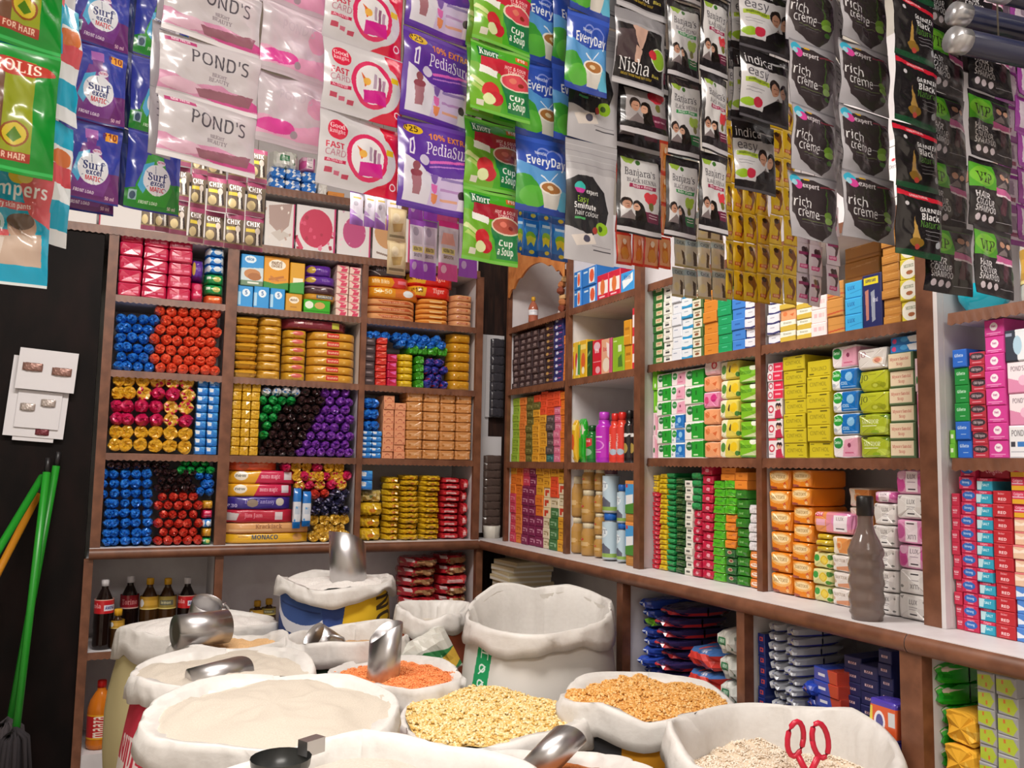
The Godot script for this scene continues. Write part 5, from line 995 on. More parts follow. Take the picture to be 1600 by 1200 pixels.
	st(A, 640, 714, 427, 1, 1, "pack", "red_tiger", "film", "biscuit_pack", "long red biscuit pack with yellow end, upper of two", "biscuits", {"vb": 447})
	st(A, 707, 742, 461, 5, 1, "pack", "peach_small", "film", "biscuit_pack", "short peach biscuit pack beside the orange striped stack", "biscuits")
	# second shelf, first bay: blue and orange rolls
	var l := []
	var lim := [248, 246, 240, 234, 240, 250, 252]
	for r in 7:
		var u: float = 180.0 + (9.0 if r % 2 == 1 else 0.0)
		var n := 0
		while u < 344:
			var isb: bool = u < lim[r] - 4
			if not (isb and r == 6): l.append([u + rng.randf_range(-1, 1), 579.0 + (u - 171) * 0.055 - r * 15.2 - 8.5 + rng.randf_range(-0.7, 0.7), 9.0, "f_blue" if isb else "f_orange", r, n])
			u += 17.8
			n += 1
	rolls(B, l, "foil", "foil_roll_pack", {"f_blue": "blue foil roll pack end beside the orange rolls", "f_orange": "orange red foil roll pack end beside the blue rolls"}, "biscuits")
	# second shelf, second bay: gold packs
	st(B, 365, 401, 493, 7, 1, "end", "gold_lump", "film", "biscuit_pack", "gold biscuit pack end in the stack against the post", "biscuits")
	st(B, 402, 441, 495, 7, 1, "pack", "gold_lump", "film", "biscuit_pack", "gold biscuit pack in the crumpled second stack", "biscuits")
	st(B, 442, 480, 515, 6, 1, "pack", "gold_label", "film", "biscuit_pack", "gold biscuit pack with a red spot on its side", "biscuits")
	st(B, 481, 561, 519, 6, 1, "pack", "gold_long", "film", "biscuit_pack", "long gold biscuit pack with a red name panel", "biscuits")
	st(B, 441, 546, 499, 1, 1, "pack", "maroon_long", "film", "biscuit_pack", "long maroon biscuit pack lying on gold packs", "biscuits", {"vb": 516})
	# second shelf, third bay
	st(B, 568, 585, 527, 6, 1, "box", "brown_box", "carton", "biscuit_carton", "dark brown carton against the post under blue rolls", "carton")
	st(B, 586, 604, 527, 7, 1, "brick", "red_box", "film", "biscuit_pack", "red biscuit pack beside the dark brown cartons", "biscuits")
	st(B, 604, 620, 553, 4, 1, "brick", "magenta_box", "film", "biscuit_pack", "magenta biscuit pack between red and yellow packs", "biscuits")
	st(B, 621, 648, 553, 5, 1, "pack", "yellow_flat", "film", "biscuit_pack", "flat yellow biscuit pack beside the green packs", "biscuits")
	st(B, 649, 663, 556, 4, 1, "soft", "green_brick", "foil", "biscuit_pack", "green foil pack end beside the yellow packs", "biscuits")
	st(B, 638, 700, 540, 1, 4, "soft", "green_brick", "foil", "biscuit_pack", "green foil pack end in the row under blue rolls", "biscuits", {"vb": 555})
	l = []
	hexrolls(l, 568, 702, 529, 1, 15.5, 13, func(_u, _r): return "f_blue", 0.08)
	hexrolls(l, 622, 702, 543, 1, 15.5, 13, func(_u, _r): return "f_blue", 0.06)
	hexrolls(l, 664, 702, 607, 4, 13, 12, func(u, r): return "f_violet", 0.04)
	rolls(B, l, "foil", "foil_roll_pack", {"f_blue": "blue foil roll pack end above the red and green packs", "f_violet": "violet foil roll pack end beside gold slabs"}, "biscuits")
	st(B, 702, 741, 521, 6, 1, "pack", "gold_slab", "film", "biscuit_pack", "gold slab pack in the stack against the white panel", "biscuits")
	# third shelf, first bay
	l = []
	var rowc := [["f_yellow"], ["f_yellow"], ["f_magenta", "f_magenta", "f_magenta", "f_magenta", "f_yellow_red", "f_magenta"], ["f_magenta", "f_magenta", "f_magenta", "f_magenta", "f_yellow_red", "f_yellow_red"], ["f_yellow", "f_yellow", "f_yellow_red", "f_magenta", "f_magenta", "f_yellow_red"], ["f_yellow", "f_yellow", "f_yellow", "f_yellow_red", "f_yellow_red", "f_yellow_red"]]
	for r in 6:
		for k in 6:
			l.append([173.5 + k * 23.2 + [0, 1, 2, 2, 5, 4][r], 694 + k * 0.7 - r * 20.3 + rng.randf_range(-1, 1), 11.6, rowc[r][k % rowc[r].size()], r, k])
	rolls(C, l, "foil", "foil_roll_pack", {"f_yellow": "yellow foil roll pack end beside blue and white packs", "f_magenta": "magenta foil roll pack end among the yellow rolls", "f_yellow_red": "yellow and red foil roll pack end among magenta rolls"}, "biscuits")
	st(C, 303, 344, 592, 9, 2, "brick", "blue_white_brick", "film", "biscuit_pack", "blue and white pack end beside the yellow rolls", "biscuits")
	# third shelf, second bay
	st(C, 359, 403, 598, 8, 3, "brick", "gold_brick", "film", "biscuit_pack", "gold pack end in the block beside green foil packs", "biscuits")
	l = []
	var pk := func(u, r):
		var x: float = u
		if r == 7: return "f_white" if x < 470 else ("f_dark" if x < 500 else "f_purple")
		if x > 466 + r * 6.5: return "f_purple"
		if r >= 2 and x < 404 + (r - 1) * 11.0: return "f_green"
		return "f_dark"
	hexrolls(l, 405, 556, 713, 8, 15.2, 13.6, pk, 0.02, 1.6)
	rolls(C, l, "foil", "foil_roll_pack", {"f_white": "white paper roll pack end above the green foil", "f_dark": "dark brown foil pack end between green and purple ones", "f_green": "green foil pack end beside the gold block", "f_purple": "shiny purple foil pack end beside dark ones"}, "biscuits")
	# third shelf, third bay
	st(C, 563, 596, 673, 5, 2, "brick", "blue_white_brick", "film", "biscuit_pack", "blue and white pack end under three rows of blue rolls", "biscuits")
	l = []
	hexrolls(l, 563, 598, 672, 3, 16.5, 18, func(_u, _r): return "f_blue", 0.02, 0.5, false)
	rolls(C, l, "foil", "foil_roll_pack", {"f_blue": "blue foil roll pack end above blue and white packs"}, "biscuits")
	st(C, 597, 614, 618, 9, 1, "box", "peach_box", "carton", "biscuit_carton", "peach carton with a brown arch in the taller peach stack", "carton")
	st(C, 615, 632, 630, 8, 1, "box", "peach_box", "carton", "biscuit_carton", "peach carton with a brown arch in the shorter peach stack", "carton")
	st(C, 633, 737, 615, 7, 4, "brick", "caramel", "film", "biscuit_pack", "caramel coloured clear wrapped pack in the amber block", "biscuits")
	# counter, first bay
	l = []
	hexrolls(l, 152, 240, 857, 8, 17.4, 15.4, func(_u, _r): return "f_blue", -0.008, 1.0, false)
	hexrolls(l, 240, 316, 854, 6, 15.6, 14.0, func(_u, _r): return "f_red", -0.008, 1.2)
	hexrolls(l, 240, 308, 770, 3, 14, 12.4, func(_u, _r): return "f_dark", 0.0, 1.4)
	hexrolls(l, 162, 275, 734, 1, 15, 12, func(_u, _r): return "f_dark", 0.0, 1.2)
	hexrolls(l, 306, 341, 776, 3, 15, 13, func(_u, _r): return "f_blue", 0.0, 1.0)
	hexrolls(l, 276, 341, 742, 2, 15.5, 13, func(_u, _r): return "f_green", 0.0, 1.0)
	rolls(D, l, "foil", "foil_roll_pack", {"f_blue": "blue foil roll pack end on the counter beside red rolls", "f_red": "red foil roll pack end beside the blue rolls", "f_dark": "dark foil pack end above the blue and red rolls", "f_green": "green foil pack end above the red rolls"}, "biscuits")
	var oddp := ["green_pack", "gold_slab", "white_blue_pack", "magenta_pack", "gold_lump"]
	var oddn := ["light green flat pack at the foot of the post", "brown flat pack above a light green one", "blue flat pack tucked beside the red rolls", "pink flat pack above a blue one", "tan flat pack on top of a pink one"]
	for k in 5:
		st(D, 315, 339, 840 - k * 14.5, 1, 1, "pack", oddp[k], "film", "biscuit_pack", oddn[k], "biscuits", {"vb": 853.5 - k * 14.5})
	# counter, second bay: long packs
	st(D, 350, 483, 833, 1, 1, "pack", "monaco", "film", "biscuit_pack", "long yellow cracker pack lying on the white counter", "biscuits", {"d": 0.07})
	st(D, 353, 484, 817, 1, 1, "pack", "knack", "film", "biscuit_pack", "long tan cracker pack lying on a yellow one", "biscuits", {"vb": 833.5, "d": 0.07})
	st(D, 352, 458, 796, 1, 1, "pack", "red_silver", "film", "biscuit_pack", "long red pack with a silver end under a violet one", "biscuits", {"vb": 817, "d": 0.07})
	st(D, 352, 455, 776, 1, 1, "pack", "violet_long", "film", "biscuit_pack", "long violet biscuit pack with pale lettering", "biscuits", {"vb": 796.5, "d": 0.07})
	st(D, 353, 458, 756, 1, 1, "pack", "yellow_magenta", "film", "biscuit_pack", "long yellow and magenta pack, lower of two", "biscuits", {"vb": 776.5, "d": 0.07})
	st(D, 355, 463, 735, 1, 1, "pack", "yellow_magenta", "film", "biscuit_pack", "long yellow and magenta pack, upper of two", "biscuits", {"vb": 756.5, "d": 0.07})
	st(D, 356, 434, 719, 1, 1, "pack", "orange_long", "film", "biscuit_pack", "orange biscuit pack on top of the long packs", "biscuits", {"vb": 735.5, "d": 0.07})
	l = []
	hexrolls(l, 484, 552, 849, 3, 16.5, 14, func(_u, _r): return "f_gold", -0.02, 1.0)
	hexrolls(l, 486, 552, 807, 2, 16, 14, func(u, _r): return "f_navy", -0.02, 1.2)
	hexrolls(l, 486, 552, 780, 1, 16, 14, func(u, _r): return "f_red" if u < 522 else "f_navy", -0.02, 1.0)
	hexrolls(l, 462, 552, 766, 2, 16.5, 14, func(u, r): return "f_magenta" if int(u * 7) % 3 > 0 else "f_yellow_red", 0.0, 1.4)
	hexrolls(l, 440, 552, 738, 1, 17, 14, func(u, r): return "f_magenta" if u < 456 or (u > 490 and u < 508) else "f_yellow", 0.0, 1.6)
	hexrolls(l, 458, 552, 752, 1, 17, 14, func(u, r): return "f_yellow", 0.0, 1.6)
	rolls(D, l, "foil", "foil_roll_pack", {"f_gold": "gold roll pack end at the foot of the jumble", "f_navy": "dark navy foil pack end between red and gold rolls", "f_red": "red foil pack end above the navy ones", "f_magenta": "magenta foil pack end in the jumble beside long packs", "f_yellow_red": "yellow and red foil pack end in the jumble", "f_yellow": "yellow foil pack end on top of the jumble"}, "biscuits")
	st(D, 457, 470, 763, 1, 1, "up", "blue_tube", "film", "biscuit_pack", "blue and white slim pack standing beside the violet pack", "biscuits", {"vb": 826, "d": 0.03, "out": -0.03})
	st(D, 472, 486, 768, 1, 1, "up", "blue_tube", "film", "biscuit_pack", "blue and white slim pack standing beside the jumble of rolls", "biscuits", {"vb": 823, "d": 0.03, "out": -0.03})
	# counter, third bay: bags
	st(D, 562, 583, 735, 2, 1, "brick", "blue_white_brick", "film", "biscuit_pack", "blue and white pack on top of the clear bags", "biscuits", {"vb": 766})
	st(D, 560, 601, 766, 4, 1, "bag", ["clear_bag", "yellow_bag", "yellow_bag", "yellow_bag"], "film", "snack_bag", "yellow snack bag in the stack against the post", "snack bag", {"jit": 0.03})
	st(D, 602, 627, 745, 10, 1, "bag", "yellow_bag", "film", "snack_bag", "yellow snack bag in the second bag stack", "snack bag", {"jit": 0.03})
	st(D, 628, 658, 742, 12, 1, "bag", "yellow_bag", "film", "snack_bag", "yellow snack bag in the tallest bag stack", "snack bag", {"jit": 0.03})
	st(D, 659, 691, 743, 12, 1, "bag", "yellow_bag", "film", "snack_bag", "yellow snack bag in the stack beside the red bags", "snack bag", {"jit": 0.03})
	st(D, 691, 722, 746, 10, 1, "bag", "red_bag", "film", "snack_bag", "red snack bag beside the yellow stacks", "snack bag", {"jit": 0.03})
	st(D, 722, 736, 748, 5, 1, "bag", "red_bag", "film", "snack_bag", "red snack bag squeezed against the white panel", "snack bag", {"jit": 0.03})
# ---------------------------------------------------------------- right wall goods
func band(r: float, y0: float, y1: float, prt: String, fin: String, n := 18) -> ArrayMesh:
	var fn := func(i: float, j: float) -> Vector3:
		return Vector3(sin((i - 0.5) * TAU) * r, lerpf(y1, y0, j), cos((i - 0.5) * TAU) * r)
	var fu := func(_p: Vector3, i: float, j: float) -> Vector2: return uv_of(prt, clampf((i - 0.5) * 2.0 + 0.5, 0, 1), j)
	return grid(n, 1, fn, fu, pm(prt, fin))
# bottle or jar: profile fractions (r, h) for the body, cap on top, label band
func bottle(called: String, label: String, at: Vector3, yaw: float, h: float, r: float, prof: Array, body: Material, cap: Material, cap_r: float, cap_h: float, lab := "", l0 := 0.3, l1 := 0.7, group := "", cat := "bottle", flat := 1.0) -> void:
	var t := thing(called, label, cat, at, yaw, group)
	var pts := [Vector2(0, 0)]
	for p in prof: pts.append(Vector2(p[0] * r, p[1] * (h - cap_h)))
	part("body", lathe(pts, 18), body, t)
	part("cap", lathe([Vector2(0, h - cap_h - 0.002), Vector2(cap_r, h - cap_h - 0.002), Vector2(cap_r, h - 0.003), Vector2(cap_r - 0.003, h), Vector2(0, h)], 14), cap, t)
	if lab != "": part("label", band(r * 1.012, h * l0, h * l1, lab, "film"), null, t)
	t.scale.z = flat
const PET := [[0.8, 0.0], [0.97, 0.03], [1.0, 0.1], [0.96, 0.3], [1.0, 0.34], [1.0, 0.62], [0.97, 0.68], [0.8, 0.8], [0.45, 0.92], [0.34, 0.95], [0.34, 1.0]]
const JAR := [[0.9, 0.0], [1.0, 0.06], [1.0, 0.4], [0.95, 0.46], [1.0, 0.52], [1.0, 0.82], [0.82, 0.93], [0.78, 1.0]]
const STRAIGHT := [[0.92, 0.0], [1.0, 0.04], [1.0, 0.82], [0.9, 0.88], [0.7, 0.9], [0.7, 1.0]]
func goods_right() -> void:
	var A := [1, R1, 0.601, "on the niche shelf"]
	var B := [1, R1, 0.33, "under the niche"]
	var C := [1, R1, 0.017, "on the third niche unit shelf"]
	var D := [1, R1, -0.3245, "on the counter under the niche unit"]
	# beside the niche
	st(A, 890, 908, 424, 2, 1, "box", "niche_box_blue", "carton", "soap_carton", "blue carton with a red spot beside the niche", "carton")
	st(A, 909, 931, 417, 2, 1, "box", "niche_box_blue", "carton", "soap_carton", "blue and white carton next to the red ones", "carton")
	st(A, 932, 968, 425, 1, 2, "box", "niche_box_red", "carton", "soap_carton", "red and white carton with an orange fruit picture", "carton")
	st(A, 970, 992, 424, 1, 1, "box", "light_blue_box", "carton", "soap_carton", "light blue carton against the unit post", "carton")
	# dark little cartons
	var un := ["at the panel end", "in the second column", "in the third column", "in the fourth column", "beside the gold marked ones"]
	for k in 5: st(B, 800 + k * 10.2, 810 + k * 10.2, 523 - k * 2.6, 9, 1, "box", "deo_brown", "carton", "small_carton", "small dark brown carton under the niche " + un[k], "carton", {"d": 0.1})
	st(B, 851.5, 864, 499, 10, 1, "box", "deo_gold", "carton", "small_carton", "small dark carton with a gold spot under the niche", "carton", {"d": 0.1})
	st(B, 864.5, 879, 496, 10, 1, "box", "deo_violet", "carton", "small_carton", "small violet blue carton beside the gold marked ones", "carton", {"d": 0.1})
	st(B, 879.5, 884, 524, 5, 1, "box", "b_orange", "carton", "small_carton", "narrow orange carton squeezed against the divider", "carton", {"d": 0.1})
	# pouches and cartons
	st(B, 891, 897, 536, 1, 1, "box", "juice_yellow", "film", "drink_carton", "narrow yellow drink carton against the divider", "carton")
	st(B, 897.5, 905, 534, 1, 1, "box", "juice_mix", "film", "drink_carton", "yellow drink carton with red fruit beside the divider", "carton")
	st(B, 905.5, 916, 531, 1, 1, "box", "juice_yellow", "film", "drink_carton", "wider yellow drink carton with orange fruit", "carton")
	st(B, 916.5, 923, 533, 1, 1, "box", "t_forest", "film", "drink_carton", "narrow dark green carton beside the red one", "carton")
	st(B, 923.5, 938, 531, 1, 1, "box", "red_carton", "film", "drink_carton", "red upright carton with white lettering", "carton")
	st(B, 938.5, 955, 529, 1, 1, "box", "coral_carton", "film", "drink_carton", "coral upright carton between red and green ones", "carton")
	st(B, 955.5, 974, 526, 1, 1, "box", "green_carton", "film", "drink_carton", "light green upright carton beside amber boxes", "carton")
	st(B, 974.5, 986, 500, 2, 1, "box", "amber_box", "carton", "small_carton", "amber box, one of two beside the light green carton", "carton")
	st(B, 987, 992, 481, 1, 1, "box", "red_white_stripe", "carton", "small_carton", "tall red and white striped carton against the post", "carton")
	# coloured little cartons
	st(C, 799, 809.5, 622, 8, 1, "box", "b_lime", "carton", "small_carton", "lime green carton in the stack by the white panel", "carton", {"d": 0.1})
	st(C, 810, 820, 621, 8, 1, "box", "b_orange", "carton", "small_carton", "orange carton in the stack beside the lime one", "carton", {"d": 0.1})
	st(C, 820.5, 831, 619, 9, 1, "box", "b_olive", "carton", "small_carton", "olive carton in the stack beside the orange one", "carton", {"d": 0.1})
	st(C, 831.5, 842, 617, 9, 1, "box", ["b_red", "b_olive", "b_amber", "b_amber", "b_amber", "b_amber", "b_amber", "b_amber", "b_amber"], "carton", "small_carton", "carton in the amber stack topped with a red one", "carton", {"d": 0.1})
	st(C, 842.5, 852, 612, 9, 1, "box", ["b_red", "b_red", "b_red", "b_amber", "b_amber", "b_amber", "b_amber", "b_amber", "b_amber"], "carton", "small_carton", "carton in the amber stack topped with three red ones", "carton", {"d": 0.1})
	st(C, 852.5, 864, 613, 9, 1, "box", ["b_red", "b_red", "b_red", "b_char", "b_char", "b_char", "b_char", "b_char", "b_teal"], "carton", "small_carton", "carton in the charcoal stack topped with red ones", "carton", {"d": 0.1})
	st(C, 864.5, 874, 611, 9, 1, "box", ["b_red", "b_red", "b_pink", "b_pink", "b_pink", "b_pink", "b_pink", "b_pink", "b_pink"], "carton", "small_carton", "carton in the pink stack topped with red ones", "carton", {"d": 0.1})
	st(C, 874.5, 883.5, 612, 9, 1, "box", "b_tang", "carton", "small_carton", "orange carton in the stack against the divider", "carton", {"d": 0.1})
	# cleaning bottles
	st(C, 889, 898, 656, 1, 1, "up", "juice_yellow", "film", "refill_pouch", "yellow refill pouch against the divider", "pouch", {"d": 0.03})
	st(C, 898, 911, 654, 1, 1, "up", "green_bag", "film", "refill_pouch", "green refill pouch behind the green bottle", "pouch", {"d": 0.03, "out": 0.03})
	var gm := flat_mat("green_plastic", "1d6b2c", 0.2)
	var specs := [["cleaner_bottle", "green dish liquid bottle beside the green pouch", 918, 664, 0.024, gm, flat_mat("green_cap", "0f4a1c", 0.3), "harpic_label"], ["cleaner_bottle", "magenta floor cleaner bottle between green and red bottles", 936.5, 643, 0.031, flat_mat("magenta_plastic", "b02cb8", 0.25), flat_mat("magenta_cap", "b83cc0", 0.3), "magenta_label"], ["cleaner_bottle", "red cleaner bottle beside the magenta one", 953.5, 645, 0.022, flat_mat("red_plastic", "d23c2c", 0.25), flat_mat("red_cap", "c8241c", 0.3), "red_label"], ["cleaner_bottle", "red cleaner bottle beside the black bottles", 964.5, 643, 0.022, flat_mat("red_plastic", "d23c2c", 0.25), flat_mat("red_cap", "c8241c", 0.3), "red_label"], ["cleaner_bottle", "black bottle with white stripe beside red bottles", 976, 640, 0.02, flat_mat("black_plastic", "1c1616", 0.2), flat_mat("black_cap", "100c0c", 0.4), "black_label"], ["cleaner_bottle", "black bottle with white stripe against the post", 986.5, 640, 0.02, flat_mat("black_plastic", "1c1616", 0.2), flat_mat("black_cap", "100c0c", 0.4), "black_label"]]
	for s in specs:
		var a: float = al([1, R1 + 0.03, 0, ""], s[2], C[2])
		var h: float = hy(C, a, s[3]) - C[2]
		bottle(s[0], s[1], cp(C, a, C[2], 0.05), turn(C), h, s[4], STRAIGHT, s[5], s[6], s[4] * 0.62, h * 0.16, s[7], 0.1, 0.7)
	# counter, small cartons
	var dc := [[794.5, 804, 726, ["b_amber", "b_tang", "b_tang", "b_rose", "b_rose", "b_rose", "b_rose", "b_rose"], "carton in the rose stack at the panel end"], [804.5, 814, 728, ["b_tang", "b_tang", "b_tang", "b_tang", "b_tang", "b_orange", "b_orange", "b_orange"], "orange carton in the stack beside the rose one"], [814.5, 824.5, 729, ["b_rose", "b_rose", "b_maroon", "b_maroon", "b_maroon", "b_maroon", "b_maroon", "b_maroon"], "carton in the maroon stack topped with rose ones"], [825, 835, 730, ["b_maroon"], "maroon carton in the stack beside the amber one"], [835.5, 847, 726, ["b_amber", "b_amber", "b_amber", "b_tang", "b_tang", "b_maroon", "b_maroon", "b_maroon"], "carton in the amber stack standing on maroon ones"], [847.5, 857.5, 731, ["b_amber", "b_amber", "boost_box", "boost_box", "boost_box", "b_cream", "b_cream", "b_cream"], "carton in the cream stack topped with amber ones"], [858, 870.5, 729, ["b_amber", "b_red", "b_red", "b_cream", "b_green", "b_green", "b_green", "b_green"], "carton in the green stack topped with red ones"], [871, 882, 738, ["b_amber", "boost_box", "b_cream", "boost_box", "b_amber", "b_amber", "b_amber"], "cream carton in the stack against the divider"]]
	for q in dc: st(D, q[0], q[1], q[2], 7 if q[0] > 870 else 8, 1, "box", q[3], "carton", "small_carton", q[4], "carton", {"d": 0.1})
	# jars and bottles
	var honey := pm("jar_honey", "plastic")
	var amber := flat_mat("amber_plastic", "b48a4c", 0.25)
	var lid := flat_mat("cream_lid", "dcd0b0", 0.4)
	var jars := [[893.5, 863, 807, 0.034, "broad honey coloured jar on the counter by the divider"], [893.5, 807, 744, 0.034, "broad honey coloured jar standing on another by the divider"], [912.5, 868, 816, 0.029, "honey coloured jar at the foot of three"], [912.5, 816, 765, 0.029, "honey coloured jar in the middle of three"], [912.5, 765, 731, 0.027, "honey coloured jar on top of three"]]
	for k in 4: jars.append([930, 870 - k * 34.5, 836 - k * 34.5, 0.022, ["small amber jar at the foot of its stack", "small amber jar second in its stack", "small amber jar third in its stack", "small amber jar on top of its stack"][k]])
	for j in jars:
		var a: float = al([1, R1 + 0.03, 0, ""], j[0], D[2])
		var y0 := maxf(hy(D, a, j[1]), D[2])
		var h: float = hy(D, a, j[2]) - y0
		bottle("food_jar", j[4], cp(D, a, y0, 0.05), turn(D), h, j[3], JAR, amber, lid, j[3] * 0.8, h * 0.17, "jar_honey", 0.22, 0.6, "amber jars beside the divider", "jar")
	var pale := flat_mat("pale_plastic", "bcc8d0", 0.25)
	var bcap := flat_mat("blue_cap", "2468c4", 0.3)
	var bt := [[950, 801, 729, 0.03, "grey bottle with a plum cap standing on a blue one", flat_mat("plum_cap", "5c3a44", 0.4)], [950, 874, 801, 0.03, "pale blue bottle with blue cap under the grey bottle", bcap], [968.5, 877, 817, 0.02, "slim pale blue bottle at the foot of two", bcap], [968.5, 817, 757, 0.02, "slim pale blue bottle standing on another", bcap]]
	for j in bt:
		var a: float = al([1, R1 + 0.03, 0, ""], j[0], D[2])
		var y0 := maxf(hy(D, a, j[1]), D[2])
		var h: float = hy(D, a, j[2]) - y0
		bottle("drink_bottle", j[4], cp(D, a, y0, 0.04), turn(D), h, j[3], STRAIGHT, pale, j[5], j[3] * 0.8, h * 0.15, "milk_bottle_label", 0.05, 0.8)
	st(D, 976.5, 991.5, 868, 1, 1, "box", "kraft", "carton", "milk_carton", "brown box under the milk cartons", "carton")
	st(D, 977, 991.5, 816, 1, 1, "box", "milk_carton", "carton", "milk_carton", "blue and green milk carton on the brown box", "carton", {"vb": 868})
	st(D, 977, 991.5, 803, 1, 1, "box", "kraft", "carton", "milk_carton", "brown box between two milk cartons", "carton", {"vb": 816})
	st(D, 977, 991.5, 751, 1, 1, "box", "milk_carton", "carton", "milk_carton", "blue and green milk carton on top of its stack", "carton", {"vb": 803})
	# ------------------------------------------------ soap unit
	var B2 := [1, R2, 0.342, "on the upper soap shelf"]
	var C2 := [1, R2, 0.033, "on the middle soap shelf"]
	var D2 := [1, R2, -0.3245, "on the counter under the soap shelves"]
	st(B2, 1014, 1035.5, 448, 10, 1, "box", "tea_green", "carton", "soap_carton", "green carton with a cream label at the post end", "carton")
	st(B2, 1036, 1049.5, 438, 12, 1, "box", "white_small", "carton", "soap_carton", "small white carton with dark print beside the green stack", "carton")
	st(B2, 1050, 1064.5, 455, 6, 1, "box", "white_box", "carton", "soap_carton", "plain white carton beside the cyan banded stack", "carton")
	st(B2, 1065, 1081, 450, 7, 1, "box", "white_cyan", "carton", "soap_carton", "white carton with a cyan wave band", "carton")
	st(B2, 1081.5, 1098.5, 452, 7, 1, "box", "herb_cream", "carton", "soap_carton", "cream fronted green carton beside the orange stack", "carton")
	st(B2, 1099, 1120.5, 453, 6, 1, "box", "orange_wood", "carton", "soap_carton", "plain orange carton beside the emerald stack", "carton")
	st(B2, 1121, 1142.5, 450, 7, 1, "box", "emerald", "carton", "soap_carton", "emerald green carton beside the blue stack", "carton")
	st(B2, 1143, 1164, 450, 6, 1, "box", "azure", "carton", "soap_carton", "azure blue carton beside the emerald stack", "carton")
	st(B2, 1164.5, 1184, 452, 6, 1, "box", "white_navy", "carton", "soap_carton", "white carton with a navy wave against the divider", "carton")
	st(B2, 1195, 1218, 460, 5, 1, "box", "white_navy", "carton", "soap_carton", "white carton with a navy wave beside gold banded ones", "carton")
	st(B2, 1218.5, 1242.5, 466, 4, 1, "box", ["white_gold", "soap_orange", "white_gold", "white_gold"], "carton", "soap_carton", "white carton with gold band in the stack beside navy waves", "carton")
	st(B2, 1243.5, 1267, 466, 4, 1, "box", "white_gold", "carton", "soap_carton", "white carton with gold band in the stack beside pink tiles", "carton")
	st(B2, 1267.5, 1292, 462, 3, 1, "box", "white_pink_tile", "carton", "soap_carton", "white carton with pale pink tiles", "carton")
	st(B2, 1293, 1319.5, 440, 3, 1, "box", "brown_card", "carton", "soap_carton", "tan carton beside the bright blue stack", "carton")
	st(B2, 1320, 1347, 440, 3, 1, "box", "lux_blue", "carton", "soap_carton", "bright blue soap carton beside the navy pack", "carton")
	st(B2, 1322, 1379, 345, 6, 1, "box", "kraft", "film", "soap_carton", "brown wrapped box at the back of the upper soap shelf", "carton", {"out": 0.14, "d": 0.1})
	st(B2, 1348, 1379, 428, 1, 1, "box", "navy_pack", "film", "toothbrush_pack", "navy hanging pack with yellow top band", "pack", {"d": 0.03})
	st(B2, 1380, 1407, 345, 12, 1, "box", "kraft", "film", "soap_carton", "brown wrapped box in the tall stack beside yellow cartons", "carton")
	st(B2, 1407.5, 1434, 372, 4, 1, "box", "medimix", "carton", "soap_carton", "yellow and white soap carton against the end post", "carton")
	# middle shelf
	st(C2, 1014, 1025.5, 575, 4, 1, "box", ["lime_narrow", "lime_narrow", "pink_narrow", "pink_narrow"], "carton", "soap_carton", "narrow carton standing on end by the white panel", "carton")
	st(C2, 1026, 1047.5, 584, 6, 1, "box", "soap_green", "carton", "soap_carton", "small green and white soap carton beside the narrow ones", "carton")
	st(C2, 1048, 1069, 580, 6, 1, "box", ["soap_pink", "soap_pink", "soap_pink", "soap_blue", "soap_blue", "soap_blue"], "carton", "soap_carton", "small soap carton in the pink over blue stack", "carton")
	st(C2, 1069.5, 1098, 576, 5, 1, "box", "soap_green", "carton", "soap_carton", "large green and white soap carton beside orange ones", "carton")
	st(C2, 1098.5, 1123, 561, 6, 1, "brick", ["soap_white_red", "soap_orange", "soap_rose", "soap_orange", "soap_orange", "soap_orange"], "film", "soap_bar", "soft wrapped soap in the orange stack topped with white", "soap")
	st(C2, 1123.5, 1154, 563, 5, 1, "brick", "soap_lemon", "film", "soap_bar", "wrapped soap with lemon pictures", "soap")
	st(C2, 1154.5, 1185, 571, 5, 1, "brick", "soap_rexona", "film", "soap_bar", "wrapped light green soap against the divider", "soap")
	st(C2, 1195, 1224, 624, 3, 1, "box", "soap_red_family", "carton", "soap_carton", "white carton with a red clad couple under small red ones", "carton")
	st(C2, 1195, 1223, 567, 4, 1, "box", "soap_red_small", "carton", "soap_carton", "flat red and white carton on top of couple cartons", "carton", {"vb": 624.5})
	st(C2, 1225, 1260, 556, 7, 1, "box", "soap_cinthol", "carton", "soap_carton", "mustard yellow soap carton in the stack of seven", "carton")
	st(C2, 1262, 1299, 563, 6, 1, "box", ["soap_cinthol_flip", "soap_cinthol", "soap_cinthol", "soap_cinthol", "soap_cinthol", "soap_cinthol"], "carton", "soap_carton", "mustard yellow soap carton in the stack topped upside down", "carton")
	st(C2, 1300, 1341.5, 540, 5, 1, "brick", ["soap_pink", "soap_blue", "soap_blue", "soap_blue", "soap_pink"], "film", "soap_bar", "wrapped soap in the blue stack with pink ends", "soap")
	st(C2, 1342.5, 1390, 543, 5, 1, "brick", ["soap_jo_white", "soap_jo", "soap_jo", "soap_santoor_lime", "soap_santoor_lime"], "film", "soap_bar", "wrapped soap in the lime stack topped with white", "soap")
	st(C2, 1391.5, 1432, 551, 6, 1, "box", "soap_mysore", "carton", "soap_carton", "cream fronted green soap carton beside the end post", "carton")
	st(C2, 1391, 1435, 525, 2, 1, "box", "paste_blue_white", "carton", "toothpaste_carton", "slim blue and white carton on top of cream ones", "carton", {"vb": 551})
	st(C2, 1434.5, 1441, 560, 3, 1, "box", ["pink_narrow", "soap_rose", "soap_rose"], "carton", "soap_carton", "pink carton wedged against the end post", "carton")
	# counter, thin stacks
	st(D2, 1016, 1027.5, 742, 3, 1, "brick", "t_yellow", "film", "soap_bar", "yellow wrapped bar above the thin red stack", "soap", {"vb": 769})
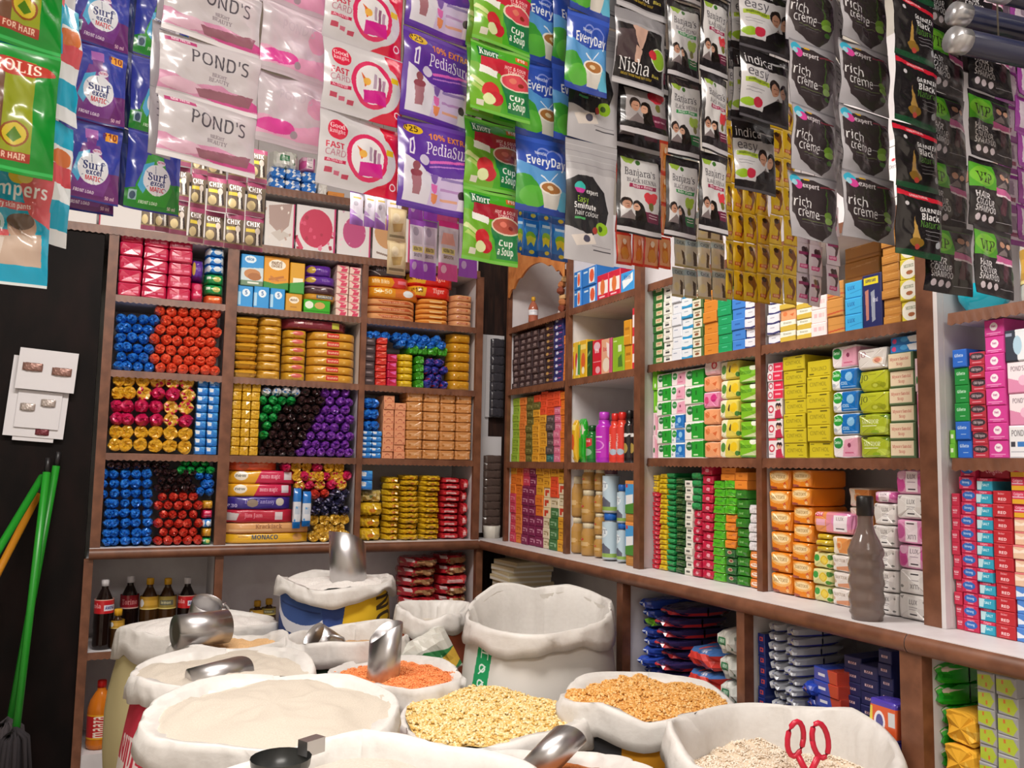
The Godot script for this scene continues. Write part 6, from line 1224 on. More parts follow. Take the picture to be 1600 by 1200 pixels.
	st(D2, 1018, 1029, 769, 16, 1, "brick", "t_red", "film", "soap_bar", "thin red wrapped bar in the stack by the white panel", "soap")
	st(D2, 1029.5, 1041, 740, 19, 1, "brick", "t_yellow", "film", "soap_bar", "thin yellow wrapped bar beside the red stack", "soap")
	st(D2, 1041.5, 1054, 739, 18, 1, "brick", "t_darkgreen", "film", "soap_bar", "thin emerald wrapped bar beside the yellow stack", "soap")
	st(D2, 1054.5, 1070, 746, 14, 1, "brick", "t_forest", "film", "soap_bar", "dark forest green wrapped bar with pale lettering", "soap")
	st(D2, 1070.5, 1082, 751, 14, 1, "box", "t_white", "carton", "soap_carton", "small white carton between green and crimson stacks", "carton")
	st(D2, 1082.5, 1095.5, 797, 8, 1, "brick", "t_crimson", "film", "soap_bar", "crimson wrapped bar under the emerald ones", "soap")
	st(D2, 1080.5, 1095, 738, 5, 1, "brick", "t_darkgreen", "film", "soap_bar", "emerald wrapped bar on top of crimson ones", "soap", {"vb": 797})
	st(D2, 1096, 1113.5, 728, 12, 1, "brick", "t_crimson", "film", "soap_bar", "crimson wrapped bar in the tall crimson stack", "soap")
	st(D2, 1114, 1132, 751, 12, 1, "brick", "t_green_fresh", "film", "soap_bar", "bright green wrapped bar beside the crimson stack", "soap")
	st(D2, 1132.5, 1149.5, 750, 12, 1, "brick", ["t_green_fresh", "t_green_fresh", "t_green_fresh", "t_green_fresh", "t_orange_box", "t_orange_box", "t_orange_box", "t_orange_box", "t_green_seal", "t_green_seal", "t_green_seal", "t_green_seal"], "film", "soap_bar", "wrapped bar in the stack of green, orange and dark green", "soap")
	st(D2, 1126, 1148, 731, 2, 1, "box", "t_orange_box", "carton", "soap_carton", "orange carton on top of bright green bars", "carton", {"vb": 751})
	st(D2, 1148.5, 1168, 738, 2, 1, "box", "t_orange_box", "carton", "soap_carton", "orange carton on top of leaf green bars", "carton", {"vb": 765})
	st(D2, 1150, 1169.5, 765, 10, 1, "brick", "t_green_leaf", "film", "soap_bar", "leaf green wrapped bar beside white wrapped ones", "soap")
	st(D2, 1170, 1189, 789, 9, 1, "brick", ["t_white_wrap", "t_white_wrap", "t_white_wrap", "t_white_wrap", "t_white_wrap", "t_orange_wrap", "t_orange_wrap", "t_orange_wrap", "t_orange_wrap"], "film", "soap_bar", "wrapped bar in the white over orange stack by the divider", "soap")
	# counter, orange and white soaps
	st(D2, 1199, 1236.5, 734, 6, 1, "brick", "soap_santoor", "film", "soap_bar", "orange wrapped soap in the stack of six by the divider", "soap")
	st(D2, 1237.5, 1269, 734, 7, 1, "brick", "soap_santoor", "film", "soap_bar", "orange wrapped soap in the stack of seven", "soap")
	st(D2, 1269.5, 1299, 862, 3, 1, "brick", "soap_lemon_green", "film", "soap_bar", "pale lime wrapped soap with lemon pictures on the counter", "soap")
	st(D2, 1269.5, 1299, 834, 3, 1, "pack", "soap_yellow_roll", "film", "soap_bar", "slim yellow wrapped soap above the lemon ones", "soap", {"vb": 862})
	st(D2, 1268, 1328, 800, 1, 1, "brick", "soap_five", "film", "soap_bar", "wide pink and orange five bar soap pack", "soap", {"vb": 834})
	st(D2, 1299.5, 1328, 867, 3, 1, "brick", "soap_santoor_white", "film", "soap_bar", "white and tan wrapped soap beside the grey bottle", "soap")
	st(D2, 1299.5, 1328, 838, 1, 1, "brick", "soap_orange_white", "film", "soap_bar", "orange wrapped soap on top of white and tan ones", "soap", {"vb": 867})
	st(D2, 1329, 1364, 762, 6, 1, "brick", "soap_orange_white", "film", "soap_bar", "orange and white wrapped soap behind the grey bottle", "soap", {"out": 0.06})
	st(D2, 1365, 1402, 786, 5, 1, "brick", "soap_lux", "film", "soap_bar", "white wrapped soap in the stack behind the grey bottle", "soap")
	st(D2, 1360, 1399, 767, 1, 1, "pack", "soap_lux_pink", "film", "soap_bar", "pink wrapped soap lying on white ones behind the bottle", "soap", {"vb": 786})
	st(D2, 1403, 1452, 734, 6, 1, "brick", ["soap_lux_pink", "soap_lux", "soap_lux_pink_flip", "soap_lux_pink", "soap_lux_flip", "soap_lux"], "film", "soap_bar", "wrapped soap in the pink and white stack by the end post", "soap")
	# ------------------------------------------------ toothpaste unit
	var words := "in the toothpaste unit"
	C2 = [1, R2, 0.033, words]
	D2 = [1, R2, -0.3245, "on the counter under the shaving shelf"]
	st(C2, 1481, 1493, 672, 2, 1, "box", "b_lime_mini", "carton", "small_carton", "tiny lime green carton beside the blue shaving cartons", "carton")
	st(C2, 1494, 1517, 546, 6, 1, "box", ["b_gillette_blue", "b_gillette_green", "b_gillette_green", "b_gillette_green", "b_gillette_blue", "b_gillette_blue"], "carton", "shaving_carton", "carton in the blue and green shaving stack", "carton")
	st(C2, 1518, 1543, 550, 8, 1, "box", "b_oldspice", "carton", "shaving_carton", "maroon and black shaving carton beside the pink stack", "carton")
	st(C2, 1544, 1576, 499, 8, 1, "box", "b_veet", "carton", "cream_carton", "hot pink cream carton with a white disc", "carton")
	st(C2, 1577, 1612, 515, 4, 1, "box", ["b_navy_photo", "b_ponds_pink", "b_ponds_pink", "b_ponds_white"], "carton", "cream_carton", "white and pink face cream carton beside the hot pink stack", "carton")
	st(D2, 1482, 1505, 771, 11, 1, "box", "p_red", "carton", "toothpaste_carton", "plain red toothpaste carton by the white panel", "carton")
	st(D2, 1506, 1530, 725, 13, 1, "box", "p_strong", "carton", "toothpaste_carton", "red toothpaste carton with a blue oval", "carton")
	st(D2, 1531, 1556, 747, 12, 1, "box", "p_salt", "carton", "toothpaste_carton", "aqua and red toothpaste carton beside blue ovals", "carton")
	st(D2, 1530, 1577, 725, 1, 1, "box", "p_colgate_long", "carton", "toothpaste_carton", "long dark red toothpaste carton lying on the aqua stack", "carton", {"vb": 747, "out": 0.03})
	st(D2, 1557, 1588, 767, 11, 1, "box", "p_dabur_red", "carton", "toothpaste_carton", "deep red toothpaste carton beside the aqua stack", "carton")
	st(D2, 1589, 1612, 725, 13, 1, "box", ["p_yellow", "p_yellow", "p_yellow", "p_yellow", "p_peach", "p_peach", "p_peach", "p_peach", "p_peach", "p_blue", "p_blue", "p_blue", "p_blue"], "carton", "toothpaste_carton", "toothpaste carton in the yellow, peach and blue stack", "carton")
# ---------------------------------------------------------------- under the counters
func goods_low() -> void:
	var w := "under the long counter"
	var L1 := [1, 1.525, -1.05, "in the empty end of the long cabinet"]
	var L := [1, 1.525, -1.05, w]
	st(L1, 760, 789, 876, 30, 1, "box", "paper_bag", "matte", "paper_bag", "folded tan and white paper bag stacked beside the corner post", "bag", {"d": 0.2, "jit": 0.03, "yaw": 0.12})
	st(L, 982, 1013, 936, 22, 1, "bag", ["det_blue", "det_blue", "det_green", "det_blue", "det_blue", "det_blue"], "film", "detergent_bag", "blue detergent bag in the stack by the cabinet post", "detergent", {"d": 0.22, "jit": 0.03})
	st(L, 1014, 1050, 947, 20, 1, "bag", "det_red", "film", "detergent_bag", "navy and red detergent bag beside the blue stack", "detergent", {"d": 0.22, "jit": 0.03})
	st(L, 1064, 1112, 1013, 9, 1, "bag", "det_scarlet", "film", "detergent_bag", "scarlet detergent bag with a blue end", "detergent", {"d": 0.22, "jit": 0.02, "out": 0.0})
	st(L, 1113, 1149, 984, 9, 1, "bag", "det_white", "film", "detergent_bag", "white and green detergent bag beside the middle post", "detergent", {"d": 0.22, "jit": 0.03})
	var M := [1, 1.525, -1.05, "in the navy detergent cabinet"]
	st(M, 1167, 1185, 985, 26, 1, "bag", "det_blue2", "film", "detergent_bag", "small blue detergent bag beside the middle post", "detergent", {"d": 0.16, "jit": 0.03})
	st(M, 1186, 1198, 990, 24, 1, "box", "det_navy_red", "film", "detergent_bag", "narrow navy and red detergent pack", "detergent", {"d": 0.16})
	st(M, 1199, 1222, 972, 28, 1, "bag", "det_silver", "foil", "detergent_bag", "silver ended detergent pack beside the narrow navy ones", "detergent", {"d": 0.16, "jit": 0.02})
	st(M, 1224, 1248, 980, 28, 1, "bag", "det_silver", "foil", "detergent_bag", "silver ended detergent pack beside the blue bars", "detergent", {"d": 0.16, "jit": 0.02})
	st(M, 1250, 1278, 1065, 16, 1, "bag", "det_blue2", "film", "detergent_bag", "blue crumpled detergent bag beside the silver stack", "detergent", {"d": 0.14, "jit": 0.03, "out": -0.005})
	st(M, 1279, 1322, 1047, 20, 1, "box", "det_bar", "film", "detergent_bar", "blue detergent bar box in the skewed stack", "detergent", {"d": 0.16, "yaw": 0.18})
	st(M, 1324, 1352, 1026, 22, 1, "box", "det_xxx", "carton", "detergent_bar", "navy bar carton with a pale band beside the skewed stack", "detergent", {"d": 0.14, "out": 0.04})
	st(M, 1353, 1382, 1040, 21, 1, "box", "det_xxx", "carton", "detergent_bar", "navy bar carton with a pale band in the middle stack", "detergent", {"d": 0.14, "out": 0.04})
	st(M, 1383, 1405, 1016, 23, 1, "box", "det_xxx", "carton", "detergent_bar", "navy bar carton with a pale band by the wide post", "detergent", {"d": 0.14, "out": 0.04})
	st(M, 1366, 1411, 1094, 7, 1, "brick", "det_orange", "film", "detergent_bar", "orange and purple detergent bar pack by the wide post", "detergent", {"d": 0.05, "out": -0.02})
	var N := [1, 1.525, -1.05, "in the last base cabinet"]
	st(N, 1451, 1486, 1036, 16, 1, "bag", "green_bag", "film", "dish_soap_bag", "bright green dish soap bag beside the wide post", "bag", {"d": 0.16, "jit": 0.03})
	st(N, 1488, 1542, 1112, 9, 1, "soft", "cloth_yellow", "matte", "duster_cloth", "folded yellow duster cloth beside the green bags", "cloth", {"d": 0.14})
	st(N, 1544, 1573, 1050, 20, 1, "box", "lime_pack", "film", "scrubber_pack", "lime and grey scrubber pack beside the yellow cloths", "pack", {"d": 0.14})
	st(N, 1575, 1610, 1058, 19, 1, "box", "lime_pack", "film", "scrubber_pack", "lime and grey scrubber pack at the open end", "pack", {"d": 0.14})
	# back cabinet
	var K := [0, -3.49, -0.695, "in the back base cabinet"]
	st(K, 632, 688, 872, 7, 1, "bag", "chili_bag", "film", "spice_bag", "red and brown spice bag beside the tall flour sack", "bag", {"d": 0.2, "jit": 0.04})
	st(K, 689, 742, 868, 7, 1, "bag", ["chili_bag", "chili_bag", "red_bag"], "film", "spice_bag", "red and brown spice bag beside the corner post", "bag", {"d": 0.2, "jit": 0.04})
	var cola := flat_mat("cola", "170c0a", 0.12)
	var whitecap := flat_mat("white_cap", "cfcdd0", 0.4)
	var ycap := flat_mat("yellow_cap", "cf9c1c", 0.4)
	var amb := flat_mat("amber_drink", "3a2410", 0.12)
	for b in [[161, 905, 0.034, 0.06, cola, whitecap, "cola_label", "cola bottle with white cap by the cabinet post"], [201, 900, 0.034, 0.16, cola, whitecap, "cola_label2", "cola bottle with white cap behind the small bottle"], [232, 903, 0.034, 0.14, amb, ycap, "gold_label_bottle", "drink bottle with yellow cap and gold label"], [260, 903, 0.034, 0.14, amb, ycap, "olive_label", "drink bottle with yellow cap and olive label"], [291, 902, 0.034, 0.14, cola, whitecap, "cola_label", "cola bottle with white cap beside the yellow capped ones"], [184, 951, 0.024, 0.05, amb, ycap, "gold_label_bottle", "small brown bottle with yellow cap between cola bottles"], [420, 935, 0.03, 0.2, amb, ycap, "olive_label", "drink bottle with yellow cap at the back of the cabinet"], [402, 938, 0.03, 0.2, amb, ycap, "gold_label_bottle", "drink bottle with yellow cap and gold label at the back"]]:
		var c := [0, -3.49 - b[3], -0.695, ""]
		var a: float = al(c, b[0], -0.6)
		bottle("drink_bottle", b[7], Vector3(a, -0.695, c[1]), 0.0, hy(c, a, b[1]) + 0.695, b[2], PET, b[4], b[5], 0.014, 0.022, b[6], 0.52, 0.72)
	for b in [[155, 1062, 0.045, 0.08, "mango drink bottle with red cap on the cabinet floor"], [190, 1068, 0.04, 0.16, "mango drink bottle beside the tan sack"]]:
		var c := [0, -3.49 - b[3], -1.05, ""]
		var a: float = al(c, b[0], -1.0)
		bottle("juice_bottle", b[4], Vector3(a, -1.05, c[1]), 0.0, hy(c, a, b[1]) + 1.05, b[2], PET, flat_mat("mango", "c8701c", 0.15), flat_mat("red_bottle_cap", "c01c1c", 0.35), 0.016, 0.024, "mango_label", 0.16, 0.52)
# ---------------------------------------------------------------- sacks of grain
var cloth: StandardMaterial3D
var steel: StandardMaterial3D
func heap_mat(called: String, c0: String, c1: String, c2: String, scale: float) -> StandardMaterial3D:
	if not mats.has(called):
		var m := grain_mat(c0, c1, c2, 0.9, Vector3.ONE * scale, 0.05)
		mats[called] = m
	return mats[called]
# at: centre of the mouth; rr: radius; kz: how much narrower front to back
func sack(label: String, px: Array, ytop: float, kz: float, prt: String, o := {}) -> Dictionary:
	var d := ray(px[0], px[1])
	var k := ytop / d.y
	var c := d * k
	var rr: float = px[2] * k / F
	var sd: int = o.get("seed", 1)
	var collar: float = o.get("collar", 0.055)
	var drop: float = o.get("drop", 0.02)
	var tilt: float = o.get("tilt", 0.0)
	var face := atan2(-c.x, -c.z)      # towards the eye
	var t := thing("grain_sack", label, "sack", Vector3(c.x, FLOOR, c.z), 0.0, "open sacks on the shop floor")
	var top := ytop - FLOOR
	# the mouth is an uneven polygon: straight runs of cloth between creased corners
	var cr := RandomNumberGenerator.new()
	cr.seed = sd * 101
	var nc := 11
	var corners: Array = []
	for q in nc: corners.append(Vector3(cr.randf_range(0.92, 1.06), cr.randf_range(-0.016, 0.02), cr.randf_range(-0.3, 0.3)))
	var rim := func(th: float) -> Vector3:      # (radius factor, extra height)
		var f := fposmod(th / TAU, 1.0) * nc
		var i0 := int(f) % nc
		var t0 := f - floorf(f)
		t0 = clampf(t0 + corners[i0].z * t0 * (1.0 - t0) * 2.0, 0.0, 1.0)
		t0 = lerpf(t0, smoothstep(0.0, 1.0, t0), 0.15)
		var e: Vector3 = corners[i0].lerp(corners[(i0 + 1) % nc], t0)
		return Vector3(e.x, e.y - tilt * cos(th - face), 0)
	var around := func(th: float, rad: float, y: float) -> Vector3:
		return Vector3(sin(th) * rad, y, cos(th) * rad * kz)
	# body
	var body_fn := func(i: float, j: float) -> Vector3:
		var th := face + (i - 0.5) * TAU
		var q: Vector3 = rim.call(th)
		var rad: float = rr * lerpf(q.x, 1.0, j) * (0.93 + (0.07 + o.get("fat", 0.0)) * sin(j * PI) - 0.06 * pow(j, 6.0))
		rad *= 1.0 + nz.get_noise_3d(cos(th) * 50.0 + sd * 13.0, j * 60.0, sin(th) * 50.0) * 0.06
		return around.call(th, rad, lerpf(top + q.y - 0.02, 0.0, j))
	var body_uv := func(_p: Vector3, i: float, j: float) -> Vector2: return uv_of(prt, clampf((i - 0.5) * 1.9 + 0.5, 0, 1), j * o.get("vscale", 1.0))
	part("body", grid(40, 10, body_fn, body_uv, pm(prt, "matte")), null, t)
	# rolled collar: inner wall, round lip, outside fold
	var prof := [Vector2(-0.05, -drop - 0.12), Vector2(-0.04, -drop - 0.05), Vector2(-0.03, -drop * 0.5), Vector2(-0.012, -0.005), Vector2(-0.005, 0.003), Vector2(0.002, 0.001), Vector2(0.007, -0.012), Vector2(0.012, -collar * 0.55), Vector2(0.014, -collar), Vector2(-0.004, -collar - 0.004)]
	var col_fn := func(i: float, j: float) -> Vector3:
		var th := face + (i - 0.5) * TAU
		var q: Vector3 = rim.call(th)
		var n := int(round(j * (prof.size() - 1)))
		var p: Vector2 = prof[n]
		var fold := nz.get_noise_3d(cos(th) * 80.0 + sd * 17.0, n * 6.0, sin(th) * 80.0) * 0.005 - pow(1.0 - absf(nz.get_noise_2d(th * 60.0 + sd * 5.0 + n * 4.0, n * 5.0)), 8.0) * 0.01
		var dy := nz.get_noise_2d(th * 45.0 + sd * 29.0, 40.0) * 0.035 if n >= 7 else 0.0
		return around.call(th, rr * q.x + p.x + fold, top + q.y + p.y + dy)
	part("rolled_collar", grid(110, prof.size() - 1, col_fn, no_uv, cloth), null, t)
	return {"c": c, "r": rr, "kz": kz, "rim": rim, "y": ytop - drop, "face": face}
func heap(s: Dictionary, called: String, label: String, m: Material, dome: float, o := {}) -> void:
	var rr: float = s.r
	var kz: float = s.kz
	var c: Vector3 = s.c
	var rim: Callable = s.rim
	var rough: float = o.get("rough", 0.006)
	var surf := func(th: float, q: float) -> Vector3:
		var e: Vector3 = rim.call(th)
		var rad: float = (rr * e.x - 0.012) * q
		var x := sin(th) * rad
		var z := cos(th) * rad * kz
		return Vector3(x, dome * (1.0 - q * q) + nz.get_noise_2d(x * 900.0, z * 900.0) * rough * 1.5 + nz.get_noise_2d(x * 150.0 + 77.0, z * 150.0) * rough * 3.0, z)
	var fn := func(i: float, j: float) -> Vector3: return surf.call(i * TAU, sqrt(j))
	var at := Vector3(c.x, s.y, c.z)
	var g := solo(called, grid(48, 14, fn, no_uv, m), null, label, o.get("cat", "grain"), at, 0.0, "", "stuff")
	if not o.has("kernels"): return
	var mm := MultiMesh.new()
	mm.transform_format = MultiMesh.TRANSFORM_3D
	mm.use_colors = true
	var kr: float = o.ksize
	var km := SphereMesh.new()
	km.radius = kr
	km.height = kr * 1.3
	km.radial_segments = 7
	km.rings = 3
	var kmat := StandardMaterial3D.new()
	kmat.vertex_color_use_as_albedo = true
	kmat.roughness = 0.55
	km.material = kmat
	mm.mesh = km
	mm.instance_count = o.kernels
	var cols: Array = o.kcols
	for q in o.kernels:
		var p: Vector3 = surf.call(rng.randf() * TAU, sqrt(rng.randf()) * 0.985)
		var b := Basis.from_euler(Vector3(rng.randf_range(-0.7, 0.7), rng.randf() * TAU, rng.randf_range(-0.7, 0.7))) * Basis.from_scale(Vector3(1.0, 1.0, rng.randf_range(0.65, 1.0)))
		mm.set_instance_transform(q, Transform3D(b, p + Vector3(0, kr * rng.randf_range(0.1, 0.5), 0)))
		mm.set_instance_color(q, hexc(cols[rng.randi() % cols.size()]).srgb_to_linear())
	var mi := MultiMeshInstance3D.new()
	mi.multimesh = mm
	mi.name = "kernels"
	mi.set_meta("kind", "stuff")
	g.add_child(mi)
# steel scoop: open tube with a slanted mouth, standing on its closed end at the origin
func scoop_mesh(r: float, h: float, cut: float) -> ArrayMesh:
	var fn := func(i: float, j: float) -> Vector3:
		var th := i * TAU
		var top := h - cut * (0.5 - 0.5 * cos(th)) * (0.5 - 0.5 * cos(th))
		if j < 0.26: return Vector3(sin(th), 0, cos(th)) * r * (j / 0.25) * 0.98 + Vector3(0, 0.0, 0)
		if j < 0.6: return Vector3(sin(th) * r, top * (j - 0.25) / 0.25 if j < 0.51 else top, cos(th) * r)
		return Vector3(sin(th) * (r - 0.0015), top * (1.0 - (j - 0.625) / 0.375) if j > 0.63 else top, cos(th) * (r - 0.0015))
	return grid(28, 8, fn, no_uv, steel)
func scoop(label: String, at: Vector3, r: float, h: float, cut: float, rot: Vector3, handle := 0.0) -> void:
	var t := thing("steel_scoop", label, "scoop", at)
	t.rotation = rot
	part("cup", scoop_mesh(r, h, cut), null, t)
	if handle > 0: part("handle", tube([Vector3(r, h * 0.75, 0), Vector3(r + handle * 0.5, h * 0.8, 0), Vector3(r + handle, h * 0.5, 0), Vector3(r + handle * 0.5, h * 0.2, 0), Vector3(r, h * 0.25, 0)], 0.006, 6, steel), null, t)
func sacks() -> void:
	cloth = grain_mat("cbc7c3", "cecbc7", "d1ceca", 0.5, Vector3.ONE * 4.0, 0.03)
	var wv := NoiseTexture2D.new()
	var wn := FastNoiseLite.new()
	wn.frequency = 0.02
	wv.noise = wn
	wv.as_normal_map = true
	wv.seamless = true
	wv.bump_strength = 3.0
	cloth.normal_enabled = true
	cloth.normal_texture = wv
	cloth.normal_scale = 0.5
	steel = flat_mat("steel", "c4c2c3", 0.34, 1.0)
	var cream := heap_mat("cream_grain", "b4ab9e", "bbb2a5", "c2b9ad", 9.0)
	var s: Dictionary
	s = sack("nearest white sack of pale flour with a dark ladle", [560, 1245, 300], -0.52, 0.95, "sack_white", {"seed": 3, "drop": 0.045})
	heap(s, "flour_heap", "pale flour in the sack with the dark ladle", heap_mat("pale_flour", "b8b0a4", "beb7ac", "c4bdb3", 5.0), 0.05, {"cat": "flour"})
	s = sack("white collared red sack brimming with coarse cream semolina", [425, 1112, 200], -0.53, 1.0, "sack_red", {"seed": 5, "drop": 0.008})
	heap(s, "semolina_heap", "coarse cream semolina domed in the red sack", cream, 0.035, {"cat": "semolina"})
	s = sack("red printed sack of cream grain with a lying steel cup", [350, 1044, 140], -0.53, 0.92, "sack_red", {"seed": 8, "drop": 0.01, "fat": 0.1})
	heap(s, "rice_heap", "fine cream grain around the lying steel cup", cream, 0.02)
	scoop("steel cup half buried in cream grain", s.c + Vector3(-0.09, -0.01, 0.08), 0.034, 0.15, 0.07, Vector3(0.15, 0.25, -1.45))
	s = sack("small sack of tan flour between two cream sacks", [355, 1000, 88], -0.53, 0.75, "sack_tan", {"seed": 11, "drop": 0.02})
	heap(s, "flour_heap", "tan flour in the small sack", heap_mat("tan_flour", "c49a6c", "cfa878", "d8b488", 8.0), 0.015, {"cat": "flour"})
	scoop("steel cup lying on tan flour", s.c + Vector3(-0.15, 0.045, 0.07), 0.048, 0.15, 0.0, Vector3(0.0, 0.3, -PI / 2))
	s = sack("tan printed sack with a broad white collar beside the drinks cabinet", [318, 974, 122], -0.53, 0.6, "sack_tan", {"seed": 14, "drop": 0.02, "collar": 0.09, "fat": 0.1})
	heap(s, "flour_heap", "white flour in the broad collared tan sack", heap_mat("white_flour", "cfcac6", "d8d4d0", "e0dcd8", 6.0), 0.04, {"cat": "flour"})
	scoop("steel cup standing in white flour", s.c + Vector3(0.0, 0.0, -0.06), 0.05, 0.07, 0.0, Vector3(0.5, 0.4, 0.0), 0.035)
	s = sack("tall blue and yellow printed sack of white flour", [530, 906, 90], -0.4, 0.85, "sack_blue_yellow", {"seed": 17, "drop": 0.01, "collar": 0.045, "vscale": 2.6})
	heap(s, "flour_heap", "white flour in the blue and yellow sack", mats["white_flour"], 0.02, {"cat": "flour"})
	scoop("tall steel scoop standing in the blue and yellow sack", s.c + Vector3(0.03, -0.06, 0.02), 0.062, 0.23, 0.06, Vector3(0.05, -1.4, 0.03))
	s = sack("dark green printed sack of brown sugar with a steel cup", [550, 988, 98], -0.52, 0.75, "sack_green", {"seed": 20, "drop": 0.05, "vscale": 2.0})
	heap(s, "sugar_heap", "coarse brown sugar around the steel cup", heap_mat("brown_sugar", "a8845c", "b8946c", "c8a880", 9.0), 0.01, {"cat": "sugar"})
	scoop("steel cup with a handle in brown sugar", s.c + Vector3(-0.05, -0.05, 0.0), 0.045, 0.09, 0.0, Vector3(0.9, -0.7, 0.5), 0.04)
	s = sack("white sack of orange red lentils with a tall scoop", [612, 1054, 105], -0.58, 1.0, "sack_white", {"seed": 23, "drop": 0.008})
	heap(s, "lentil_heap", "orange red lentils around the tall scoop", heap_mat("red_lentil", "c86a34", "dc7c42", "e89058", 14.0), 0.02, {"kernels": 9000, "ksize": 0.0026, "kcols": ["e08a50", "d87840", "e8985c", "dc8048"], "cat": "lentils"})
	scoop("tall steel scoop standing in orange red lentils", s.c + Vector3(-0.035, -0.05, 0.03), 0.044, 0.2, 0.055, Vector3(0.03, 1.5, 0.02))
	s = sack("white sack of pale yellow split peas", [765, 1112, 146], -0.6, 1.1, "sack_white", {"seed": 26, "drop": 0.008})
	heap(s, "split_pea_heap", "pale yellow split peas filling the broad white sack", heap_mat("split_pea", "b8944c", "c8a864", "d4b878", 14.0), 0.012, {"kernels": 6500, "ksize": 0.0046, "kcols": ["dcc48c", "d4b46c", "e4d4ac", "c8a050", "e0cc98", "d8b878"], "cat": "lentils"})
	s = sack("small open sack with a red brown printed side", [680, 950, 60], -0.46, 0.8, "sack_brown", {"seed": 29, "drop": 0.04, "tilt": 0.02})
	heap(s, "rice_heap", "pale rice in the small red brown sack", cream, 0.0)
	s = sack("tall white sack gaping open with a green lettered strip", [845, 950, 116], -0.43, 0.85, "sack_tamil", {"seed": 32, "drop": 0.16, "tilt": 0.045, "vscale": 2.4, "collar": 0.06, "fat": 0.08})
	heap(s, "rice_heap", "white rice deep inside the gaping sack", mats["white_flour"], 0.0)
	s = sack("yellow and grey printed sack of golden split lentils", [1010, 1086, 138], -0.57, 0.95, "sack_orange", {"seed": 35, "drop": 0.01, "collar": 0.05, "vscale": 1.3})
	heap(s, "lentil_heap", "golden split lentils in the yellow printed sack", heap_mat("golden_lentil", "b8803c", "cc9450", "d8a868", 14.0), 0.02, {"kernels": 6500, "ksize": 0.0042, "kcols": ["dca860", "d09848", "e4bc80", "c88c40"], "cat": "lentils"})
	s = sack("white sack of ivory lentils holding red scissors", [1225, 1160, 172], -0.55, 1.0, "sack_white", {"seed": 38, "drop": 0.07, "tilt": 0.03})
	heap(s, "lentil_heap", "ivory lentils under the red scissors", heap_mat("ivory_lentil", "c4ae94", "d4c2aa", "dccdb8", 14.0), 0.01, {"kernels": 9000, "ksize": 0.0026, "kcols": ["e0d4c4", "d8c8b4", "e8dccc", "ccb8a0"], "cat": "lentils"})
	# red scissors
	var sc := thing("scissors", "red handled scissors stuck in ivory lentils", "scissors", s.c + Vector3(0.035, -0.075, 0.03), -0.45)
	var red := flat_mat("red_handle", "c81f3c", 0.3)
	for q in [-1.0, 1.0]:
		var loop := []
		for n in 17:
			var a := n * TAU / 16.0
			loop.append(Vector3(q * (0.024 + 0.0 - cos(a) * 0.016 - 0.004 * sin(a)), 0.085 + sin(a) * 0.034, q * 0.003))
		part("handle", tube(loop, 0.0058, 8, red), null, sc)
		part("shank", tube([Vector3(q * 0.02, 0.054, q * 0.003), Vector3(q * 0.008, 0.03, q * 0.002), Vector3(-q * 0.002, 0.012, q * 0.002)], 0.0068, 8, red), null, sc)
		part("blade", boxm(Vector3(minf(0, q * 0.009) - 0.001, -0.07, q * 0.001 - 0.0008), Vector3(maxf(0, q * 0.009) + 0.001, 0.02, q * 0.001 + 0.0008)), steel, sc)
	s = sack("white sack of red brown chili powder", [870, 1222, 162], -0.6, 0.95, "sack_white", {"seed": 41, "drop": 0.025})
	heap(s, "chili_heap", "red brown chili powder in the white sack", heap_mat("chili", "8c4a20", "a45c28", "b87034", 8.0), 0.03, {"cat": "spice"})
	scoop("steel cup in red brown chili powder", s.c + Vector3(-0.02, 0.0, -0.06), 0.032, 0.12, 0.03, Vector3(0.6, 0.6, -0.8))
	# dark ladle in the flour
	var lp := ray(438, 1212) * 1.42
	var lt := thing("ladle", "dark bowled ladle with a flat steel handle in flour", "ladle", Vector3(lp.x, lp.y, lp.z), 0.5)
	var bowl := []
	for n in 7: bowl.append(Vector2(sin(n * PI / 12) * 0.05, 0.03 - cos(n * PI / 12) * 0.045))
	part("bowl", lathe(bowl, 20), flat_mat("dark_bowl", "2a2c2c", 0.3), lt)
	part("handle", boxm(Vector3(0.045, 0.02, -0.012), Vector3(0.085, 0.045, 0.012)), steel, lt)
	# clear bag with green print beside the gaping sack
	var bp := ray(688, 1012) * 2.62
	var gb := solo("plastic_bag", flow(0.17, 0.15, 0.08, 0, "bag_green", "film", 0.15, 4, 0.8, 0.06), null, "crumpled clear bag with green print beside the gaping sack", "bag", Vector3(bp.x, bp.y - 0.1, bp.z), -0.3)
	gb.rotation.z = 0.5
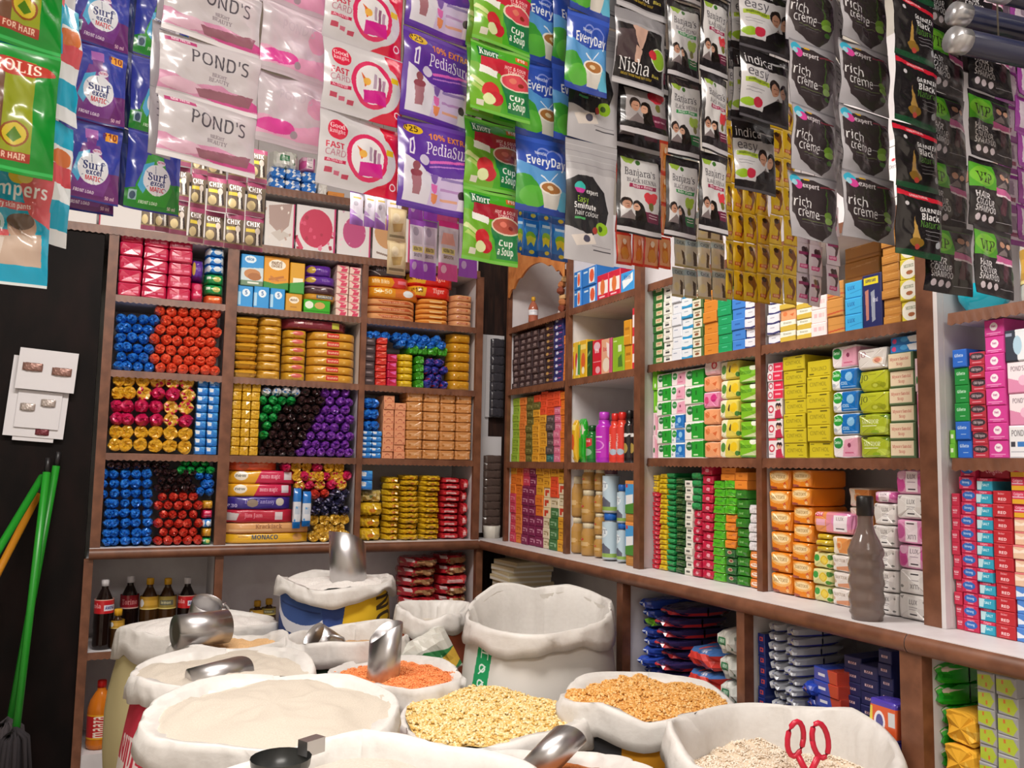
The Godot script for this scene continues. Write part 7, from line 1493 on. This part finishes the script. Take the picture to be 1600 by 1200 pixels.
# ---------------------------------------------------------------- hanging strips
# one strip: sachets joined edge to edge, hung by a string from the ceiling
func strip(called: String, label: String, prt, ul: float, ur: float, vb: float, hp: float, n: int, depth: float, yaw: float, fin := "film", thick := 0.006, group := "sachet strips hanging from the ceiling") -> void:
	var p := ray((ul + ur) / 2, vb) * depth
	var dir := Vector3(cos(yaw), 0, -sin(yaw))
	var w := solve_u(ur, p, dir) - solve_u(ul, p, dir)
	var h := solve_v(vb - hp, p, Vector3.UP)
	if p.y + h * n < 1.0 and called == "sachet_strip" and depth < 1.5: n += 2
	var t := thing(called, label, "sachets", p + Vector3(0, h * n, 0), yaw, group)
	var list: Array = prt if prt is Array else [prt]
	var meshes := {}
	for k in n:
		var q: String = list[k % list.size()]
		var key := "%s%d" % [q, k % 2]
		if not meshes.has(key): meshes[key] = sachet(w, h * 0.995, thick, q, fin, hash(key + label) % 61, 8 if w < 0.05 else 16, 8 if w < 0.05 else 18)
		var o := part("sachet", meshes[key], null, t, Vector3(0, -k * h, rng.randf_range(-0.003, 0.003)))
		o.rotation = Vector3(rng.randf_range(-0.05, 0.05), rng.randf_range(-0.06, 0.06), 0)
	part("string", tube([Vector3(0, -0.01, 0), Vector3(0, TOP - t.position.y, 0)], 0.0007, 5, flat_mat("string", "8c867c", 0.8)), null, t)
func hangers() -> void:
	var L := 0.24
	var R := 0.08
	strip("sachet_strip", "big green henna packs with a yellow panel hanging beside the blue detergent strip", "golis", -95, 84, 268, 198, 3, 1.0, L, "film", 0.012)
	strip("sachet_strip", "aqua baby pants packs hanging below the green henna packs", "baby_pants", -75, 74, 444, 185, 3, 1.07, L, "film", 0.014)
	strip("sachet_strip", "aqua and white baby pants packs seen edge-on behind the green packs", "baby_back", 62, 99, 384, 190, 3, 1.12, 0.9, "film", 0.01)
	strip("sachet_strip", "blue detergent sachets with a purple bottle picture", "wash_purple", 86, 186, 314, 121, 4, 1.22, L, "film", 0.008)
	strip("sachet_strip", "blue detergent sachets with a purple bottle, hidden behind the front strip", "wash_purple", 82, 176, 332, 121, 4, 1.27, L, "film", 0.008)
	strip("sachet_strip", "navy backs of detergent sachets between the purple and green strips", "navy_back", 174, 197, 322, 121, 4, 1.3, L + 0.3, "film", 0.006)
	strip("sachet_strip", "blue detergent sachets with a green bottle picture", "wash_green", 193, 279, 332, 119, 4, 1.3, L, "film", 0.008)
	strip("sachet_strip", "silver printed backs of cream sachets beside the green detergent strip", "silver_back", 227, 262, 246, 105, 3, 1.2, L + 0.3, "foil", 0.005)
	strip("sachet_strip", "wide pearl and pink cream sachets with a large grey name", "cream_soap", 243, 402, 262, 97, 4, 1.12, L, "film", 0.009)
	strip("sachet_strip", "pearl and pink cream sachets behind clear film beside the insect card packs", "cream_pink", 399, 510, 234, 108, 3, 1.2, L, "film", 0.01)
	strip("sachet_strip", "white and red insect card packs with a pink ring", "fast_card", 497, 623, 300, 112, 4, 1.15, L, "film", 0.006)
	strip("sachet_strip", "purple child drink sachets with a glass picture", "child_drink", 622, 733, 333, 138, 3, 1.2, L - 0.04, "film", 0.007)
	strip("sachet_strip", "green soup sachets with vegetables hanging lower than the tomato ones", "soup_veg", 721, 808, 412, 111, 2, 1.24, 0.16, "film", 0.007)
	strip("sachet_strip", "green soup sachets with tomatoes beside the blue milk strips", "soup_tomato", 734, 827, 183, 107, 3, 1.18, 0.16, "film", 0.007)
	strip("sachet_strip", "blue milk powder sachets behind the soup strips", "milk_blue", 824, 876, 231, 118, 3, 1.34, 0.16, "film", 0.006)
	strip("sachet_strip", "blue milk powder sachets in the middle of four milk strips", "milk_blue", 861, 926, 228, 118, 3, 1.27, 0.16, "film", 0.006)
	strip("sachet_strip", "blue milk powder sachets ending above the silver hair colour pack", "milk_blue", 888, 951, 143, 118, 2, 1.2, 0.16, "film", 0.006)
	strip("sachet_strip", "blue milk powder sachets reaching lowest, beside the green soup", "milk_blue", 806, 886, 336, 118, 2, 1.25, 0.14, "film", 0.006)
	strip("sachet_strip", "silver hair colour packs with a large black disc", "five_minute", 884, 964, 411, 188, 2, 1.23, 0.1, "film", 0.006)
	strip("sachet_strip", "silver and black hair colour sachets with white script lettering", "nisha", 958, 1041, 139, 114, 2, 1.25, R, "film", 0.006)
	strip("sachet_strip", "small dark sachet with a couple and red flower below the script lettered strip", "couple", 968, 1044, 214, 74, 2, 1.27, R, "film", 0.005)
	strip("sachet_strip", "white henna sachets with a red flower beside the silver hair colour packs", "henna_red", 961, 1031, 370, 131, 2, 1.3, R, "film", 0.006)
	strip("sachet_strip", "white henna sachets with a green leaf and green band", "henna_green", 1042, 1093, 372, 124, 4, 1.25, R, "film", 0.006)
	strip("sachet_strip", "white henna sachets with a red flower beside the yellow strips", "henna_red", 1094, 1137, 365, 124, 4, 1.2, 0.2, "film", 0.006)
	strip("sachet_strip", "black and white hair colour sachets with a green band, rear strip", "indica", 1137, 1168, 192, 108, 3, 1.34, 0.1, "film", 0.005)
	strip("sachet_strip", "black and white hair colour sachets with a green band, front strip", "indica", 1156, 1234, 192, 107, 3, 1.2, R, "film", 0.006)
	strip("sachet_strip", "black and white hair colour sachet with a green band over the yellow strips", "indica", 1146, 1209, 303, 109, 2, 1.24, R, "film", 0.006)
	strip("sachet_strip", "silver and charcoal creme colour sachets beside the yellow strips", "rich_creme", 1236, 1309, 377, 103, 5, 1.15, R, "film", 0.006)
	strip("sachet_strip", "silver and charcoal creme colour sachets beside the black oil drop strip", "rich_creme", 1318, 1396, 377, 103, 5, 1.12, R, "film", 0.006)
	strip("sachet_strip", "silver printed backs between two creme colour strips", "silver_back", 1299, 1320, 300, 103, 4, 1.25, 0.5, "foil", 0.005)
	strip("sachet_strip", "black hair colour sachets with an oil drop and red top band", "black_naturals", 1403, 1471, 402, 103, 5, 1.05, R, "film", 0.005)
	strip("sachet_strip", "black and green hair shampoo sachets beside the oil drop strip", "vip", 1450, 1519, 459, 106, 4, 1.1, R, "film", 0.005)
	strip("sachet_strip", "black and green hair shampoo sachets beside the purple strip", "vip", 1521, 1586, 464, 106, 4, 1.03, R, "film", 0.005)
	strip("sachet_strip", "purple framed white sachets beside the hair shampoo strips", "purple_strip", 1562, 1602, 384, 56, 7, 1.3, R, "film", 0.004)
	strip("sachet_strip", "purple framed white sachets at the end of the rail", "purple_strip", 1592, 1640, 380, 56, 7, 1.22, R, "film", 0.004)
	# the rear row of small sachets
	var G := "small sachet strips in the rear row"
	var rear := [["dark gold shampoo sachets with a long haired figure", "shampoo_chik", [[219, 241, 360], [241, 264, 362], [264, 292, 366], [294, 318, 378], [319, 349, 384], [351, 380, 388], [381, 411, 392]], 53, 3, 2.0], ["white and lilac shampoo sachets below the insect card packs", "white_purple", [[546, 567, 352], [567, 585, 356], [585, 603, 358], [603, 626, 362]], 50, 2, 2.05], ["plain gold sachets beside the lilac ones", "gold_sachet", [[603, 632, 430]], 52, 2, 1.95], ["silver and purple conditioner sachets below the child drink strip", "conditioner_purple", [[637, 660, 436], [658, 682, 438], [716, 745, 434]], 92, 2, 1.9], ["silver and pink conditioner sachet strip between purple ones", "conditioner_pink", [[683, 715, 439]], 92, 2, 1.88], ["aqua blue sachets with green leaves below the milk strips", "curry_blue", [[804, 816, 396], [815, 841, 400], [840, 861, 403], [861, 888, 408]], 56, 3, 1.9], ["red and amber oil sachets below the henna strips", "red_oil", [[963, 986, 414], [987, 1005, 416], [1005, 1029, 419], [1029, 1048, 420]], 50, 5, 1.9], ["white and grey shampoo sachets below the green leaf henna", "chik_white", [[1051, 1069, 464], [1070, 1090, 466], [1091, 1111, 468], [1112, 1133, 470]], 46, 5, 1.95], ["yellow sachets with a brown haired figure", "yellow_meera", [[1134, 1145, 468], [1145, 1165, 470], [1163, 1184, 472], [1184, 1205, 474], [1205, 1225, 474], [1225, 1246, 476]], 46, 7, 1.85], ["white and pink sachets with a dark haired figure", "white_karthika", [[1244, 1265, 474], [1266, 1286, 478], [1290, 1311, 462]], 47, 4, 1.9]]
	for e in rear:
		for q in e[2].size():
			var s: Array = e[2][q]
			strip("sachet_strip", e[0] + (", " + NTH[q] + " along" if e[2].size() > 1 else ""), e[1], s[0], s[1], s[2], e[3], e[4], e[5] + rng.randf_range(-0.02, 0.02) + (0.03 if q % 2 == 1 else 0.0), 0.12, "film", 0.004, G)
	# rolls of kitchen foil slung under the ceiling
	for q in [[1496, 22, 0.0125], [1494, 63, 0.0135], [1560, -16, 0.013]]:
		var p: Vector3 = ray(q[0], q[1]) * (0.93 + (1494.0 - q[0]) * 0.001 + (0.05 if q[1] < 30 else 0.0))
		var t := thing("kitchen_foil_roll", ["dark blue cased foil roll, upper of the pair with silver ends", "dark blue cased foil roll, lower of the pair with silver ends", "dark blue cased foil roll slung above the pair"][[1496, 1494, 1560].find(q[0]) if q[1] != 63 else 1], "foil roll", p, 0.0)
		var ax := Vector3(1, 0.0, 0.12).normalized()
		part("casing", tube([Vector3.ZERO, ax * 0.36], q[2], 16, flat_mat("foil_casing", "262a44", 0.25, 0.0, 0.6)), null, t)
		part("end_cap", tube([ax * -0.006, ax * 0.012], q[2] * 1.03, 16, flat_mat("foil_end", "c4c4c8", 0.3, 0.8)), null, t)
		for k in [0.06, 0.3]: part("string", tube([ax * k + Vector3(0, q[2], 0), Vector3(ax.x * k, TOP - p.y, ax.z * k)], 0.001, 5, mats["string"]), null, t)
# ---------------------------------------------------------------- niche, cards, mops, odds
func extras() -> void:
	# prayer niche
	var A := [1, R1, 0.601, "in the prayer niche"]
	var a0 := al(A, 799, 0.7)
	var a1 := al(A, 885, 0.7)
	var half := (a1 - a0) / 2
	var pts := PackedVector2Array()
	var y_tip := hy(A, a0, 466)
	var y_top := hy(A, (a0 + a1) / 2, 408)
	pts.append(Vector2(-half, 1.0))
	pts.append(Vector2(-half, y_tip))
	# scalloped curve from the left tip over the centre cusp to the right tip
	var lobes := [[-1.0, 0.0], [-0.78, 0.3], [-0.5, 0.66], [0.0, 1.0]]
	for side in 2:
		for k in 3:
			var p: Array = lobes[k] if side == 0 else [-lobes[3 - k][0], lobes[3 - k][1]]
			var q: Array = lobes[k + 1] if side == 0 else [-lobes[2 - k][0], lobes[2 - k][1]]
			var bulge := 0.13 if (k < 2) == (side == 0) or k == 1 else 0.1
			for n in 6:
				var f := float(n + 1) / 6.0
				var x: float = lerpf(p[0], q[0], f)
				var y: float = lerpf(p[1], q[1], f) + sin(f * PI) * bulge
				pts.append(Vector2(x * half, lerpf(y_tip, y_top, y * 0.88)))
	pts.append(Vector2(half, 1.0))
	var poly := CSGPolygon3D.new()
	var s := Sheet.new(false)
	var idx := Geometry2D.triangulate_polygon(pts)
	for k in range(0, idx.size(), 3):
		var q := [pts[idx[k]], pts[idx[k + 1]], pts[idx[k + 2]]]
		for z in [0.009, 0.0]: s.tri(Vector3(q[0].x, q[0].y, z), Vector3(q[1].x, q[1].y, z), Vector3(q[2].x, q[2].y, z))
	for k in pts.size():
		var p := pts[k]
		var q := pts[(k + 1) % pts.size()]
		s.quad(Vector3(p.x, p.y, 0), Vector3(q.x, q.y, 0), Vector3(q.x, q.y, 0.009), Vector3(p.x, p.y, 0.009))
	poly.free()
	var arch := solo("niche_arch", s.done(), grain_mat("b06a34", "c67c40", "d08c50", 0.45, Vector3.ONE * 2.0), "orange wooden scalloped arch over the prayer niche", "arch", cp(A, (a0 + a1) / 2, 0, -0.008), turn(A))
	arch.set_meta("label", "orange wooden scalloped arch over the prayer niche")
	# things on the niche shelf
	var oa: float = al(A, 823, 0.601)
	bottle("oil_bottle", "small oil bottle with yellow cap in the niche", cp(A, oa, 0.601, 0.03), 0.0, 0.115, 0.021, PET, flat_mat("oil", "a8624c", 0.15), flat_mat("yellow_cap", "cf9c1c", 0.4), 0.009, 0.016, "white_box", 0.3, 0.5)
	var va: float = al(A, 867, 0.601)
	solo("white_vase", lathe([Vector2(0, 0), Vector2(0.014, 0), Vector2(0.016, 0.01), Vector2(0.006, 0.03), Vector2(0.004, 0.065), Vector2(0.006, 0.07), Vector2(0, 0.07)], 14), flat_mat("porcelain", "dcd4d0", 0.2), "tiny white vase on the niche shelf", "vase", cp(A, va, 0.601, 0.03))
	var ga: float = al(A, 876, 0.601)
	var gt := thing("dried_garland", "dried brown flower garland at the side of the niche", "garland", cp(A, ga, 0.601, 0.012))
	for k in 9:
		var fm := grid(7, 5, func(i, j): return Vector3(sin(i * TAU) * sin(j * PI), cos(j * PI), cos(i * TAU) * sin(j * PI)) * 0.016 * (1.0 + 0.4 * nz.get_noise_3d(i * 80, j * 80, k * 50)), no_uv, flat_mat("dry_flower%d" % (k % 3), ["7a3a24", "a8683c", "c8a070"][k % 3], 0.9), false)
		part("flower", fm, null, gt, Vector3(rng.randf_range(-0.01, 0.01), 0.014 + k * 0.024, rng.randf_range(-0.012, 0.012)))
	solo("red_cloth", boxm(Vector3(-0.2, 0, -0.1), Vector3(0.2, 0.003, 0.06)), flat_mat("red_cloth", "a8342c", 0.85), "red cloth spread on the niche shelf", "cloth", cp(A, (a0 + a1) / 2, 0.6015, 0.07), turn(A))
	# picture cards on the top shelf
	var P := [0, BK, 0.868, "on the top shelf"]
	var cards := [[412, 459, "rangoli_grey", "picture card of a grey flower rangoli"], [461, 524, "rangoli_red", "picture card of a large red flower bowl"], [526, 579, "rangoli_pink", "picture card of a pink petal disc"], [581, 640, "rangoli_tan", "picture card of a tan disc"], [100, 151, "card_white", "white picture card above the dark partition"], [153, 260, "card_white", "white picture card with a red edge above crimson packs"], [262, 410, "card_white", "long white picture card behind the shampoo strips"]]
	for c in cards: st(P, c[0], c[1], 316 + (c[0] - 410) * 0.13, 1, 1, "box", c[2], "carton", "picture_card", c[3], "picture", {"d": 0.008, "yaw": 0.0})
	var Q := [0, BK, 1.112, "on the highest shelf"]
	st(Q, 420, 495, 264, 2, 3, "soft", "f_blue_white", "film", "snack_packet", "blue and white crumpled packet on the highest shelf", "packet")
	st(Q, 424, 470, 233, 1, 1, "bag", "det_white", "film", "snack_packet", "white packet lying on the blue and white ones", "packet", {"vb": 264})
	st(Q, 471, 496, 244, 1, 1, "pack", "soap_lux_pink", "film", "snack_packet", "pink packet lying on the blue and white ones", "packet", {"vb": 266})
	st(Q, 497, 512, 283, 1, 1, "soft", "plain_white", "matte", "snack_packet", "cream lump of packets beside the orange bar", "packet")
	st(Q, 512, 538, 300, 1, 1, "box", "orange_wood", "carton", "snack_packet", "small orange bar on the highest shelf edge", "packet")
	var T := [1, R2, 0.615, "on the top of the soap unit"]
	st(T, 1380, 1409, 218, 1, 1, "box", "red_white_box", "carton", "medicine_carton", "tall white carton with a red side band on top of the soap unit", "carton")
	# empty grey bottle on the counter edge
	var bp := ray(1355, 968)
	bp *= -0.3245 / bp.y
	var gp := []
	for k in 30:
		var f := k / 29.0
		var r := 0.94 + 0.06 * sin(f * 40.0)
		if f < 0.04: r = 0.85
		if f > 0.62: r = lerpf(1.0, 0.42, smoothstep(0.62, 0.92, f)) + 0.015 * sin(f * 60.0)
		if f > 0.93: r = 0.42
		gp.append([r, f])
	var grey := flat_mat("grey_plastic", "75655f", 0.14)
	grey.transparency = BaseMaterial3D.TRANSPARENCY_ALPHA
	grey.albedo_color.a = 0.82
	bottle("water_bottle", "ribbed grey water bottle with black cap on the counter edge", Vector3(bp.x, -0.3245, bp.z), 0.0, 0.272, 0.039, gp, grey, flat_mat("black_cap", "100c0c", 0.4), 0.0185, 0.042)
	# cyan bowl and clear bottle on the toothpaste unit
	var U := [1, R2, 0.342, ""]
	solo("glass_bowl", lathe([Vector2(0, 0.002), Vector2(0.03, 0.0), Vector2(0.05, 0.03), Vector2(0.055, 0.06), Vector2(0.05, 0.058), Vector2(0.045, 0.03), Vector2(0, 0.01)], 20), flat_mat("cyan_glass", "17a2b8", 0.08), "cyan glass bowl on the shelf behind the hair shampoo strips", "bowl", cp(U, al(U, 1505, 0.342), 0.342, 0.07))
	bottle("drink_bottle", "clear bottle with cream label beside the cyan bowl", cp(U, al(U, 1597, 0.342), 0.342, 0.06), turn(U), 0.2, 0.035, PET, flat_mat("clear_plastic", "b8b4ac", 0.1), flat_mat("blue_cap", "2468c4", 0.3), 0.014, 0.02, "gold_label_bottle", 0.2, 0.55)
	# white pin cards on the dark partition
	var W := [0, -3.5, 0.0, ""]
	var cardm := flat_mat("card_white_stock", "cfcdd0", 0.7)
	var pinm := [flat_mat("pins_copper", "8c6a60", 0.35, 0.5), flat_mat("pins_silver", "b4aaa4", 0.3, 0.5), flat_mat("pins_red", "6b2c34", 0.35, 0.3)]
	var pc := [[14, 108, 560, 684, 0.004, [], "lowest white hair pin card behind the others"], [24, 88, 640, 690, 0.010, [[0.7, 0.3, 2]], "white card with dark red pins at the foot of the bunch"], [26, 95, 612, 670, 0.016, [[0.25, 0.55, 1], [0.7, 0.7, 1]], "white card with silver pins in the middle of the bunch"], [24, 116, 549, 612, 0.024, [[0.25, 0.55, 0], [0.75, 0.5, 0]], "uppermost white card with two rows of copper pins"]]
	for c in pc:
		var x0 := al(W, c[0], 0.1)
		var x1 := al(W, c[1], 0.1)
		var y1 := hy(W, (x0 + x1) / 2, c[2])
		var y0 := hy(W, (x0 + x1) / 2, c[3])
		var t := thing("pin_card", c[6], "card", Vector3((x0 + x1) / 2, y1, -3.5 + c[4]), 0.0, "hair pin cards on the partition")
		t.rotation = Vector3(-0.05, 0.0, -0.06)
		var w := x1 - x0
		var h := y1 - y0
		part("card", boxm(Vector3(-w / 2, -h, 0), Vector3(w / 2, 0, 0.002)), cardm, t)
		for q in c[5]:
			var pm_ := part("pins", flow(w * 0.34, h * 0.2, 0.012, 0, "plain_white", "film", 0.2, 3, 0.8, 0.1), pinm[q[2]], t, Vector3((q[0] - 0.5) * w, -(1.0 - q[1]) * h - h * 0.1, 0.006))
			pm_.name = "pin_packet"
	# cards of little packets hanging in the corner
	var K := [0, -3.58, 0.0, ""]
	for c in [[746, 764, 522, 692, 0, 0.0, "white card strip behind the dark comb packets in the corner"], [757, 785, 524, 652, 9, 0.012, "card strip of dark comb packets hanging in the corner"], [748, 783, 682, 832, 10, 0.016, "card strip of brown seed packets hanging low in the corner"]]:
		var x0 := al(K, c[0], 0.1)
		var x1 := al(K, c[1], 0.1)
		var y1 := hy(K, (x0 + x1) / 2, c[2])
		var y0 := hy(K, (x0 + x1) / 2, c[3])
		var t := thing("packet_card", c[6], "card", Vector3((x0 + x1) / 2, y1, -3.595 + c[5]))
		var w := x1 - x0
		var h := y1 - y0
		part("card", boxm(Vector3(-w / 2, -h, 0), Vector3(w / 2, 0, 0.002)), cardm, t)
		var top := 0.05 if c[4] == 9 else 0.2
		for k in c[4]:
			var hh: float = h * (1.0 - top) / c[4]
			part("packet", flow(w * 0.8, hh * 1.05, 0.022, 0, "dark_print", "film", 0.12, k + 1, 0.7, 0.08), flat_mat("packet_grey" if c[4] == 9 else "packet_brown", "3c3a40" if c[4] == 9 else "5a4a44", 0.25, 0.0, 0.5), t, Vector3(w * 0.08, -h * top - hh * (k + 1), 0.012))
	solo("plastic_cup", lathe([Vector2(0, 0), Vector2(0.036, 0), Vector2(0.04, 0.055), Vector2(0.038, 0.056), Vector2(0.034, 0.004), Vector2(0, 0.004)], 20), flat_mat("cup_white", "d4cfc4", 0.4), "white plastic cup on the counter in the corner", "cup", Vector3(al(K, 765, -0.32), -0.3245, -3.56))
	# mops leaning on the partition
	var green := flat_mat("mop_green", "1f8a24", 0.35)
	var lean := [[66, 745, -30, 905, green, "green mop pole leaning farthest from the shelves"], [60, 772, -32, 950, flat_mat("mop_orange", "c8841c", 0.4), "orange mop pole behind the green ones"], [73, 738, 22, 1168, green, "green mop pole standing in front of its twin"], [88, 728, 12, 1150, green, "green mop pole standing behind its twin"]]
	for k in lean.size():
		var m: Array = lean[k]
		var zt: float = -3.46 + 0.035 * [1, 0, 2, 0][k]
		var top := ray(m[0], m[1])
		top *= zt / top.z
		var bot := ray(m[2], m[3])
		bot *= (-3.1 - 0.2 * (k % 2)) / bot.z
		if k >= 2: bot = ray(m[2], m[3]) * ((-3.26 if k == 2 else -3.4) / ray(m[2], m[3]).z)
		var dirn := (top - bot).normalized()
		if k < 2: bot = top - dirn * ((top.y - FLOOR - 0.05) / dirn.y)
		var t := thing("mop", m[5], "mop", bot)
		part("pole", tube([Vector3.ZERO, top - bot], 0.0125, 10, m[4]), null, t)
		part("ferrule", tube([top - bot, top - bot + dirn * 0.05], 0.009, 8, flat_mat("mop_black", "1a1a1c", 0.4)), null, t)
		var hs := Sheet.new(true)
		for q in 26:
			var a := q * TAU / 26.0
			var r := 0.035 + rng.randf() * 0.035
			var seg := tube([Vector3(0, 0.06, 0), Vector3(cos(a) * r * 0.6, 0.03, sin(a) * r * 0.6), Vector3(cos(a) * r, FLOOR + 0.012 - bot.y, sin(a) * r)], 0.008, 5)
			hs.st.append_from(seg, 0, Transform3D.IDENTITY)
		part("mop_head", hs.st.commit(), flat_mat("mop_string%d" % (k % 2), ["2a262a", "4a4448"][k % 2], 0.95), t)
